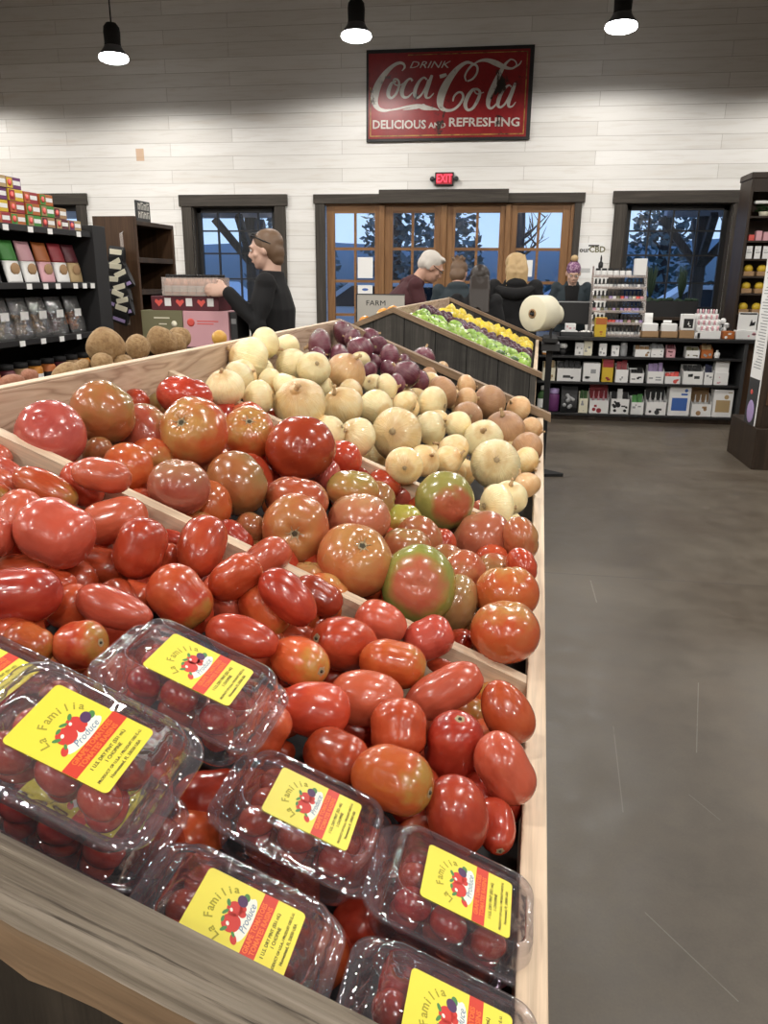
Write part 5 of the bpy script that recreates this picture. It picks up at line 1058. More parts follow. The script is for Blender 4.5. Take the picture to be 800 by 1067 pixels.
# apples, plums and lemons on the second display
ORDW = 'first second third fourth fifth sixth seventh eighth ninth tenth eleventh twelfth thirteenth fourteenth fifteenth'.split()
def apple_mesh(seed):
    rs = random.Random(seed); ph = rs.uniform(0, 6)
    b = MB(); K, N = 14, 20; vs = [(0, 0, -.78)]; fs = []
    for i in range(1, K):
        th = math.pi * i / K; z = -math.cos(th); r = math.sin(th) ** .85
        for k in range(N):
            a = 2 * math.pi * k / N; rr = r * (1 + .02 * math.cos(5 * a + ph) * (1 - z)); vs.append((rr * math.cos(a), rr * math.sin(a), z * .9 - .22 * math.exp(-(r / .3) ** 2) * (z > 0) + .1 * math.exp(-(r / .2) ** 2) * (z < 0)))
    vs.append((0, 0, .62)); t = len(vs) - 1
    for k in range(N):
        k2 = (k + 1) % N; fs += [(0, 1 + k2, 1 + k), (t, t - N + k, t - N + k2)]
        for i in range(K - 2): a = 1 + i * N; fs.append((a + k, a + k2, a + N + k2, a + N + k))
    b.add(vs, fs, 0, True); return b
def lemon_mesh(seed):
    b = MB(); b.lathe([(.0, -1.3), (.16, -1.24), (.35, -1.02), (.72, -.72), (.95, -.3), (1, 0), (.95, .3), (.72, .72), (.35, 1.02), (.18, 1.2), (.0, 1.24)], 18, cap=False); return b
APP = [apple_mesh(s) for s in range(3)]; LEM = [lemon_mesh(0)]; PLU = [MB().ball((0, 0, 0), 1, 14, 9, fn=lambda q: 1 - .1 * max(0, q.z) ** 6)]
STEM = MB().tube([(0, 0, .6), (.05, .03, .85), (.12, .05, 1.05)], [.05, .035, .05], 6)
rs = random.Random(77); BDU = -.028
def crop(nm, geos, m, cat, grp, us, vs, rad, hh, word, stem=False, dsp=.12):
    for j, v in enumerate(vs):
        for i, u in enumerate(us):
            uu = u + rs.uniform(-.42, .42) * rad + (.5 * (us[1] - us[0]) if j % 2 else 0); r = rad * rs.uniform(.92, 1.1)
            if uu + r > .0: uu = -r
            if uu - r < UR + .012: continue
            o = link(nm, shared((nm, i % len(geos)), nm, geos[i % len(geos)], M[m]))
            h = hh + rs.uniform(-.15, .5) * rad
            o.matrix_world = Matrix.Translation(BW(uu + BDU, v + rs.uniform(-.38, .38) * rad, zp(uu, h))) @ orient((rs.gauss(0, .6), rs.gauss(0, .6), 1), rs.uniform(0, 6)) @ Matrix.Diagonal((r, r, r, 1))
            tag(o, '%s, %s down from the ridge in the %s row behind the gable' % (word, ORDW[i], ORDW[j]), cat, grp)
            if stem: link('stem', shared('apstem', 'stem', STEM, M['bark']), o)
fr = lambda a, b, n: [a + (b - a) * k / (n - 1) for k in range(n)]
crop('green_apple', APP, 'apple_green', 'apple', 'green apples on the second display', fr(-.60, -.05, 8), fr(3.90, 4.42, 7), .041, -.012, 'green apple', True)
crop('plum', PLU, 'plum', 'plum', 'dark plums on the second display', fr(-.64, -.03, 15), fr(4.55, 4.78, 5), .025, .004, 'dark plum')
crop('lemon', LEM, 'lemon', 'lemon', 'lemons on the second display', fr(-.56, -.05, 9), fr(4.92, 5.32, 5), .032, .004, 'yellow lemon')
for i, (u, v) in enumerate(((-.085, 3.90), (-.155, 3.90))):
    o = link('lime', shared('lime', 'lime', LEM[0], M['lime'])); o.matrix_world = Matrix.Translation(BW(u + BDU, v - .02, zp(u, .022))) @ orient((1, .2, .1), 0) @ Matrix.Diagonal((.021, .021, .024, 1))
    tag(o, 'dark green lime %s the apples by the gable cap' % ('lowest among' if i == 0 else 'second lowest among'), 'lime', 'limes among the apples')
for i, (u, v) in enumerate(((-.74, 3.90), (-.84, 3.93), (-.95, 3.90), (-1.05, 3.92), (-1.15, 3.95), (-.72, 4.05))):
    o = link('orange', shared('orng', 'orange', PLU[0], M['orange_fruit'])); o.matrix_world = Matrix.Translation(BW(u + BDU, v, zs(u, .012))) @ Matrix.Diagonal((.038, .038, .038, 1))
    tag(o, 'orange lying %s down the hidden slope behind the barn wood gable' % ORDW[i], 'orange', 'oranges behind the gable')
# ---------------------------------------------------------------- clear clamshell packs of grape tomatoes
def rrect(L, W, r, z, n=10, rib=0., m=20):
    """rounded rectangle ring, 8 points per corner and m per side, optional ribs along its sides"""
    pts = []
    for cx, cy, a0 in ((L / 2 - r, W / 2 - r, 0), (-L / 2 + r, W / 2 - r, 90), (-L / 2 + r, -W / 2 + r, 180), (L / 2 - r, -W / 2 + r, 270)):
        for k in range(n + 1):
            a = R(a0 + 90 * k / n); pts.append([cx + r * math.cos(a), cy + r * math.sin(a)])
        nx = {0: (-L / 2 + r, W / 2), 90: (-L / 2, -W / 2 + r), 180: (L / 2 - r, -W / 2), 270: (L / 2, W / 2 - r)}[a0]; p0 = pts[-1][:]
        for k in range(1, m):
            t = k / m; q = [p0[0] + (nx[0] - p0[0]) * t, p0[1] + (nx[1] - p0[1]) * t]
            if rib:
                e = rib * max(0, math.sin(t * math.pi * (9 if abs(nx[0] - p0[0]) > abs(nx[1] - p0[1]) else 6))) * math.sin(math.pi * t) ** .3; nrm = (math.cos(R(a0 + 90)), math.sin(R(a0 + 90))); q[0] -= nrm[0] * e; q[1] -= nrm[1] * e
            pts.append(q)
    return [(x, y, z) for x, y in pts]
def shell(rings, close=True):
    b = MB(); n = len(rings[0]); vs = [(p[0] * 1.07, p[1], p[2]) for r in rings for p in r]; fs = []
    for i in range(len(rings) - 1):
        for k in range(n): k2 = (k + 1) % n; fs.append((i * n + k, i * n + k2, (i + 1) * n + k2, (i + 1) * n + k))
    if close: fs.append(tuple(range(n)))
    b.add(vs, fs, 0, True); return b
LID = shell([rrect(.088, .058, .012, -.0012), rrect(.092, .062, .013, .0006), rrect(.097, .067, .014, .0004), rrect(.1005, .0705, .015, -.0022), rrect(.103, .073, .015, -.006, rib=.0022), rrect(.106, .076, .015, -.012, rib=.0024), rrect(.108, .078, .016, -.0155), rrect(.119, .087, .018, -.0162), rrect(.124, .092, .020, -.0168), rrect(.1245, .0925, .020, -.0195)])
TRAY = shell([rrect(.086, .056, .012, -.0485), rrect(.094, .064, .014, -.049), rrect(.098, .068, .015, -.046), rrect(.101, .070, .015, -.038, rib=.002), rrect(.105, .074, .016, -.028, rib=.002), rrect(.108, .078, .016, -.0205), rrect(.119, .087, .018, -.0182), rrect(.1235, .0915, .020, -.0180)])
RZ90 = Matrix.Rotation(R(90), 4, 'Z')
LBL = T(.002, -.006, .0011) @ RZ90 @ Matrix.Scale(.001, 4)     # label frame in millimetres, its top towards the ridge
def disc(b, x, y, rx, ry, z, mi=0, n=20, rot=0., M=LBL):
    c, s = math.cos(rot), math.sin(rot)
    b.add([(x + rx * math.cos(6.2832 * k / n) * c - ry * math.sin(6.2832 * k / n) * s, y + rx * math.cos(6.2832 * k / n) * s + ry * math.sin(6.2832 * k / n) * c, z) for k in range(n)], [tuple(range(n))], mi, False, M)
def label_meshes():
    b = MB(); ring = [(p[0], p[1]) for p in rrect(50, 66, 3.2, 0, 6, 0, 2)]; b.prism(ring, -.25, .1, M=LBL)
    base = b.mesh('label', M['label_yellow'])
    b = MB(); b.box((-25, -14.2, .1), (25, -5.0, .2), M=LBL); band = b.mesh('red_band', M['label_red'])
    b = MB()
    disc(b, 2, -.8, 16, 4.2, .15, 0); disc(b, 8, 2.5, 9, 4.5, .16, 0)                      # pale cloud
    for x, y, rx, ry, rot, mi in ((12.5, 5.5, 4.2, 3.2, .5, 3), (16, 4.0, 3.0, 2.0, .3, 2), (-4.2, 6.5, 6.6, 5.9, 0, 1), (5.2, 8.0, 5.4, 4.8, 0, 1), (4.2, 2.6, 2.6, 2.4, 0, 1), (7.6, 3.4, 2.4, 2.2, 0, 1), (-13.5, 1.2, 3.4, 2.0, .5, 1), (-10.6, 2.6, 2.0, .9, .7, 2), (-9.8, 9.0, 2.6, 1.2, -.6, 2), (7.6, 12.8, 2.6, 1.2, .5, 2), (1, 12.3, 2.6, 1.1, -.5, 2), (-4.2, 11.9, 2.2, 1.0, .1, 2), (-5.6, 8.2, 1.5, 1.0, .5, 0), (3.8, 9.6, 1.3, .9, .5, 0)):
        disc(b, x, y, rx, ry, .18 + .01 * mi + (.03 if mi == 0 else 0), mi, 18, rot)
    pic = b.mesh('picture', [M['art_white'], M['art_red'], M['art_green'], M['art_purple']])
    b = MB()
    word = 'La Familia'
    for i, ch in enumerate(word):                                                # arched name
        if ch == ' ': continue
        a = R(158 - 136 * i / (len(word) - 1)); vs, fs = text_mesh(ch, 7.6, T(1 + 18.5 * math.cos(a), 6 + 15.5 * math.sin(a), .2) @ Matrix.Rotation(a - R(90), 4, 'Z'), .03, bold=.12); b.add(vs, fs, 0, False, LBL)
    vs, fs = text_mesh('Produce', 6.2, T(3, -1.4, .25), .03, .35); b.add(vs, fs, 1, False, LBL)
    for tx, y in (('GRAPE TOMATOES', -7.6), ('TOMATES RAISINS', -11.7)):
        vs, fs = text_mesh(tx, 4.3, T(0, y, .25), .03, bold=.10); b.add(vs, fs, 2, False, LBL)
    for tx, y, sz in (('1 U.S. DRY PINT (551 mL)', -17.6, 3.0), ('1 CHOPINE', -21.2, 3.0), ('PRODUCT OF U.S.A. / PRODUIT DES É.-U.', -25.6, 2.35), ('Homestead, FL 33030 USA', -29.2, 2.7)):
        vs, fs = text_mesh(tx, sz, T(0, y, .2), .03, bold=.05); b.add(vs, fs, 3, False, LBL)
    let = b.mesh('lettering', [M['ink_olive'], M['ink_blue'], M['label_orange'], M['ink_black']])
    return base, band, pic, let
LB = label_meshes()
ME_LID = LID.mesh('lid', M['clamshell_plastic']); ME_TRAY = TRAY.mesh('tray', M['clamshell_plastic'])
GR = [roma_mesh(30 + s).mesh('grape_tomato', M['grape']) for s in range(3)]
TILT = Matrix.Rotation(math.atan(SL), 4, 'Y')
PACKS = [(-.140, .457, .012, 0, 'clamshell of grape tomatoes with a bright lamp glare across its label', 'clamshell with the lamp glare on its label'),
    (-.150, .345, .012, 0, 'clamshell of grape tomatoes whose label is cut off by the weathered board', 'clamshell half hidden by the middle of the weathered board'),
    (-.026, .447, .016, 0, 'clamshell of grape tomatoes resting on the aisle lip below the plum tomatoes', 'clamshell resting on the aisle lip below the plum tomatoes'),
    (-.022, .342, .016, 0, 'clamshell of grape tomatoes at the corner of weathered board and aisle lip', 'clamshell at the corner of weathered board and aisle lip'),
    (-.244, .349, .085, 11, 'clamshell of grape tomatoes stacked on another pack behind the weathered board', 'upper clamshell of the stack behind the weathered board'),
    (-.272, .384, .004, 0, 'clamshell of grape tomatoes at the bottom of the stack, its label covered', 'bottom clamshell of the stack behind the weathered board'),
    (-.222, .460, .080, 0, 'clamshell of grape tomatoes lying on plum tomatoes, highest of the packs', 'clamshell lying highest on the plum tomatoes'),
    (-.374, .428, .020, 0, 'clamshell of grape tomatoes nearest the ridge, only its label end showing', 'clamshell nearest the ridge')]
rg = random.Random(9)
for u, v, h, rx, lab, short in PACKS:
    Mp = Matrix(BROT) @ T(u, v, zp(u, h)) @ TILT @ Matrix.Rotation(R(rx), 4, 'X')
    e = thing('clamshell_pack', lab, 'tomato pack', Mp, 'clamshell packs of grape tomatoes')
    link('tray', ME_TRAY, e); link('lid', ME_LID, e)
    lb = link('label', LB[0], e)
    for nm, me in zip(('red_band', 'picture', 'lettering'), LB[1:]): link(nm, me, lb)
    for layer, (nx, ny, z0) in enumerate(((3, 3, -.0182), (3, 2, -.0352))):
        for i in range(nx):
            for j in range(ny):
                x = (i - (nx - 1) / 2) * (.0305 if layer == 0 else .0305) + rg.uniform(-.0025, .0025); y = (j - (ny - 1) / 2) * (.0212 if layer == 0 else .027) + rg.uniform(-.002, .002)
                r = .0114 * rg.uniform(.92, 1.05); a = rg.uniform(-.6, .6) + (1.57 if rg.random() < .25 and ny == 2 else 0)
                o = link('grape_tomato', GR[(i + j) % 3])
                o.matrix_world = Mp @ T(x, y, z0 + rg.uniform(-.0012, .0008)) @ Matrix.Rotation(a, 4, 'Z') @ Matrix.Rotation(R(90), 4, 'Y') @ Matrix.Diagonal((r, r, r * 1.22, 1))
                tag(o, 'grape tomato inside the ' + short, 'grape tomato', 'grape tomatoes in the ' + short)
# ---------------------------------------------------------------- goods: each builder works in a frame with its front on y = 0, base on z = 0
def prints(b, w, h, rs, mi, n=4, z0=0., y=-.0007):
    for k in range(n):
        ww = w * rs.uniform(.10, .34); hh = h * rs.uniform(.07, .22); x = rs.uniform(-.42, .42) * (w - ww); z = z0 + rs.uniform(.12, .82) * (h - hh)
        z = max(z, ww * .4 + .003)
        if rs.random() < .4: b.prism([(x + ww * .4 * math.cos(6.283 * q / 12), z + ww * .4 * math.sin(6.283 * q / 12)) for q in range(12)], -y, 0, mi, M=Matrix.Rotation(R(90), 4, 'X'))
        else: b.box((x - ww / 2, y, z), (x + ww / 2, 0, z + hh), 0, mi)
def packet(b, x, y, z, w, h, t, mi, lean=0.):
    """a small sealed packet standing up"""
    n = 6; vs = []; fs = []
    for i in range(n + 1):
        q = i / n; d = t * math.sin(math.pi * q) ** .6 * .5
        for sx, sy in ((-1, -1), (1, -1), (1, 1), (-1, 1)): vs.append((x + sx * w / 2 * (1 - .06 * math.sin(math.pi * q)), y + sy * (d + .001) + lean * q * h, z + q * h))
    for i in range(n):
        for k in range(4): k2 = (k + 1) % 4; fs.append((4 * i + k, 4 * i + k2, 4 * i + 4 + k2, 4 * i + 4 + k))
    fs += [(3, 2, 1, 0), tuple(4 * n + k for k in range(4))]
    b.add(vs, fs, mi, False)
def goods(kind, Mx, w, h, c1, c2, label, cat, seed, group=None, depth=None, name=None):
    rs = random.Random(seed); d = depth or min(.22, max(.07, w * .8)); a, c = M[c1], M[c2]
    nm = name or {'bottle': 'bottle', 'jar': 'jar', 'bowl': 'flower_ornament', 'pouch': 'snack_pouch', 'tray': 'tray', 'lantern': 'tin_box', 'stepped': 'stepped_rack', 'carton': 'box', 'tall': 'tall_box', 'picture': 'picture_box', 'open': 'open_carton', 'bags': 'packet_carton', 'header': 'header_carton', 'cow': 'packet_carton'}[kind]
    e = thing(nm, label, cat, Mx, group)
    def part(n, b, m): return b.build(n, m, e)
    if kind in ('carton', 'tall', 'picture'):
        part('box_body', MB().box((-w / 2, 0, 0), (w / 2, d, h), .003), a); b = MB()
        if kind == 'tall': b.box((-w / 2 + .002, -.001, h * .64), (w / 2 - .002, 0, h - .003)); prints(b, w, h * .55, rs, 0, 2)
        elif kind == 'picture': b.box((-w * .36, -.001, h * .18), (w * .36, 0, h * .62)); prints(b, w, h * .3, rs, 0, 2, h * .68)
        else: prints(b, w, h, rs, 0, 3)
        part('front_print', b, c)
    elif kind in ('open', 'bags', 'header', 'cow'):
        fh = h * {'open': .56, 'bags': .56, 'header': .45, 'cow': .60}[kind]; t = .003
        b = MB().box((-w / 2, 0, 0), (w / 2, t, fh)).box((-w / 2, d - t, 0), (w / 2, d, h * .8)).box((-w / 2, t, 0), (w / 2, d - t, t))
        for s in (-1, 1): b.prism([(0, 0), (d, 0), (d, h * .78), (0, fh)], -t / 2, t / 2, M=T(s * (w / 2 - t / 2), 0, 0) @ Matrix.Rotation(R(90), 4, 'Z') @ Matrix.Rotation(R(90), 4, 'X'))
        part('carton_body', b, a)
        b = MB(); prints(b, w, fh, rs, 0, 3); part('front_print', b, c if kind != 'bags' else M['grey_card'])
        if kind == 'header':
            b = MB().box((-w * .47, d - .006, fh), (w * .47, d - .003, h)); part('header_card', b, c)
            b = MB()
            for k in range(3): b.lathe([(0, 0), (w * .05, .004), (w * .06, h * .18), (w * .03, h * .24), (w * .02, h * .42), (0, h * .42)], 10, M=T((k - 1) * w * .26, d * .55, fh * .75))
            part('inner_packets', b, M['white_card'] if c2 != 'red_card' else M['pink_card'])
        else:
            n = max(2, int(w / .05)); b = MB(); b2 = MB()
            for k in range(n):
                x = (k - (n - 1) / 2) * (w - .02) / n; hh = (h - .006) * rs.uniform(.82, 1.)
                if kind == 'open': hh = h * rs.uniform(.7, .86)
                (b2 if kind == 'cow' and k % 2 else b).add([], []); packet(b2 if (kind == 'cow' and k % 2) else b, x, d * .35 + rs.uniform(0, d * .2), .004, (w - .02) / n * .9, hh, .03, 0, .12)
            part('inner_packets', b, c)
            if b2.v: part('inner_packets', b2, M['white_card'])
        if kind == 'cow':
            b = MB()
            for k in range(7): 
                x = rs.uniform(-.4, .4) * w; z = rs.uniform(.15, .85) * fh; r = w * rs.uniform(.05, .12)
                b.prism([(x + r * (1 + .3 * math.sin(3 * q)) * math.cos(6.283 * q / 10), z + r * math.sin(6.283 * q / 10)) for q in range(10)], .0012, 0, M=Matrix.Rotation(R(90), 4, 'X'))
            part('cow_patches', b, c)
    elif kind == 'bottle':
        r = w / 2; part('bottle_body', MB().lathe([(r * .9, 0), (r, .006), (r, h * .62), (r * .8, h * .72), (r * .38, h * .80), (r * .36, h * .84)], 16, M=T(0, r, 0)), a)
        part('cap', MB().lathe([(r * .45, h * .83), (r * .45, h * .99), (r * .40, h)], 14, M=T(0, r, 0)), c if c2 != 'white_card' else M['white_card'])
        part('label', MB().lathe([(r * 1.01, h * .15), (r * 1.01, h * .5)], 16, M=T(0, r, 0), cap=False), M['white_card'])
    elif kind == 'jar':
        r = w / 2; part('jar_body', MB().lathe([(r * .85, 0), (r, .01), (r, h * .70), (r * .8, h * .80)], 18, M=T(0, r, 0)), a)
        part('lid', MB().lathe([(r * .86, h * .78), (r * .88, h * .82), (r * .88, h * .97), (r * .8, h)], 18, M=T(0, r, 0)), c)
    elif kind == 'bowl':
        r = w / 2; part('dish', MB().lathe([(r * .4, 0), (r * .5, .01), (r * .9, h * .4), (r * .84, h * .4), (r * .3, h * .16), (0, h * .15)], 16, M=T(0, r, 0), cap=False), a); b = MB()
        for k in range(6): b.ball((r * .5 * math.cos(k * 1.05), r + r * .5 * math.sin(k * 1.05), h * .62), (r * .42, r * .42, h * .18), 10, 6)
        part('flower', b, c)
    elif kind == 'pouch':
        b = MB(); packet(b, 0, .05, 0, w, h, .10, 0, .15); part('bag', b, a); b = MB()
        for k in range(10): x = rs.uniform(-.4, .4) * w; z = rs.uniform(.2, .8) * h; b.ball((x, -.002 + .15 * z, z), (.02, .012, .02), 8, 6)
        part('bag_print', b, c)
    elif kind == 'tray':
        b = MB().box((-w / 2, 0, 0), (w / 2, .006, h)).box((-w / 2, d - .006, 0), (w / 2, d, h)).box((-w / 2, 0, 0), (-w / 2 + .006, d, h)).box((w / 2 - .006, 0, 0), (w / 2, d, h)).box((-w / 2, 0, 0), (w / 2, d, .006)); part('tray_body', b, a)
    elif kind == 'lantern':
        part('tin_body', MB().box((-w / 2, 0, 0), (w / 2, d, h), .006), a); part('front_panel', MB().box((-w * .36, -.001, h * .14), (w * .36, 0, h * .72)), c)
        b = MB(); prints(b, w * .5, h * .5, rs, 0, 3, h * .15, -.002); part('front_print', b, a)
    elif kind == 'stepped':
        b = MB()
        for k in range(4): b.box((-w / 2, .03 + .045 * k if k else 0, 0), (w / 2, .075 + .045 * k, h * (.28 + .2 * k)))
        part('rack_body', b, a)
        for k in range(4):
            for j in range(8):
                x = (j - 3.5) * w / 8.6; q = link('tube', shared(('tube', (j + k) % 2), 'tube', MB().lathe([(.010, 0), (.010, .035), (.004, .045)], 8), c if (j + k) % 2 else M['white_paper']), e, T(x, .052 + .045 * k, h * (.28 + .2 * k)))
    return e
# ---------------------------------------------------------------- the checkout counter with its shelves
CX0, CX1, CY = .20, 2.40, 8.30
e = thing('checkout_counter', 'dark checkout counter with three open shelves of small goods', 'counter', T(0, 0, 0))
MB().box((CX0 - .02, CY - .02, .83), (2.58, CY + .75, .865), .004).build('countertop', M['shelf_black'], e)
for z in (.648, .381, .05): MB().box((CX0, CY, z), (CX1, CY + .38, z + .024), .003).build('shelf', M['shelf_black'], e)
MB().box((CX0, CY + .38, 0), (CX1 + .03, CY + .40, .83)).build('back_panel', M['matte_black'], e)
for x in (CX0 - .02, CX1): MB().box((x, CY - .005, 0), (x + .035, CY + .40, .83), .003).build('side_panel', M['charcoal'], e)
MB().box((CX0, CY + .03, 0), (CX1, CY + .05, .05)).build('toe_kick', M['espresso_wood'], e)
MB().box((CX1 + .035, CY + .10, 0), (2.57, CY + .70, .83)).build('end_cabinet', M['walnut_panel'], e)
for i, (k, xa, xb, Y, z, h, c1, c2, lab, cat) in enumerate(COUNTER_GOODS):
    h = min(h, {.075: .300, .405: .236, .672: .153}.get(z, h))
    y = CY + .035
    if z > .8: y = CY + .05 if k == 'tray' else CY + .06
    if 'before the bottle rack' in lab: y = CY + .03
    zz = z
    if k == 'lantern': zz = z + .078; 
    goods(k, T((xa + xb) / 2, y, zz + .001), (xb - xa) * .97, h, c1, c2, lab, cat, 100 + i, depth=.11 if z > .8 else None)
tag(MB().box((2.160, CY + .04, .53), (2.29, CY + .16, .645), .002).build('box', M['white_card']), 'small white box topmost on the pink printed box on middle shelf', 'box')
# white tissue packs in the brown trays
for i, x in enumerate((1.484, 1.671)):
    e = thing('tissue_pack', 'white pack with tissue rising from the %s brown tray on counter' % ('first' if i == 0 else 'second'), 'tissue pack', T(x, CY + .058, .873), 'tissue packs on the counter')
    MB().box((-.075, 0, 0), (.075, .09, .135), .012).build('pack_body', M['white_card'], e)
    b = MB(); packet(b, -.02, .045, .135, .08, .10 if i == 0 else .03, .03, 0, .2); b.build('tissue', M['white_paper'], e)
# tiered rack of little bottles
e = thing('bottle_rack', 'tall clear tiered rack filled with rows of small bottles on counter', 'display rack', T(1.165, CY + .12, .865))
b = MB()
TIER = [(.0, .0), (.118, .035), (.236, .07), (.354, .105), (.472, .14), (.585, .17)]
for z, y in TIER: b.box((-.265, y, z), (.265, y + .07, z + .008)); b.box((-.265, y, z), (.265, y + .004, z + .028))
b.build('tier', M['clear_tray'], e)
for x in (-.27, .265): MB().prism([(0, 0), (.30, 0), (.30, .70), (.17, .70), (0, .12)], 0, .005, M=T(x, 0, 0) @ Matrix.Rotation(R(90), 4, 'Z') @ Matrix.Rotation(R(90), 4, 'X')).build('side_panel', M['clear_tray'], e)
SB = [MB().lathe([(.0165, 0), (.0182, .004), (.0182, .046), (.009, .055)], 10).mesh('bottle_body', M['ink_black']), MB().lathe([(.011, .055), (.0115, .059), (.0105, .090), (.006, .094)], 10).mesh('cap', M['matte_black'])]
LBC = [MB().lathe([(.0186, .008), (.0186, .040)], 10, cap=False).mesh('label', M[m]) for m in ('white_card', 'pink_card', 'lilac', 'cream', 'coral', 'grey_card', 'olive_card')]
rb = random.Random(4); NAMES = ('bottom', 'second', 'third', 'fourth', 'fifth')
for r_, (z, y) in enumerate(TIER[:5]):
    for k in range(13):
        o = thing('little_bottle', 'little dark bottle standing in the %s row of the tiered rack' % NAMES[r_], 'bottle', T(1.165 + (k - 6) * .0395, CY + .12 + y + .037, .865 + z + .009), 'bottles in the %s row of the rack' % NAMES[r_])
        link('bottle_body', SB[0], o); link('cap', SB[1], o); link('label', LBC[rb.randrange(7) if r_ in (1, 2, 3) else rb.choice((0, 0, 5))], o)
for k in range(6):
    b = thing('white_jar', 'white labelled jar with black lid, %s along the top of the tiered rack' % ORDW[k], 'jar', T(.945 + k * .062, CY + .12 + .205, .865 + .594), 'jars on top of the rack')
    MB().lathe([(.027, 0), (.029, .004), (.029, .058), (.024, .063)], 14).build('jar_body', M['white_card'], b); MB().lathe([(.026, .063), (.026, .082), (.024, .084)], 14).build('lid', M['black'], b)
b = thing('dropper_bottle', 'black pump bottle standing on the first white jar above the rack', 'bottle', T(.965, CY + .12 + .205, 1.544))
MB().lathe([(.018, 0), (.024, .01), (.024, .05), (.008, .07)], 12).build('bottle_body', M['black'], b); MB().lathe([(.008, .068), (.010, .10), (.004, .13)], 10).build('pump', M['matte_black'], b)
tag(MB().box((1.305, CY + .29, 1.459), (1.425, CY + .38, 1.64), .004).build('box', M['white_card']), 'white box standing at the end of the jars on the rack', 'box')
# register screen seen from behind, with a bowl of wrapped candies
e = thing('register_screen', 'black register screen seen from behind in front of the cashier', 'screen', T(.735, CY + .42, .865))
MB().box((-.185, 0, .10), (.185, .035, .345), .008).build('screen', M['black'], e); MB().box((-.18, -.003, .330), (.18, 0, .338)).build('bezel', M['steel'], e)
MB().box((-.04, .02, .0), (.04, .06, .14), .004).build('stand', M['matte_black'], e); MB().box((-.12, -.03, 0), (.12, .12, .012), .004).build('base', M['matte_black'], e)
e = thing('candy_tray', 'dark oblong tray holding white wrapped candies on counter', 'tray', T(.745, CY + .10, .865))
b = MB().box((-.165, -.06, 0), (.165, .06, .01), .003).box((-.165, -.06, 0), (.165, -.05, .045)).box((-.165, .05, 0), (.165, .06, .045)).box((-.165, -.06, 0), (-.155, .06, .045)).box((.155, -.06, 0), (.165, .06, .045)); b.build('tray_body', M['charcoal'], e)
for k in range(14):
    b = MB(); b.ball((0, 0, 0), (.022, .017, .015), 10, 7); b.lathe([(.004, .018), (.012, .034)], 6, cap=False, M=Matrix.Rotation(R(90), 4, 'Y')); o = b.build('candy', M['white_paper'])
    o.matrix_world = T(.745 - .13 + .043 * (k % 7), CY + .08 + .036 * (k // 7), .865 + .030 + (.015 if k % 3 == 0 else 0)) @ Matrix.Rotation(k * 1.3, 4, 'Z'); tag(o, 'white wrapped candy in the dark oblong tray on counter', 'candy', 'candies in the tray')
# wire basket of white balls, framed card, grey canister
e = thing('wire_basket', 'round dark wire basket beside the stepped rack on counter', 'basket', T(2.245, CY + .30, .865)); b = MB()
for k in range(14): a = 6.283 * k / 14; b.tube([(.05 * math.cos(a), .05 * math.sin(a), 0), (.085 * math.cos(a), .085 * math.sin(a), .07), (.07 * math.cos(a), .07 * math.sin(a), .13)], .0022, 5)
for r, z in ((.05, .002), (.085, .07), (.07, .13)): b.tube([(r * math.cos(6.283 * k / 18), r * math.sin(6.283 * k / 18), z) for k in range(19)], .003, 5)
b.build('basket_wires', M['matte_black'], e)
for k, (x, y, z) in enumerate(((-.03, 0, .03), (.03, .02, .03), (0, -.03, .075), (.03, -.01, .12), (-.035, .02, .115), (.0, .02, .165), (-.06, -.02, .155))):
    o = MB().ball((0, 0, 0), .03, 12, 8).build('white_ball', M['white_paper']); o.location = (2.245 + x, CY + .30 + y, .865 + z); tag(o, 'white ball heaped in the round wire basket on counter', 'ornament', 'white balls in the basket')
e = thing('framed_card', 'white card with dark bird shape standing on the long white box', 'card', T(2.42, CY + .09, .952)); MB().box((-.09, 0, 0), (.09, .012, .175), .003).build('card_face', M['white_card'], e)
b = MB(); b.box((-.08, -.001, .155), (.08, 0, .17)); b.prism([(.02, .04), (.07, .05), (.075, .09), (.05, .075), (.035, .11)], .001, 0, M=Matrix.Rotation(R(90), 4, 'X')); b.build('card_print', M['black'], e)
# planter with moss and two tall grasses on the window ledge
e = thing('window_planter', 'black window box planter with moss and two tall grass plumes', 'planter', T(2.0, YW - .28, 1.0))
MB().prism([(-.30, 0), (.30, 0), (.33, .19), (-.33, .19)], -.09, .09, M=Matrix.Rotation(R(90), 4, 'X')).build('planter_box', M['matte_black'], e)
b = MB(); rs = random.Random(8)
for k in range(40): b.ball((rs.uniform(-.3, .3), rs.uniform(-.07, .07), .19 + rs.uniform(-.01, .02)), (.035, .03, .022), 8, 5)
b.build('moss', M['leaf_dark'], e)
for sx in (-.235, .125):
    b = MB()
    for k in range(70):
        a = rs.uniform(0, 6.28); r = rs.uniform(.01, .075); hh = rs.uniform(.25, .45)
        b.tube([(sx, 0, .18), (sx + r * .6 * math.cos(a), r * .6 * math.sin(a), .18 + hh * .6), (sx + r * math.cos(a), r * math.sin(a), .18 + hh)], [.004, .006, .001], 4)
    b.build('grass_plume', M['leaf_dark'], e)
tag(MB().box((1.55, YW - .42, .96), (2.45, YW - .06, 1.0), .004).box((1.60, YW - .40, 0), (1.64, YW - .1, .96)).box((2.36, YW - .40, 0), (2.40, YW - .1, .96)).build('plant_shelf', M['espresso_wood']), 'dark shelf table carrying the black planter under the window', 'table')
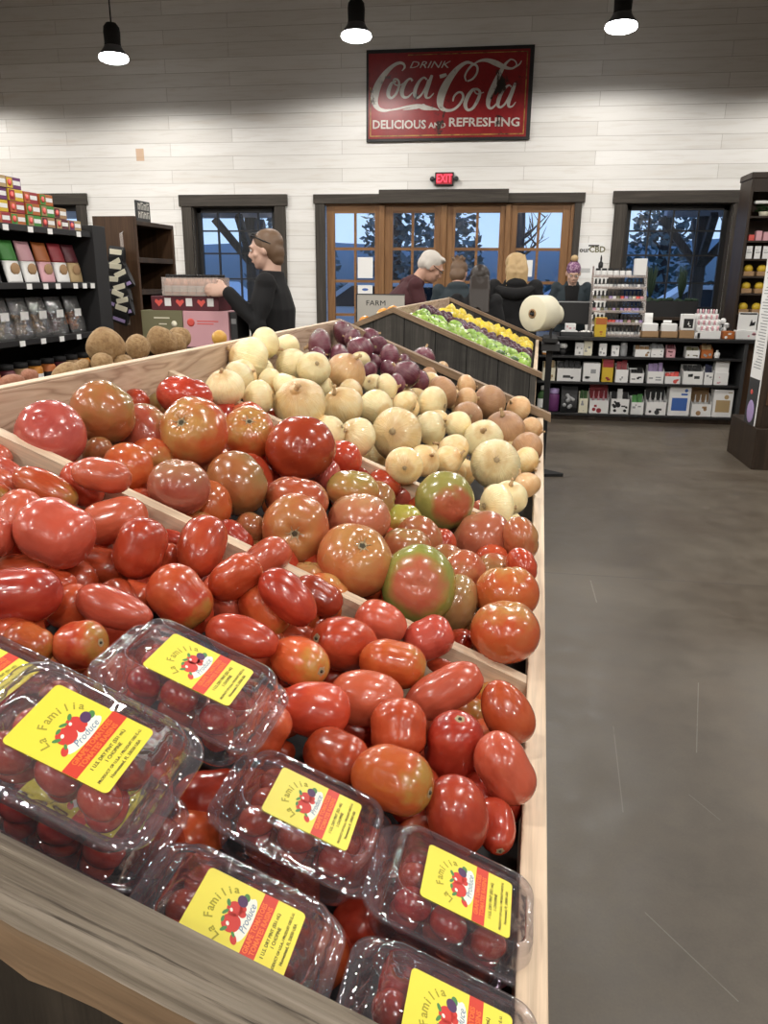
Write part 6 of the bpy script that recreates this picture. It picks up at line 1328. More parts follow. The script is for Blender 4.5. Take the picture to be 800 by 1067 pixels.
# ---------------------------------------------------------------- bag rolls on a black stand
def bag_roll(nm, u, v, z, r, w, lab, ang):
    o = thing(nm, lab, 'bag roll', Matrix.Translation(BW(u, v, z)) @ Matrix.Rotation(ang, 4, 'Z'))
    X = Matrix.Rotation(R(90), 4, 'Y')
    MB().lathe([(.032, -w / 2), (r - .006, -w / 2), (r, -w / 2 + .006), (r, w / 2 - .006), (r - .006, w / 2), (.032, w / 2), (.032, -w / 2)], 36, M=X, cap=False).build('roll', M['cream'], o)
    MB().lathe([(.022, -w / 2 - .004), (.032, -w / 2 - .004), (.032, w / 2 + .004), (.022, w / 2 + .004), (.022, -w / 2 - .004)], 20, M=X, cap=False).build('core', M['kraft'], o); return o
RU, RV, RZ = .0, 5.62, EYE - .222
bag_roll('bag_roll', RU, RV, RZ, .122, .16, 'large cream roll of produce bags on the black stand', R(48))
bag_roll('bag_roll', RU + .085, RV + .33, RZ - .02, .075, .11, 'smaller cream roll of bags behind the large roll', R(48))
e = thing('roll_stand', 'black floor stand with flat feet holding the rolls of produce bags', 'stand', Matrix.Translation(BW(RU + .085, RV + .12, 0)) @ Matrix(BROT))
MB().box((-.022, -.022, .02), (.022, .022, 1.02), .003).build('column', M['matte_black'], e)
MB().box((-.05, -.14, 1.00), (.05, .28, 1.03), .004).build('crossbar', M['matte_black'], e)
b = MB(); 
for y0 in (-.12, .21): b.box((-.008, y0 - .008, 1.02), (.008, y0 + .008, RZ - (.015 if y0 < 0 else .045)), .001)
b.tube([(.0, -.12, RZ - .012), (-.05, -.14, RZ - .008), (-.15, -.21, RZ)], .009, 8); b.tube([(0, .21, RZ - .042), (-.12, .15, RZ - .035)], .008, 8); b.build('spindle', M['matte_black'], e)
b = MB(); b.prism([(-.09, -.02), (.165, .045), (.165, .070), (-.09, .26)], 0, .022); b.build('foot', M['matte_black'], e)
b = MB(); b.box((-.06, -.10, .94), (.07, .16, .99), .004); b.build('dispenser_box', M['charcoal'], e)
# ---------------------------------------------------------------- the snack shelving along the other aisle
GM = Matrix(BROT) @ T(-2.80, 0, 0) @ Matrix.Rotation(R(90), 4, 'Z')        # local x runs along the aisle, front faces the displays
e = thing('snack_shelving', 'black steel shelving unit stocked with cartons, pouches and bags', 'shelving', GM)
V0, V1 = 2.9, 4.66
for z in (EYE + .262, EYE - .04, EYE - .342, EYE - .64, .22): 
    MB().box((V0, 0, z - .02), (V1, .42, z), .003).build('shelf', M['shelf_black'], e); MB().box((V0, -.008, z - .030), (V1, 0, z + .004), .002).build('price_rail', M['shelf_black'], e)
MB().box((V0, .42, 0), (V1, .44, EYE + .30)).build('back_panel', M['matte_black'], e); MB().box((V1, -.02, 0), (V1 + .15, .44, EYE + .305), .003).build('end_panel', M['matte_black'], e); MB().box((V0, .05, 0), (V1, .40, .18)).build('plinth', M['matte_black'], e)
for z, xs_ in ((EYE + .262, (3.84, 4.05, 4.23, 4.52)), (EYE - .04, (3.98, 4.13, 4.25, 4.43, 4.53, 4.62)), (EYE - .342, (3.86, 4.05, 4.23, 4.41, 4.62)), (EYE - .64, (3.9, 4.15, 4.4))):
    for x in xs_: MB().box((x - .022, -.011, z - .033), (x + .022, -.008, z - .003)).build('price_tag', M['white_paper'], e)
rs = random.Random(31); CC = ['plum_card', 'orange_card', 'wine_card', 'yellow_card', 'green_card', 'tan_card', 'red_card', 'kraft']; CN = dict(plum_card='purple', orange_card='orange', wine_card='wine red', yellow_card='yellow', green_card='green', tan_card='tan', red_card='red', kraft='brown')
for col, (x, n) in enumerate(((3.60, 4), (3.73, 4), (3.86, 4), (3.995, 4), (4.13, 3), (4.265, 3), (4.40, 2), (4.53, 1))):
    for k in range(n):
        c1 = CC[(col * 3 + k * 5) % 8]; c2 = CC[(col * 3 + k * 5 + 3) % 8]
        o = thing('snack_carton', '%s snack carton, %s up in the %s column on the top shelf' % (CN[c1], ORDW[k], ORDW[7 - col]), 'carton', GM @ T(x, .012 + rs.uniform(0, .01), EYE + .262 + .001 + k * .061), 'snack cartons on the top shelf')
        MB().box((-.062, 0, 0), (.062, .17, .059), .002).build('box_body', M[c1], o); b = MB().box((-.058, -.001, .004), (-.01, 0, .055)); b2 = MB().box((-.005, -.001, .020), (.056, 0, .042)); b3 = MB().lathe([(0, 0), (.017, 0), (.017, .0012), (0, .0012)], 14, M=T(-.034, -.001, .03) @ Matrix.Rotation(R(90), 4, 'X'))
        b.build('front_print', M[c2], o); b2.build('name_panel', M['white_card'], o); b3.build('picture_spot', M['coral'], o)
PM = {}
def pouch(x, z, w, h, top, bot, lab, M0=GM, y=.03, lean=.22, nm='snack_pouch', grp='pouches on the second shelf', clearbag=False):
    o = thing(nm, lab, 'snack bag', M0 @ T(x, y, z), grp); sub = lambda z0, z1, m, n: None
    def body(z0, z1, inset, m, n):
        b = MB(); N = 10; W = 8; vs = []; fs = []
        for i in range(N + 1):
            q = (z0 + (z1 - z0) * i / N); s = q / h
            d = .055 * (math.sin(math.pi * min(1, max(0, .12 + s * .88))) ** .7) * (1 if clearbag else .8)
            for j in range(W):
                a = 6.2832 * j / W; vs.append((w / 2 * (1 - .05 * math.sin(3.14 * s)) * math.copysign(abs(math.cos(a)) ** .6, math.cos(a)) - inset, lean * q * 1. + d / 2 * math.copysign(abs(math.sin(a)) ** .9, math.sin(a)) + .03, q))
        for i in range(N):
            for j in range(W): j2 = (j + 1) % W; fs.append((i * W + j, i * W + j2, i * W + W + j2, i * W + W + j))
        fs += [tuple(range(W - 1, -1, -1)), tuple(N * W + j for j in range(W))]
        b.add(vs, fs, 0, True); b.build(n, m, o)
    if clearbag: body(0, h, 0, M['clear_bag'], 'bag_film')
    else: body(0, h * .52, 0, M[bot], 'bag_front'); body(h * .52, h, 0, M[top], 'bag_top')
    return o
for x, top, bot, lab in ((3.62, 'charcoal', 'grey_card', 'dark grey snack pouch first in the row on the second shelf'), (3.78, 'charcoal', 'charcoal', 'charcoal snack pouch beside the green topped pouch'), (3.965, 'green_card', 'white_card', 'green topped snack pouch on the second shelf'), (4.115, 'pink_card', 'white_card', 'narrow pink topped snack pouch on the second shelf'), (4.27, 'orange_card', 'pink_card', 'orange topped snack pouch beside the pink one'), (4.42, 'red_card', 'white_card', 'red topped snack pouch on the second shelf'), (4.56, 'wine_card', 'tan_card', 'wine red snack pouch at the end of the second shelf')):
    o = pouch(x, EYE - .04 + .001, .135, .225, top, bot, lab); b = MB(); b.ball((0, .023, .075), (.042, .004, .032), 12, 7); b.build('food_picture', M['kraft'], o)
for k, (x, fc, lab) in enumerate(((3.66, 'olive_card', 'clear bag of green and white snacks by the first tag on the third shelf'), (3.83, 'tan_card', 'clear bag slumped forward on the third shelf'), (4.0, 'kraft', 'clear bag of nuts leaning on the third shelf'), (4.17, 'kraft', 'clear bag of brown snacks on the third shelf'), (4.34, 'wine_card', 'clear bag of dark dried fruit on the third shelf'), (4.53, 'orange_card', 'clear bag of orange snacks at the end of the third shelf'))):
    o = pouch(x, EYE - .342 + .001, .16, .22, None, None, lab, grp='clear bags on the third shelf', clearbag=True); b = MB()
    for j in range(36): b.ball((rs.uniform(-.055, .055), .05 + rs.uniform(-.012, .012) + .03, .02 + rs.uniform(0, .10)), rs.uniform(.009, .014), 7, 5)
    q = b.build('bag_contents', M[fc], o); q['kind'] = 'stuff'; 
    b = MB(); b.box((-.035, -.001, .10), (.035, .0, .145), M=T(0, .028, 0)); b.build('bag_label', M['white_paper'], o)
for k in range(9):
    x = 3.55 + k * .125; m = ('amber', 'orange_card', 'wine_card', 'kraft')[k % 4]
    o = thing('glass_jar', '%s jar with dark lid, %s from the end of the lowest lit shelf' % (('amber', 'orange', 'wine red', 'brown')[k % 4], ORDW[8 - k]), 'jar', GM @ T(x, .07, EYE - .64 + .001), 'jars on the fourth shelf')
    MB().lathe([(.042, 0), (.046, .008), (.046, .12), (.036, .14)], 16).build('jar_body', M[m], o); MB().lathe([(.039, .138), (.039, .165), (.036, .168)], 16).build('lid', M['matte_black'], o); MB().lathe([(.0465, .035), (.0465, .095)], 16, cap=False).build('label', M['white_paper' if k % 2 == 0 else 'black'], o)
# dark bookcase with a clip strip of black snack bags
KM = Matrix(BROT)
e = thing('bookcase', 'dark brown bookcase with mostly empty shelves beyond the snack shelving', 'bookcase', KM @ T(-2.80, 5.24, 0))
MB().box((-.32, 0, 0), (-.0, .03, EYE + .402), .003).build('side_panel', M['walnut_panel'], e)
MB().box((-.32, .03, EYE + .345), (.0, .60, EYE + .375), .003).build('top_board', M['espresso_wood'], e)
for z in (.15, .5, EYE - .30, EYE - .09, EYE + .13): MB().box((-.31, .03, z - .035), (-.005, .57, z), .002).build('shelf', M['espresso_wood'], e)
MB().box((-.32, .57, 0), (-.0, .60, EYE + .345), .003).build('side_panel', M['walnut_panel'], e); MB().box((-.325, .03, 0), (-.31, .60, EYE + .345)).build('back_panel', M['matte_black'], e)
e = thing('shelf_sign', 'small dark sign with pale block letters on top of the bookcase', 'sign', KM @ T(-2.81, 5.40, EYE + .376) @ Matrix.Rotation(R(90), 4, 'Z'))
MB().box((-.10, 0, 0), (.10, .012, .135), .002).build('sign_board', M['charcoal'], e); b = MB(); rs2 = random.Random(2)
for row in range(2):
    for k in range(4): x = -.075 + k * .042; b.box((x, -.001, .075 - row * .055), (x + .009, 0, .118 - row * .055)); b.box((x, -.001, .105 - row * .06 + .01 * (k % 2)), (x + .03, 0, .114 - row * .06 + .01 * (k % 2))); b.box((x + .022, -.001, .075 - row * .055), (x + .030, 0, .118 - row * .055 - .012 * (k % 2)))
b.build('letter_strokes', M['sign_cream'], e)
o = thing('hanging_strip', 'clear hanging strip on the bookcase side holding black snack bags', 'hanging strip', KM @ T(-2.89, 5.205, EYE - .33))
MB().box((-.012, 0, 0), (.012, .0015, .62)).build('strip', M['clear_tray'], o); MB().tube([(0, .0, .615), (0, .028, .63)], .003, 6).build('hook', M['steel'], o)
for k, (x, z, tl) in enumerate(((-.03, .37, .1), (.02, .31, -.45), (-.035, .275, .1), (.055, .235, -.4), (-.055, .19, .05), (.03, .14, -.25), (-.05, .10, .35), (.045, .05, -.2), (-.02, .0, .3))):
    m = KM @ T(-2.89 + x, 5.165 - .006 * k, EYE - .30 + z - .02) @ Matrix.Rotation(tl, 4, 'Y'); p = thing('snack_bag', 'black and cream snack bag, %s from the top of the hanging strip' % ORDW[k], 'snack bag', m, 'snack bags on the hanging strip')
    b = MB(); packet(b, 0, 0, 0, .115, .15, .045, 0); b.build('bag', M['black'], p); b = MB().box((-.045, -.022, .085), (.045, -.016, .130), .004); b.build('front_panel', M['cream'], p); MB().box((-.046, -.0225, .020), (.046, -.016, .042)).build('pale_band', M['lilac'], p)
# ---------------------------------------------------------------- the drinks the woman is stacking
DM = Matrix(BROT) @ T(0, 4.40, 0)
e = thing('stock_table', 'low dark table carrying the olive and pink cartons', 'table', DM @ T(-2.02, .12, 0))
MB().box((-.38, -.14, EYE - .44), (.36, .25, EYE - .405), .004).build('table_top', M['espresso_wood'], e)
for x in (-.34, .32):
    for y in (-.11, .21): MB().box((x - .02, y - .02, 0), (x + .02, y + .02, EYE - .44)).build('leg', M['espresso_wood'], e)
e = thing('carton', 'olive green carton on the table behind the potatoes', 'carton', DM @ T(-2.224, 0, EYE - .404)); MB().box((-.132, 0, 0), (.132, .22, .212), .003).build('carton_body', M['olive_card'], e)
b = MB().box((-.05, -.001, .165), (.05, 0, .172)).box((-.02, -.001, .13), (.03, 0, .136)); b.lathe([(0, 0), (.018, 0), (.018, .001), (0, .001)], 14, M=T(.078, 0, .135) @ Matrix.Rotation(R(90), 4, 'X')); b.build('front_print', M['cream'], e)
e = thing('carton', 'pink carton on the table behind the yellow mango', 'carton', DM @ T(-1.944, 0, EYE - .404)); MB().box((-.144, 0, 0), (.144, .22, .211), .003).build('carton_body', M['pink_card'], e)
b = MB(); b.lathe([(.014, 0), (.024, 0), (.024, .001), (.014, .001)], 16, M=T(-.095, 0, .145) @ Matrix.Rotation(R(90), 4, 'X')); b.box((-.055, -.001, .15), (.08, 0, .156)).box((-.055, -.001, .135), (.05, 0, .140)); b.build('front_print', M['coral'], e)
e = thing('carton', 'dark grey carton beside the pink carton on the table', 'carton', DM @ T(-1.776, .02, EYE - .404)); MB().box((-.022, 0, 0), (.022, .2, .205), .003).build('carton_body', M['charcoal'], e); MB().box((-.015, -.001, .14), (.015, 0, .17)).build('front_print', M['grey_card'], e)
e = thing('drink_carton', 'wine red carton with red hearts stacked on the olive carton', 'carton', DM @ T(-2.075, .01, EYE - .192)); MB().box((-.215, 0, 0), (.215, .20, .083), .003).build('carton_body', M['wine_card'], e)
for k in range(3):
    x = -.165 + k * .135; b = MB(); b.prism([(x, .022), (x + .026, .05), (x + .020, .064), (x + .008, .062), (x, .054), (x - .008, .062), (x - .020, .064), (x - .026, .05)], .0012, 0, M=Matrix.Rotation(R(90), 4, 'X')); b.build('heart', M['coral'], e); MB().box((x + .038, -.001, .026), (x + .078, 0, .072)).build('white_panel', M['white_card'], e)
PZ = EYE - .107
e = thing('drink_pack', 'clear tray of small peach drink bottles held by the woman', 'drink pack', DM @ T(-2.03, .0, PZ))
b = MB().box((-.178, 0, 0), (.178, .002, .105)).box((-.178, .168, 0), (.178, .17, .105)).box((-.178, 0, 0), (-.176, .17, .105)).box((.176, 0, 0), (.178, .17, .105)).box((-.178, 0, 0), (.178, .17, .002)); b.build('tray_film', M['clear_tray'], e)
for i in range(7):
    for j in range(3):
        o = thing('drink_bottle', 'small peach drink bottle with black cap in the tray the woman holds', 'bottle', DM @ T(-2.03 - .150 + i * .050, .03 + j * .054, PZ + .003), 'bottles in the drink tray')
        q = shared('dbo', 'bottle_body', MB().lathe([(.019, 0), (.0225, .006), (.0225, .072), (.012, .090), (.011, .098)], 12), M['peach']); link('bottle_body', q, o); link('cap', shared('dca', 'cap', MB().lathe([(.0135, .097), (.0135, .116), (.012, .118)], 12), M['black']), o); link('label', shared('dla', 'label', MB().lathe([(.0229, .02), (.0229, .055)], 12, cap=False), M['art_white']), o)
# ---------------------------------------------------------------- cabinets on the other side of the aisle
e = thing('display_cabinet', 'tall dark cabinet on a low plinth at the aisle edge', 'cabinet', T(1.99, 6.28, 0))
MB().box((0, 0, 0), (.95, .70, .325), .004).build('plinth', M['espresso_wood'], e); MB().box((.01, .07, .325), (.93, .37, 2.0), .004).build('cabinet_body', M['espresso_wood'], e)
for z in (.5, .9, 1.3): MB().box((.06, .055, z), (.90, .07, z + .30), .003).build('door_panel', M['walnut_panel'], e)
e = thing('poster', 'tall white printed poster on the side of the dark cabinet', 'poster', T(1.988, 6.36, .33))
MB().box((0, 0, 0), (.010, .26, 1.55)).build('poster_sheet', M['white_paper'], e); b = MB(); rs = random.Random(6)
for k in range(46): z = .44 + k * .0225; b.box((-.0008, .03, z), (0, .03 + rs.uniform(.10, .20), z + .007))
b.build('text_lines', M['grey_card'], e); MB().box((-.001, .0, .0), (0, .26, .36)).build('dark_picture', M['charcoal'], e); MB().ball((-.001, .13, .10), (.003, .09, .09), 14, 8).build('picture_figure', M['lilac'], e); MB().ball((-.002, .16, .25), (.003, .03, .02), 10, 6).build('picture_spot', M['coral'], e)
SX, SY = 2.50, 9.20
e = thing('gift_shelving', 'tall dark wall shelving with small gifts behind the counter end', 'shelving', T(SX, SY, 0))
for x in (0, .9): MB().box((x, 0, 0), (x + .03, .42, 2.46), .003).build('side_panel', M['espresso_wood'], e)
MB().box((-.01, -.01, 2.46), (.95, .43, 2.52), .004).build('cornice', M['espresso_wood'], e); MB().box((.03, .40, 0), (.9, .42, 2.46)).build('back_panel', M['walnut_panel'], e); MB().box((.03, 0, 2.33), (.9, .03, 2.46)).build('head_board', M['espresso_wood'], e)
LV = (1.08, 1.30, 1.48, 1.66, 1.845, 2.09)
for z in LV: MB().box((.03, .01, z - .02), (.9, .40, z), .002).build('shelf', M['espresso_wood'], e)
tag(MB().box((SX + .07, SY + .03, 2.215), (SX + .55, SY + .10, 2.245), .004).build('strip_light', M['white_card']), 'white strip fixed under the head board of the gift shelving', 'strip light')
o = thing('potted_plant', 'small leafy plant on the top shelf of the gift shelving', 'plant', T(SX + .20, SY + .14, LV[5] + .001)); MB().lathe([(.04, 0), (.055, .05), (.05, .05), (.03, .01)], 14).build('pot', M['cream'], o); b = MB(); rs = random.Random(12)
for k in range(40): a = rs.uniform(0, 6.28); r = rs.uniform(.01, .09); b.ball((r * math.cos(a), r * math.sin(a), .06 + rs.uniform(0, .08)), (.022, .022, .007), 6, 4)
b.build('leaves', M['leaf_green'], o)
for k in range(4): tag(MB().box((SX + .055 + k * .075, SY + .05, LV[4] + .0), (SX + .115 + k * .075, SY + .12, LV[4] + (.06, .10, .09, .05)[k]), .004).build('gift_box', M[('coral', 'pink_card', 'pink_card', 'lilac')[k]]), '%s gift box, %s from the end on the fifth shelf' % (('coral red', 'pink', 'tall pink', 'lilac')[k], ORDW[k]), 'box', 'gift boxes')
for k in range(4): 
    o = thing('price_card', 'white card, %s along the fourth gift shelf' % ORDW[k], 'card', T(SX + .05 + k * .085, SY + .04, LV[3]), 'white cards'); MB().box((0, 0, 0), (.062, .008, .13), .001).build('card_face', M['white_card'], o); MB().box((.008, -.001, .06), (.054, 0, .07)).box((.008, -.001, .085), (.04, 0, .09)).build('card_print', M['grey_card'], o)
for s, z in enumerate(LV[:3]):
    for k in range(3): o = thing('gift_basket', 'yellow wrapped gift, %s on the %s gift shelf' % (ORDW[k], ('counter height', 'second', 'third')[s]), 'gift', T(SX + .11 + k * .14, SY + .10, z + .001), 'yellow gifts'); MB().box((-.055, -.05, 0), (.055, .05, .05), .006).build('basket', M['kraft'], o); MB().ball((0, 0, .075), (.05, .045, .045), 10, 7).build('wrapping', M['yellow_card'], o)
# ---------------------------------------------------------------- signs and papers on the far wall
def s2w(cx, cy):
    s = (cx - 48) / 690.; t = .5
    for _ in range(4):
        t = (cy - (50 - 17 * s)) / ((432 - 10 * s) - (50 - 17 * s)); s = (cx - (48 + 2 * t)) / ((745 - 18 * t) - (48 + 2 * t))
    return Vector((2.028 * (s - .5), 0, 1.026 * (.5 - t)))
def catmull(P, n=8):
    out = []
    Q = [P[0]] + list(P) + [P[-1]]
    for i in range(1, len(Q) - 2):
        for k in range(n):
            t = k / n; out.append(tuple(.5 * (2 * Q[i][j] + (Q[i + 1][j] - Q[i - 1][j]) * t + (2 * Q[i - 1][j] - 5 * Q[i][j] + 4 * Q[i + 1][j] - Q[i + 2][j]) * t * t + (3 * Q[i][j] - Q[i - 1][j] - 3 * Q[i + 1][j] + Q[i + 2][j]) * t ** 3) for j in range(3)))
    return out + [P[-1]]
def brush(b, P, y):
    C = catmull(P); vs = []
    for i, (x, z, w) in enumerate(C):
        p, q = C[max(0, i - 1)], C[min(len(C) - 1, i + 1)]; d = Vector((q[0] - p[0], q[1] - p[1])); d = d.normalized() if d.length else Vector((1, 0)); n = Vector((-d.y, d.x)) * w / 2
        for s in (1, -1):
            k = s2w(x + s * n.x, z + s * n.y); vs.append((k.x, y, k.z))
    b.add(vs, [(2 * i, 2 * i + 1, 2 * i + 3, 2 * i + 2) for i in range(len(C) - 1)])
e = thing('enamel_sign', 'large rusty red enamel soda sign hanging high on the white wall', 'sign', T(-.818, YW - .035, 3.580))
MB().box((-1.014, 0, -.513), (1.014, .035, .513), .004).build('sign_plate', M['black'], e)
MB().box((-.985, -.004, -.480), (.965, 0, .470), .001).build('red_field', M['enamel'], e)
b = MB()
for lo, hi in (((-.96, -.455), (.94, -.443)), ((-.965, -.455), (-.953, .10)), ((.928, -.455), (.94, .445)), ((-.5, .438), (.94, .447))): b.box((lo[0], -.006, lo[1]), (hi[0], -.004, hi[1]))
b.build('gold_border', M['enamel_gold'], e)
S = [[(200, 136, 4), (211, 122, 8), (206, 108, 10), (188, 104, 12), (160, 117, 15), (126, 150, 22), (100, 192, 29), (87, 232, 32), (86, 265, 26), (100, 290, 18), (126, 299, 12), (152, 297, 8)],
     [(150, 298, 6), (185, 292, 8), (222, 284, 10), (262, 280, 14), (290, 286, 22), (318, 291, 16), (340, 294, 9), (356, 299, 2)], [(205, 296, 2), (240, 292, 8), (275, 284, 12), (292, 276, 8), (300, 283, 4)],
     [(176, 178, 8), (158, 186, 12), (146, 210, 16), (143, 236, 15), (156, 247, 10), (174, 232, 10), (186, 206, 11), (188, 182, 9), (178, 170, 8), (165, 172, 7), (170, 190, 6), (190, 196, 5), (206, 186, 4)],
     [(244, 178, 10), (236, 168, 8), (222, 176, 10), (207, 198, 16), (200, 224, 17), (208, 243, 12), (226, 243, 8), (246, 224, 4)],
     [(304, 172, 7), (292, 164, 8), (274, 178, 11), (258, 208, 15), (254, 234, 14), (264, 247, 9), (282, 234, 8), (300, 202, 7), (310, 172, 6)], [(326, 154, 10), (314, 186, 16), (302, 222, 17), (302, 244, 11), (316, 246, 7), (334, 228, 4)],
     [(358, 161, 14), (372, 157, 15), (386, 152, 11)],
     [(468, 180, 5), (462, 160, 7), (474, 134, 8), (496, 112, 10), (512, 122, 9), (511, 146, 8), (494, 170, 8), (472, 180, 6)], [(500, 112, 8), (470, 104, 12), (436, 124, 18), (402, 164, 26), (374, 214, 32), (361, 258, 30), (366, 288, 20), (388, 300, 13), (416, 296, 10), (440, 276, 10), (455, 248, 10), (450, 228, 9), (434, 226, 8), (418, 242, 8), (413, 262, 6)],
     [(496, 112, 5), (522, 98, 9), (552, 96, 15), (584, 106, 22), (612, 119, 20), (640, 129, 11), (660, 127, 8), (672, 114, 6), (664, 98, 5), (648, 92, 6)], [(692, 98, 3), (684, 112, 6), (668, 124, 5)],
     [(648, 92, 6), (628, 110, 10), (606, 146, 17), (582, 196, 22), (562, 246, 21), (558, 280, 15), (570, 292, 10), (588, 278, 7), (600, 258, 3)],
     [(512, 214, 8), (494, 216, 12), (474, 244, 16), (464, 276, 16), (474, 298, 11), (496, 290, 11), (516, 256, 13), (524, 226, 11), (512, 212, 8), (500, 216, 6), (512, 232, 5), (540, 226, 4)],
     [(652, 204, 6), (640, 198, 8), (618, 218, 12), (602, 252, 16), (598, 278, 13), (608, 288, 9), (626, 274, 8), (644, 240, 7), (656, 206, 6)], [(668, 188, 9), (656, 222, 15), (642, 262, 15), (642, 284, 10), (656, 284, 6), (670, 266, 3)]]
b = MB()
for i, st in enumerate(S): brush(b, st, -.0075 - .0001 * i)
b.build('script_lettering', M['enamel_cream'], e)
b = MB(); RX = Matrix.Rotation(R(90), 4, 'X')
def word(b, tx, x0, x1, yc, size, shear=0., y=-.008, bold=0.):
    a, c = s2w(x0, yc), s2w(x1, yc); vs, fs = text_mesh(tx, size, Matrix.Identity(4), .0005, shear, 'LEFT', bold=bold)
    xs = [v[0] for v in vs]; k = (c.x - a.x) / (max(xs) - min(xs)); x_ = min(xs); sl = (c.z - a.z) / (c.x - a.x)
    b.add([(a.x + (v[0] - x_) * k, y - v[2], a.z + v[1] + sl * (v[0] - x_) * k) for v in vs], fs)
word(b, 'DRINK', 232, 404, 113, .105, .35); word(b, 'DELICIOUS', 78, 302, 360, .135, bold=.003); word(b, 'AND', 312, 384, 363, .085, bold=.002); word(b, 'REFRESHING', 398, 686, 351, .135, bold=.003)
b.build('block_lettering', M['enamel_cream'], e)
e = thing('exit_sign', 'lit red exit sign with two small lamp heads above the doors', 'exit sign', T(-.833, YW - .055, 2.628))
MB().box((-.118, 0, -.078), (.118, .055, .078), .008).build('housing', M['black'], e); MB().box((-.100, -.002, -.062), (.100, 0, .062)).build('lit_face', M['exit_glow'], e)
b = MB(); vs, fs = text_mesh('EXIT', .135, RX, .001, bold=.002); b.add([(v[0] * .72, v[1] - .004, v[2]) for v in vs], fs); b.build('exit_lettering', M['exit_red'], e)
for s in (-1, 1): b = MB(); b.tube([(s * .118, .03, .0), (s * .14, .03, .0)], .008, 8); b.lathe([(.020, 0), (.030, .02), (.030, .035)], 14, M=T(s * .150, .03, .0) @ Matrix.Rotation(R(90), 4, 'X')); b.build('lamp_head', M['charcoal'], e)
e = thing('wall_notice', 'white paper notice reading our CBD on the wall beside the door', 'notice', T(1.03, YW - .006, 1.66)); MB().box((-.155, 0, -.215), (.165, .006, .215), .001).build('paper', M['white_paper'], e)
b = MB().box((-.025, -.004, .172), (.105, 0, .189)); vs, fs = text_mesh('our', .085, T(-.07, -.001, .128) @ RX, .0004, bold=.002); b.add(vs, fs); b.build('lettering', M['ink_black'], e)
b = MB(); vs, fs = text_mesh('CBD', .10, T(.085, -.001, .132) @ RX, .0004, bold=.003); b.add(vs, fs); b.build('lettering', M['olive_card'], e)
b = MB()
for k in range(5): b.box((-.10, -.001, -.10 - k * .011), (.02, 0, -.094 - k * .011))
b.build('small_print', M['grey_card'], e)
tag(MB().box((-1.955, YW + .028, 1.425), (-1.752, YW + .030, 1.69)).build('paper_notice', M['white_paper']), 'blank looking paper notice taped inside the first glazed door', 'notice')
e = thing('paper_notice', 'lower paper notice with a blue mark on the first glazed door', 'notice', T(-1.855, YW + .029, 1.26)); MB().box((-.10, -.001, -.09), (.10, .001, .075)).build('paper', M['white_paper'], e); b = MB(); b.ball((0, -.001, .02), (.045, .001, .018), 12, 5); b.build('print', M['blue_card'], e)
tag(MB().box((.243, YW + .028, 1.46), (.328, YW + .030, 1.665)).build('paper_notice', M['white_paper']), 'narrow paper notice on the last glazed door beside the blonde woman', 'notice')
e = thing('farm_sign', 'pale board sign reading FARM behind the barn wood display', 'sign', Matrix(BROT) @ T(-1.27, 6.34, EYE - .12))
MB().box((-.205, 0, -.24), (.19, .018, 0), .003).build('sign_board', M['art_white_board'], e); MB().box((-.205, -.003, -.006), (.19, .02, .002)).box((-.212, -.003, -.24), (-.2, .02, .002)).build('edge_strip', M['charcoal'], e)
for x in (-.15, .13): MB().box((x, .018, -(EYE - .12)), (x + .03, .045, -.05)).build('post', M['charcoal'], e)
b = MB(); vs, fs = text_mesh('FARM', .058, T(-.045, -.001, -.072) @ RX, .0004, width=1.15); b.add(vs, fs); b.build('lettering', M['ink_black'], e)
# ---------------------------------------------------------------- people
def fuse(b, name, m, parent, vox=.009, smooth=3, M0=None):
    """closed overlapping volumes -> one continuous smooth surface"""
    me = b.mesh('t', m); o = bpy.data.objects.new('t', me); COL.objects.link(o)
    md = o.modifiers.new('r', 'REMESH'); md.mode = 'VOXEL'; md.voxel_size = vox; md.use_smooth_shade = True
    ms = o.modifiers.new('s', 'SMOOTH'); ms.iterations = smooth; ms.factor = .5
    dg = bpy.context.evaluated_depsgraph_get(); me2 = bpy.data.meshes.new_from_object(o.evaluated_get(dg)); bpy.data.objects.remove(o); bpy.data.meshes.remove(me)
    me2.name = name; me2.materials.clear(); me2.materials.append(m)
    me2.polygons.foreach_set('use_smooth', [True] * len(me2.polygons)); me2.update()
    return link(name, me2, parent, M0)
def loft(b, st, n=18, side=Vector((1, 0, 0))):
    """elliptical sections: (centre, half width, half depth)"""
    vs = []; fs = []; P = [Vector(s[0]) for s in st]
    for i, (c, rx, ry) in enumerate(st):
        d = (P[min(i + 1, len(P) - 1)] - P[max(0, i - 1)]).normalized(); a = (side - d * side.dot(d)).normalized(); q = d.cross(a)
        for k in range(n): t = 6.28318 * k / n; vs.append(tuple(P[i] + a * (rx * math.cos(t)) + q * (ry * math.sin(t))))
    for i in range(len(P) - 1):
        for k in range(n): k2 = (k + 1) % n; fs.append((i * n + k, i * n + k2, (i + 1) * n + k2, (i + 1) * n + k))
    fs += [tuple(range(n - 1, -1, -1)), tuple((len(P) - 1) * n + k for k in range(n))]
    b.add(vs, fs, 0, True)
def limb(b, pts, rad, n=12): b.tube(pts, rad, n); [b.ball(p, r, 10, 7) for p, r in zip(pts, rad)]
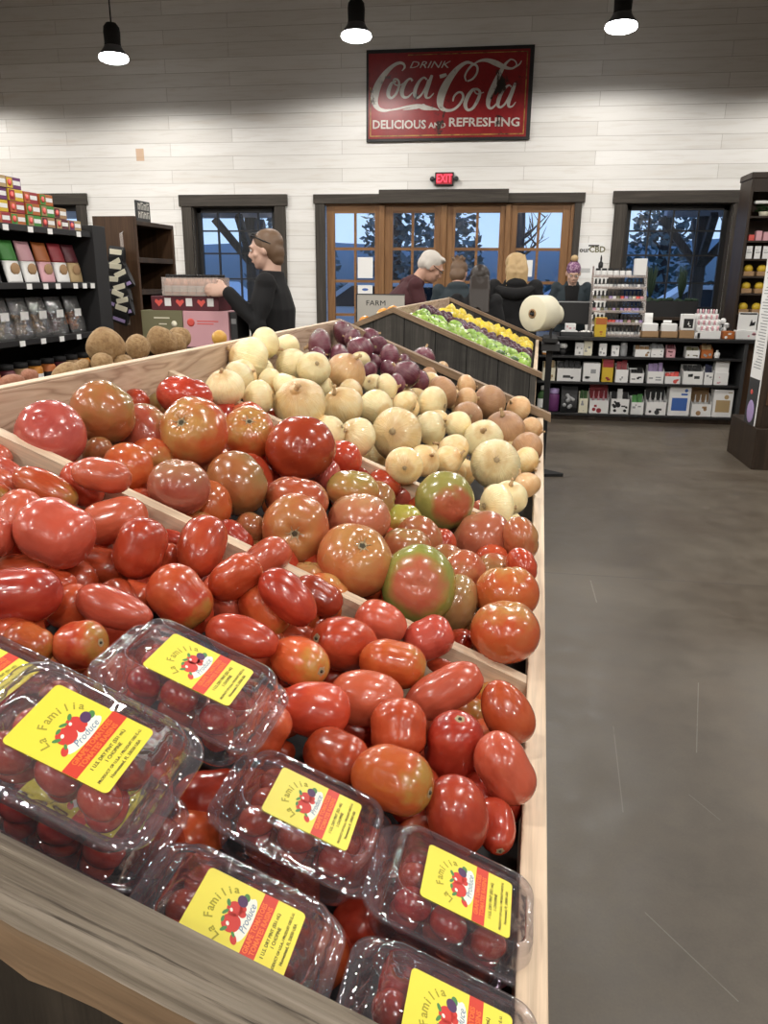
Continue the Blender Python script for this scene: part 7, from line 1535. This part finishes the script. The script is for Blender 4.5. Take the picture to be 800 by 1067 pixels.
def hand(b, w, d, up, s, curl=.5, sc=1.):
    """palm and five fingers; d points along the hand, up out of the back of the hand, s = +1 when the thumb lies towards d x up"""
    d = Vector(d).normalized(); up = (Vector(up) - d * Vector(up).dot(d)).normalized(); x = d.cross(up) * s; w = Vector(w)
    loft(b, [(w - d * .02 * sc, .024 * sc, .019 * sc), (w + d * .02 * sc, .033 * sc, .017 * sc), (w + d * .055 * sc, .041 * sc, .015 * sc), (w + d * .092 * sc, .040 * sc, .012 * sc)], 14, x)
    for k, L in enumerate((.070, .079, .074, .058)):
        p = w + d * (.088 - .004 * (k - 1.3) ** 2) * sc + x * (.030 - .020 * k) * sc; ang = 0; pts = [p - d * .02 * sc, p]; q = p
        for seg in range(3):
            ang += curl * (.5, .8, .6)[seg]; dd = d * math.cos(ang) - up * math.sin(ang); q = q + dd * L * (.42, .33, .25)[seg] * sc; pts.append(q)
        limb(b, pts, [.0090 * sc, .0090 * sc, .0084 * sc, .0078 * sc, .0068 * sc], 8)
    p = w + x * .026 * sc + d * .018 * sc; t1 = p + (x * .75 + d * .6 - up * .25) * .038 * sc; t2 = t1 + (d * .9 + x * .2 - up * .4 * (curl + .3)) * .034 * sc
    limb(b, [w + d * .01 * sc, p, t1, t2], [.013 * sc, .0125 * sc, .0105 * sc, .0085 * sc], 8)
def head(b, Hm, jaw=1.):
    def bl(c, r, s=16, q=11): b.ball((0, 0, 0), r, s, q, M=Hm @ T(*c))
    bl((0, -.008, .022), (.074, .096, .098)); bl((0, .030, -.040), (.060 * jaw, .066, .072)); bl((0, .062, -.082), (.030 * jaw, .028, .024)); bl((0, .083, .030), (.050, .018, .020))
    b.tube([tuple(Hm @ Vector(p)) for p in ((0, .090, .022), (0, .106, -.008), (0, .112, -.022))], [.009, .011, .013], 8)
    bl((0, .102, -.024), (.017, .013, .011)); bl((0, .088, -.052), (.024, .012, .009))
    for s in (-1, 1): bl((s * .076, -.004, -.006), (.009, .020, .030)); bl((s * .042, .062, -.018), (.022, .022, .020))
def person(label, Mx, P, skin, hair, top, legs, shoes='matte_black', vox=.010, hh=1., jaw=1., extra=None):
    """P: joints in the person's own frame (facing +y, x to their right hand)"""
    e = thing('person', label, 'person', Mx)
    b = MB(); sc = P.get('s', 1.); pel, che, nek, hd = (Vector(P[k]) for k in ('pelvis', 'chest', 'neck', 'head'))
    Hm = Matrix.Translation(hd) @ Euler(P.get('hrot', (0, 0, 0))).to_matrix().to_4x4() @ Matrix.Scale(hh, 4)
    head(b, Hm, jaw); Hi = Hm @ Vector((0, -.03, -.05))
    limb(b, [che + (nek - che) * .6, nek, Hi], [.062, .054, .052])
    loft(b, [(pel - Vector((0, 0, .06)), .14, .10), (pel, .165, .115), (pel + (che - pel) * .45, .138, .10), (che, .165, .115), (che + (nek - che) * .62, .14, .085), (nek - (nek - che) * .1, .07, .06)])
    for s in (-1, 1):
        S = Vector(P['sh'][0 if s < 0 else 1]); E_ = Vector(P['el'][0 if s < 0 else 1]); Wr = Vector(P['wr'][0 if s < 0 else 1])
        limb(b, [che + (nek - che) * .45 + Vector((s * .08, 0, 0)), S, S + (E_ - S) * .5, E_, E_ + (Wr - E_) * .4, Wr], [.060, .050, .045, .039, .037, .026])
        hv = P.get('hand', {}).get(s, ((Wr - E_).normalized(), Vector((s, 0, 0)))); hand(b, Wr, hv[0], hv[1], P.get('thumb', {}).get(s, -s), P.get('curl', .45), 1.0)
        Hp = pel + Vector((s * .09, 0, -.04)); K = Vector((s * .10, .02, .49 * sc)); A = Vector((s * .10, -.02, .09)); limb(b, [Hp, Hp + (K - Hp) * .5, K, K + (A - K) * .4, A], [.090, .076, .056, .055, .038])
    fuse(b, 'body', M[skin], e, vox, 2)
    # eyes and mouth
    for s in (-1, 1):
        q = MB(); q.ball((0, 0, 0), (.013, .007, .008), 10, 7, M=Hm @ T(s * .031, .089, .012)); q.build('eye', M['white_paper'], e); q = MB(); q.ball((0, 0, 0), (.006, .004, .006), 8, 6, M=Hm @ T(s * .031, .0945, .012)); q.build('iris', M['hair_dark'], e)
        q = MB(); q.tube([tuple(Hm @ Vector(p)) for p in ((s * .015, .099, .033), (s * .033, .096, .037), (s * .050, .084, .030))], [.0035, .004, .0025], 6); q.build('eyebrow', M[hair], e)
    q = MB(); q.ball((0, 0, 0), (.023, .006, .006), 12, 6, M=Hm @ T(0, .0985, -.053)); q.build('lips', M['coral'] if P.get('lips') else M['skin'], e)
    # top
    b = MB(); g = P.get('girth', 1.); hem = pel - Vector((0, 0, P.get('hem', .10)))
    loft(b, [(hem, .190 * g, .145 * g), (pel + Vector((0, 0, .02)), .188 * g, .142 * g), (pel + (che - pel) * .5, .170 * g, .130 * g), (che, .190 * g, .140 * g), (che + (nek - che) * .45, .170 * g, .110 * g), (che + (nek - che) * .85, .085, .078), (nek + (Hi - nek) * .12, .070, .068)])
    for s in (-1, 1):
        S = Vector(P['sh'][0 if s < 0 else 1]); E_ = Vector(P['el'][0 if s < 0 else 1]); Wr = Vector(P['wr'][0 if s < 0 else 1]); f = E_ + (Wr - E_) * .93
        limb(b, [che + (nek - che) * .4 + Vector((s * .08, 0, 0)), S, S + (E_ - S) * .5, E_, E_ + (Wr - E_) * .5, f], [.074, .062 * g, .060 * g, .054, .047, .041])
    if P.get('collar'): b.ball(tuple(nek + Vector((0, -.05, -.02))), (.11, .07, .055), 14, 9)
    fuse(b, P.get('topname', 'sweater'), M[top], e, vox, 4)
    b = MB()
    loft(b, [(pel - Vector((0, 0, .10)), .165, .125), (pel + Vector((0, 0, .06)), .168, .122)])
    for s in (-1, 1): Hp = pel + Vector((s * .09, 0, -.06)); K = Vector((s * .10, .02, .49 * sc)); A = Vector((s * .10, -.02, .08)); limb(b, [Hp, Hp + (K - Hp) * .5, K, A], [.105, .092, .072, .062])
    fuse(b, 'trousers', M[legs], e, .014, 2)
    for s in (-1, 1): q = MB(); loft(q, [((s * .10, -.075, .045), .035, .040), ((s * .10, 0, .045), .043, .045), ((s * .10, .10, .034), .046, .033), ((s * .10, .175, .026), .030, .024)], 12); q.build('shoe', M[shoes], e)
    return e, Hm
def hairdo(e, Hm, m, kind, seed):
    b = MB(); rs = random.Random(seed)
    def bl(c, r): b.ball((0, 0, 0), r, 18, 12, M=Hm @ T(*c))
    if kind == 'short': bl((0, -.022, .046), (.081, .096, .086)); bl((0, -.060, .010), (.070, .058, .070)); bl((.02, .045, .098), (.05, .035, .022)); bl((-.02, .04, .097), (.05, .035, .022)); bl((.070, -.03, .01), (.014, .035, .05)); bl((-.070, -.03, .01), (.014, .035, .05))
    elif kind == 'bob':
        bl((0, -.022, .044), (.083, .098, .086)); bl((0, -.050, -.012), (.080, .064, .078)); bl((0, -.056, -.062), (.066, .046, .045))
        for s in (-1, 1): bl((s * .068, -.030, .022), (.018, .046, .055))
    elif kind == 'full':
        bl((0, -.024, .048), (.100, .110, .088)); bl((0, -.055, -.03), (.104, .080, .09)); bl((0, -.058, -.10), (.098, .062, .075))
        for k in range(26): x = rs.uniform(-.088, .088); z0 = rs.uniform(-.02, .06); b.tube([tuple(Hm @ Vector(p)) for p in ((x * .8, -.10, z0 + .05), (x, -.128, z0 - .05), (x * 1.08 + rs.uniform(-.01, .01), -.11, -.14 - rs.uniform(0, .04)))], [.012, .013, .006], 6)
    elif kind == 'long':
        bl((0, -.022, .044), (.084, .100, .090)); bl((0, -.055, -.04), (.080, .066, .095)); 
        for k in range(22): x = rs.uniform(-.075, .075); b.tube([tuple(Hm @ Vector(p)) for p in ((x, -.085, .02), (x * 1.1, -.12, -.10), (x * 1.2, -.13, -.24 - rs.uniform(0, .06)))], [.018, .017, .007], 6)
    elif kind == 'tousled':
        bl((0, -.022, .046), (.086, .102, .090)); bl((0, -.055, -.03), (.080, .066, .08))
        for k in range(22): a = rs.uniform(-1.2, 1.2); b.tube([tuple(Hm @ Vector(p)) for p in ((.05 * math.sin(a), -.06, .09), (.085 * math.sin(a), -.09 - .03 * math.cos(a), .10 + rs.uniform(0, .05)))], [.016, .005], 6)
    fuse(b, 'hair', M[m], e, .008, 3)
def facing(u, v, ang): return Matrix.Translation(BW(u, v, 0)) @ Matrix.Rotation(-AX + ang, 4, 'Z')
V3 = Vector
STAND = dict(pelvis=(0, 0, .94), chest=(0, .005, 1.24), neck=(0, -.005, 1.45), head=(0, .045, 1.57), sh=((-.175, 0, 1.39), (.175, 0, 1.39)), el=((-.225, -.03, 1.12), (.225, -.03, 1.12)), wr=((-.22, .06, .88), (.22, .06, .88)))
# 1 the woman stacking drinks: stands beyond the table, turned towards the cartons
P = dict(STAND); P.update(head=(0, .028, 1.575), hrot=(R(-9), 0, 0), el=((-.245, .04, 1.15), (.215, .10, 1.12)), wr=((-.235, .215, 1.345), (.13, .335, 1.30)), hand={-1: (V3((.05, 1, .06)), V3((-1, 0, .25))), 1: (V3((-.1, 1, .05)), V3((.9, 0, .4)))}, curl=.55, girth=1.02)
e, Hm = person('woman in a black sweater with brown bobbed hair, holding the tray of drinks', facing(-1.60, 4.62, R(97)) @ T(0, 0, .0), P, 'skin_pale', 'hair_brown', 'cloth_black', 'denim', vox=.008, hh=.95)
hairdo(e, Hm, 'hair_brown', 'bob', 1)
q = MB()
for s in (-1, 1): q.ball((0, 0, 0), (.030, .010, .020), 12, 7, M=Hm @ T(s * .034, .064, .098) @ Matrix.Rotation(R(50), 4, 'X')); q.tube([tuple(Hm @ Vector(p)) for p in ((s * .064, .06, .095), (s * .084, .0, .06), (s * .082, -.05, .03))], .004, 6)
q.build('sunglasses', M['black'], e)
# 2 the white haired man leaning forward
P = dict(STAND); P.update(pelvis=(0, -.10, .93), chest=(0, .04, 1.22), neck=(0, .16, 1.42), head=(0, .27, 1.515), hrot=(R(-32), 0, 0), sh=((-.18, .10, 1.37), (.18, .10, 1.37)), el=((-.225, .16, 1.10), (.225, .16, 1.10)), wr=((-.17, .38, 1.02), (.17, .38, 1.02)), girth=1.08, topname='jacket', collar=1)
e, Hm = person('white haired man in a dark maroon jacket bending over behind the apples', facing(-1.20, 6.78, R(-68)), P, 'skin', 'hair_white', 'cloth_maroon', 'cloth_grey', vox=.009, hh=1.06)
hairdo(e, Hm, 'hair_white', 'short', 2)
q = MB(); q.tube([tuple(Hm @ Vector(p)) for p in ((-.060, .085, .012), (-.03, .106, .014), (0, .108, .016), (.03, .106, .014), (.060, .085, .012), (.080, .0, .015))], .003, 6); q.tube([tuple(Hm @ Vector(p)) for p in ((-.060, .085, .012), (-.080, .0, .015))], .003, 6); q.build('glasses', M['matte_black'], e)
# 3 person in a dark jacket with tousled brown hair, back turned
P = dict(STAND); P.update(s=.95, pelvis=(0, -.02, .90), chest=(0, .04, 1.18), neck=(0, .09, 1.37), head=(.01, .17, 1.475), hrot=(R(-22), 0, R(-14)), sh=((-.185, .06, 1.31), (.185, .06, 1.31)), el=((-.235, .10, 1.04), (.235, .10, 1.04)), wr=((-.18, .30, 1.0), (.18, .30, 1.0)), girth=1.12, topname='jacket', collar=1)
e, Hm = person('person with tousled brown hair in a dark jacket, back turned, beside the old man', facing(-.81, 7.85, R(6)), P, 'skin', 'hair_brown', 'cloth_teal', 'denim', vox=.011)
hairdo(e, Hm, 'hair_brown', 'tousled', 3)
# 4 dark haired person with long hair between the two others
P = dict(STAND); P.update(s=.9, pelvis=(0, 0, .86), chest=(0, .02, 1.12), neck=(0, .03, 1.30), head=(0, .09, 1.405), hrot=(R(-14), 0, R(20)), sh=((-.17, .02, 1.25), (.17, .02, 1.25)), el=((-.215, .02, .99), (.215, .02, .99)), wr=((-.17, .22, .95), (.17, .22, .95)), topname='jacket')
e, Hm = person('person with long dark hair in black, back turned, beside the blonde woman', facing(-.535, 6.66, R(-14)), P, 'skin', 'hair_dark', 'cloth_black', 'cloth_black', vox=.011)
hairdo(e, Hm, 'hair_dark', 'long', 4)
# 5 blonde woman in a black hooded coat, back turned
P = dict(STAND); P.update(pelvis=(0, 0, .93), chest=(0, .01, 1.22), neck=(0, .02, 1.41), head=(0, .075, 1.525), hrot=(R(-8), 0, R(8)), sh=((-.19, .01, 1.355), (.19, .01, 1.355)), el=((-.255, 0, 1.08), (.255, 0, 1.08)), wr=((-.20, .20, 1.0), (.20, .20, 1.0)), girth=1.20, topname='hooded_coat', collar=1)
e, Hm = person('blonde woman in a black hooded coat, back turned, at the checkout', facing(-.245, 7.5, R(3)), P, 'skin', 'hair_blonde', 'cloth_black', 'denim', vox=.010)
hairdo(e, Hm, 'hair_blonde', 'full', 5)
q = MB(); loft(q, [((-.16, -.10, 1.345), .03, .04), ((-.09, -.145, 1.31), .05, .055), ((0, -.165, 1.295), .055, .06), ((.09, -.145, 1.31), .05, .055), ((.16, -.10, 1.345), .03, .04)], 12, Vector((0, 0, 1))); fuse(q, 'hood', M['cloth_black'], e, .010, 3)
# 6 the cashier behind the counter, facing us and looking down
P = dict(STAND); P.update(pelvis=(0, 0, .93), chest=(0, .02, 1.19), neck=(0, .05, 1.38), head=(0, .13, 1.475), hrot=(R(-26), 0, 0), sh=((-.17, .03, 1.325), (.17, .03, 1.325)), el=((-.235, .02, 1.07), (.235, .02, 1.07)), wr=((-.12, .24, 1.02), (.12, .24, 1.02)), topname='cardigan')
e, Hm = person('cashier in a dark cardigan and purple patterned head scarf, looking down', Matrix.Translation((.745, 9.40, .02)) @ Matrix.Rotation(R(180), 4, 'Z'), P, 'skin_pale', 'hair_blonde', 'cloth_teal', 'cloth_black', vox=.008)
b = MB(); b.ball((0, 0, 0), (.079, .101, .085), 20, 13, M=Hm @ T(0, -.010, .050)); b.ball((0, 0, 0), (.07, .06, .06), 14, 9, M=Hm @ T(0, -.06, .0)); fuse(b, 'head_scarf', M['scarf'], e, .007, 2)
q = MB(); q.ball((0, 0, 0), (.042, .042, .036), 14, 9, M=Hm @ T(0, -.045, .155)); q.build('hair_bun', M['hair_blonde'], e)
q = MB(); n = Vector(P['neck']); q.add([(-.055, .115, 1.395), (.055, .115, 1.395), (0, .168, 1.245), (-.075, .08, 1.40), (.075, .08, 1.40)], [(0, 2, 1), (3, 2, 0), (1, 2, 4)]); 
b = MB(); loft(b, [((0, .085, 1.40), .055, .03), ((0, .115, 1.34), .040, .035), ((0, .138, 1.27), .012, .026)], 12); fuse(b, 'neckline', M['skin_pale'], e, .006, 1)
b = MB(); loft(b, [((0, .095, 1.34), .085, .055), ((0, .115, 1.22), .080, .060), ((0, .11, 1.05), .085, .065)], 14); fuse(b, 'black_top', M['cloth_black'], e, .008, 2)
# ---------------------------------------------------------------- dusk sky, camera, exposure
w = bpy.data.worlds.new('dusk'); w.use_nodes = True; SC.world = w; t = w.node_tree; bg = t.nodes['Background']
tc = t.nodes.new('ShaderNodeTexCoord'); mp = t.nodes.new('ShaderNodeSeparateXYZ'); cr = t.nodes.new('ShaderNodeValToRGB'); nz = t.nodes.new('ShaderNodeTexNoise'); ad = t.nodes.new('ShaderNodeMath')
nz.inputs['Scale'].default_value = 5; ad.operation = 'MULTIPLY_ADD'; ad.inputs[1].default_value = .12
t.links.new(tc.outputs['Generated'], mp.inputs[0]); t.links.new(tc.outputs['Generated'], nz.inputs['Vector']); t.links.new(nz.outputs['Fac'], ad.inputs[0]); t.links.new(mp.outputs[2], ad.inputs[2]); t.links.new(ad.outputs[0], cr.inputs[0])
cr.color_ramp.elements[0].position = .0; cr.color_ramp.elements[0].color = (.55, .72, .95, 1); cr.color_ramp.elements[1].position = .6; cr.color_ramp.elements[1].color = (.16, .33, .75, 1)
t.links.new(cr.outputs[0], bg.inputs['Color']); bg.inputs['Strength'].default_value = SKY
cam = bpy.data.cameras.new('camera'); co = bpy.data.objects.new('camera', cam); COL.objects.link(co); SC.camera = co
yaw, pit, rol = R(8.5), R(16.9), R(.5)
f = Vector((-math.sin(yaw) * math.cos(pit), math.cos(yaw) * math.cos(pit), -math.sin(pit))); r = Vector((math.cos(yaw), math.sin(yaw), 0)); u = r.cross(f)
r2 = r * math.cos(rol) + u * math.sin(rol); u2 = u * math.cos(rol) - r * math.sin(rol)
m = Matrix((r2, u2, -f)).transposed().to_4x4(); m.translation = (0, 0, EYE); co.matrix_world = m
cam.sensor_fit = 'VERTICAL'; cam.sensor_height = 36; cam.lens = 36 * 800 / 1067; cam.clip_start = .02; cam.clip_end = 200
vs = SC.view_settings; vs.view_transform = 'Standard'; vs.look = 'None'; vs.gamma = 1; vs.use_curve_mapping = False; vs.exposure = EXPO
SC.cycles.use_denoising = True; SC.cycles.max_bounces = 8; SC.cycles.transparent_max_bounces = 20; SC.cycles.diffuse_bounces = 3; SC.cycles.glossy_bounces = 3; SC.cycles.sample_clamp_indirect = 8
SC.cycles.caustics_reflective = False; SC.cycles.caustics_refractive = False
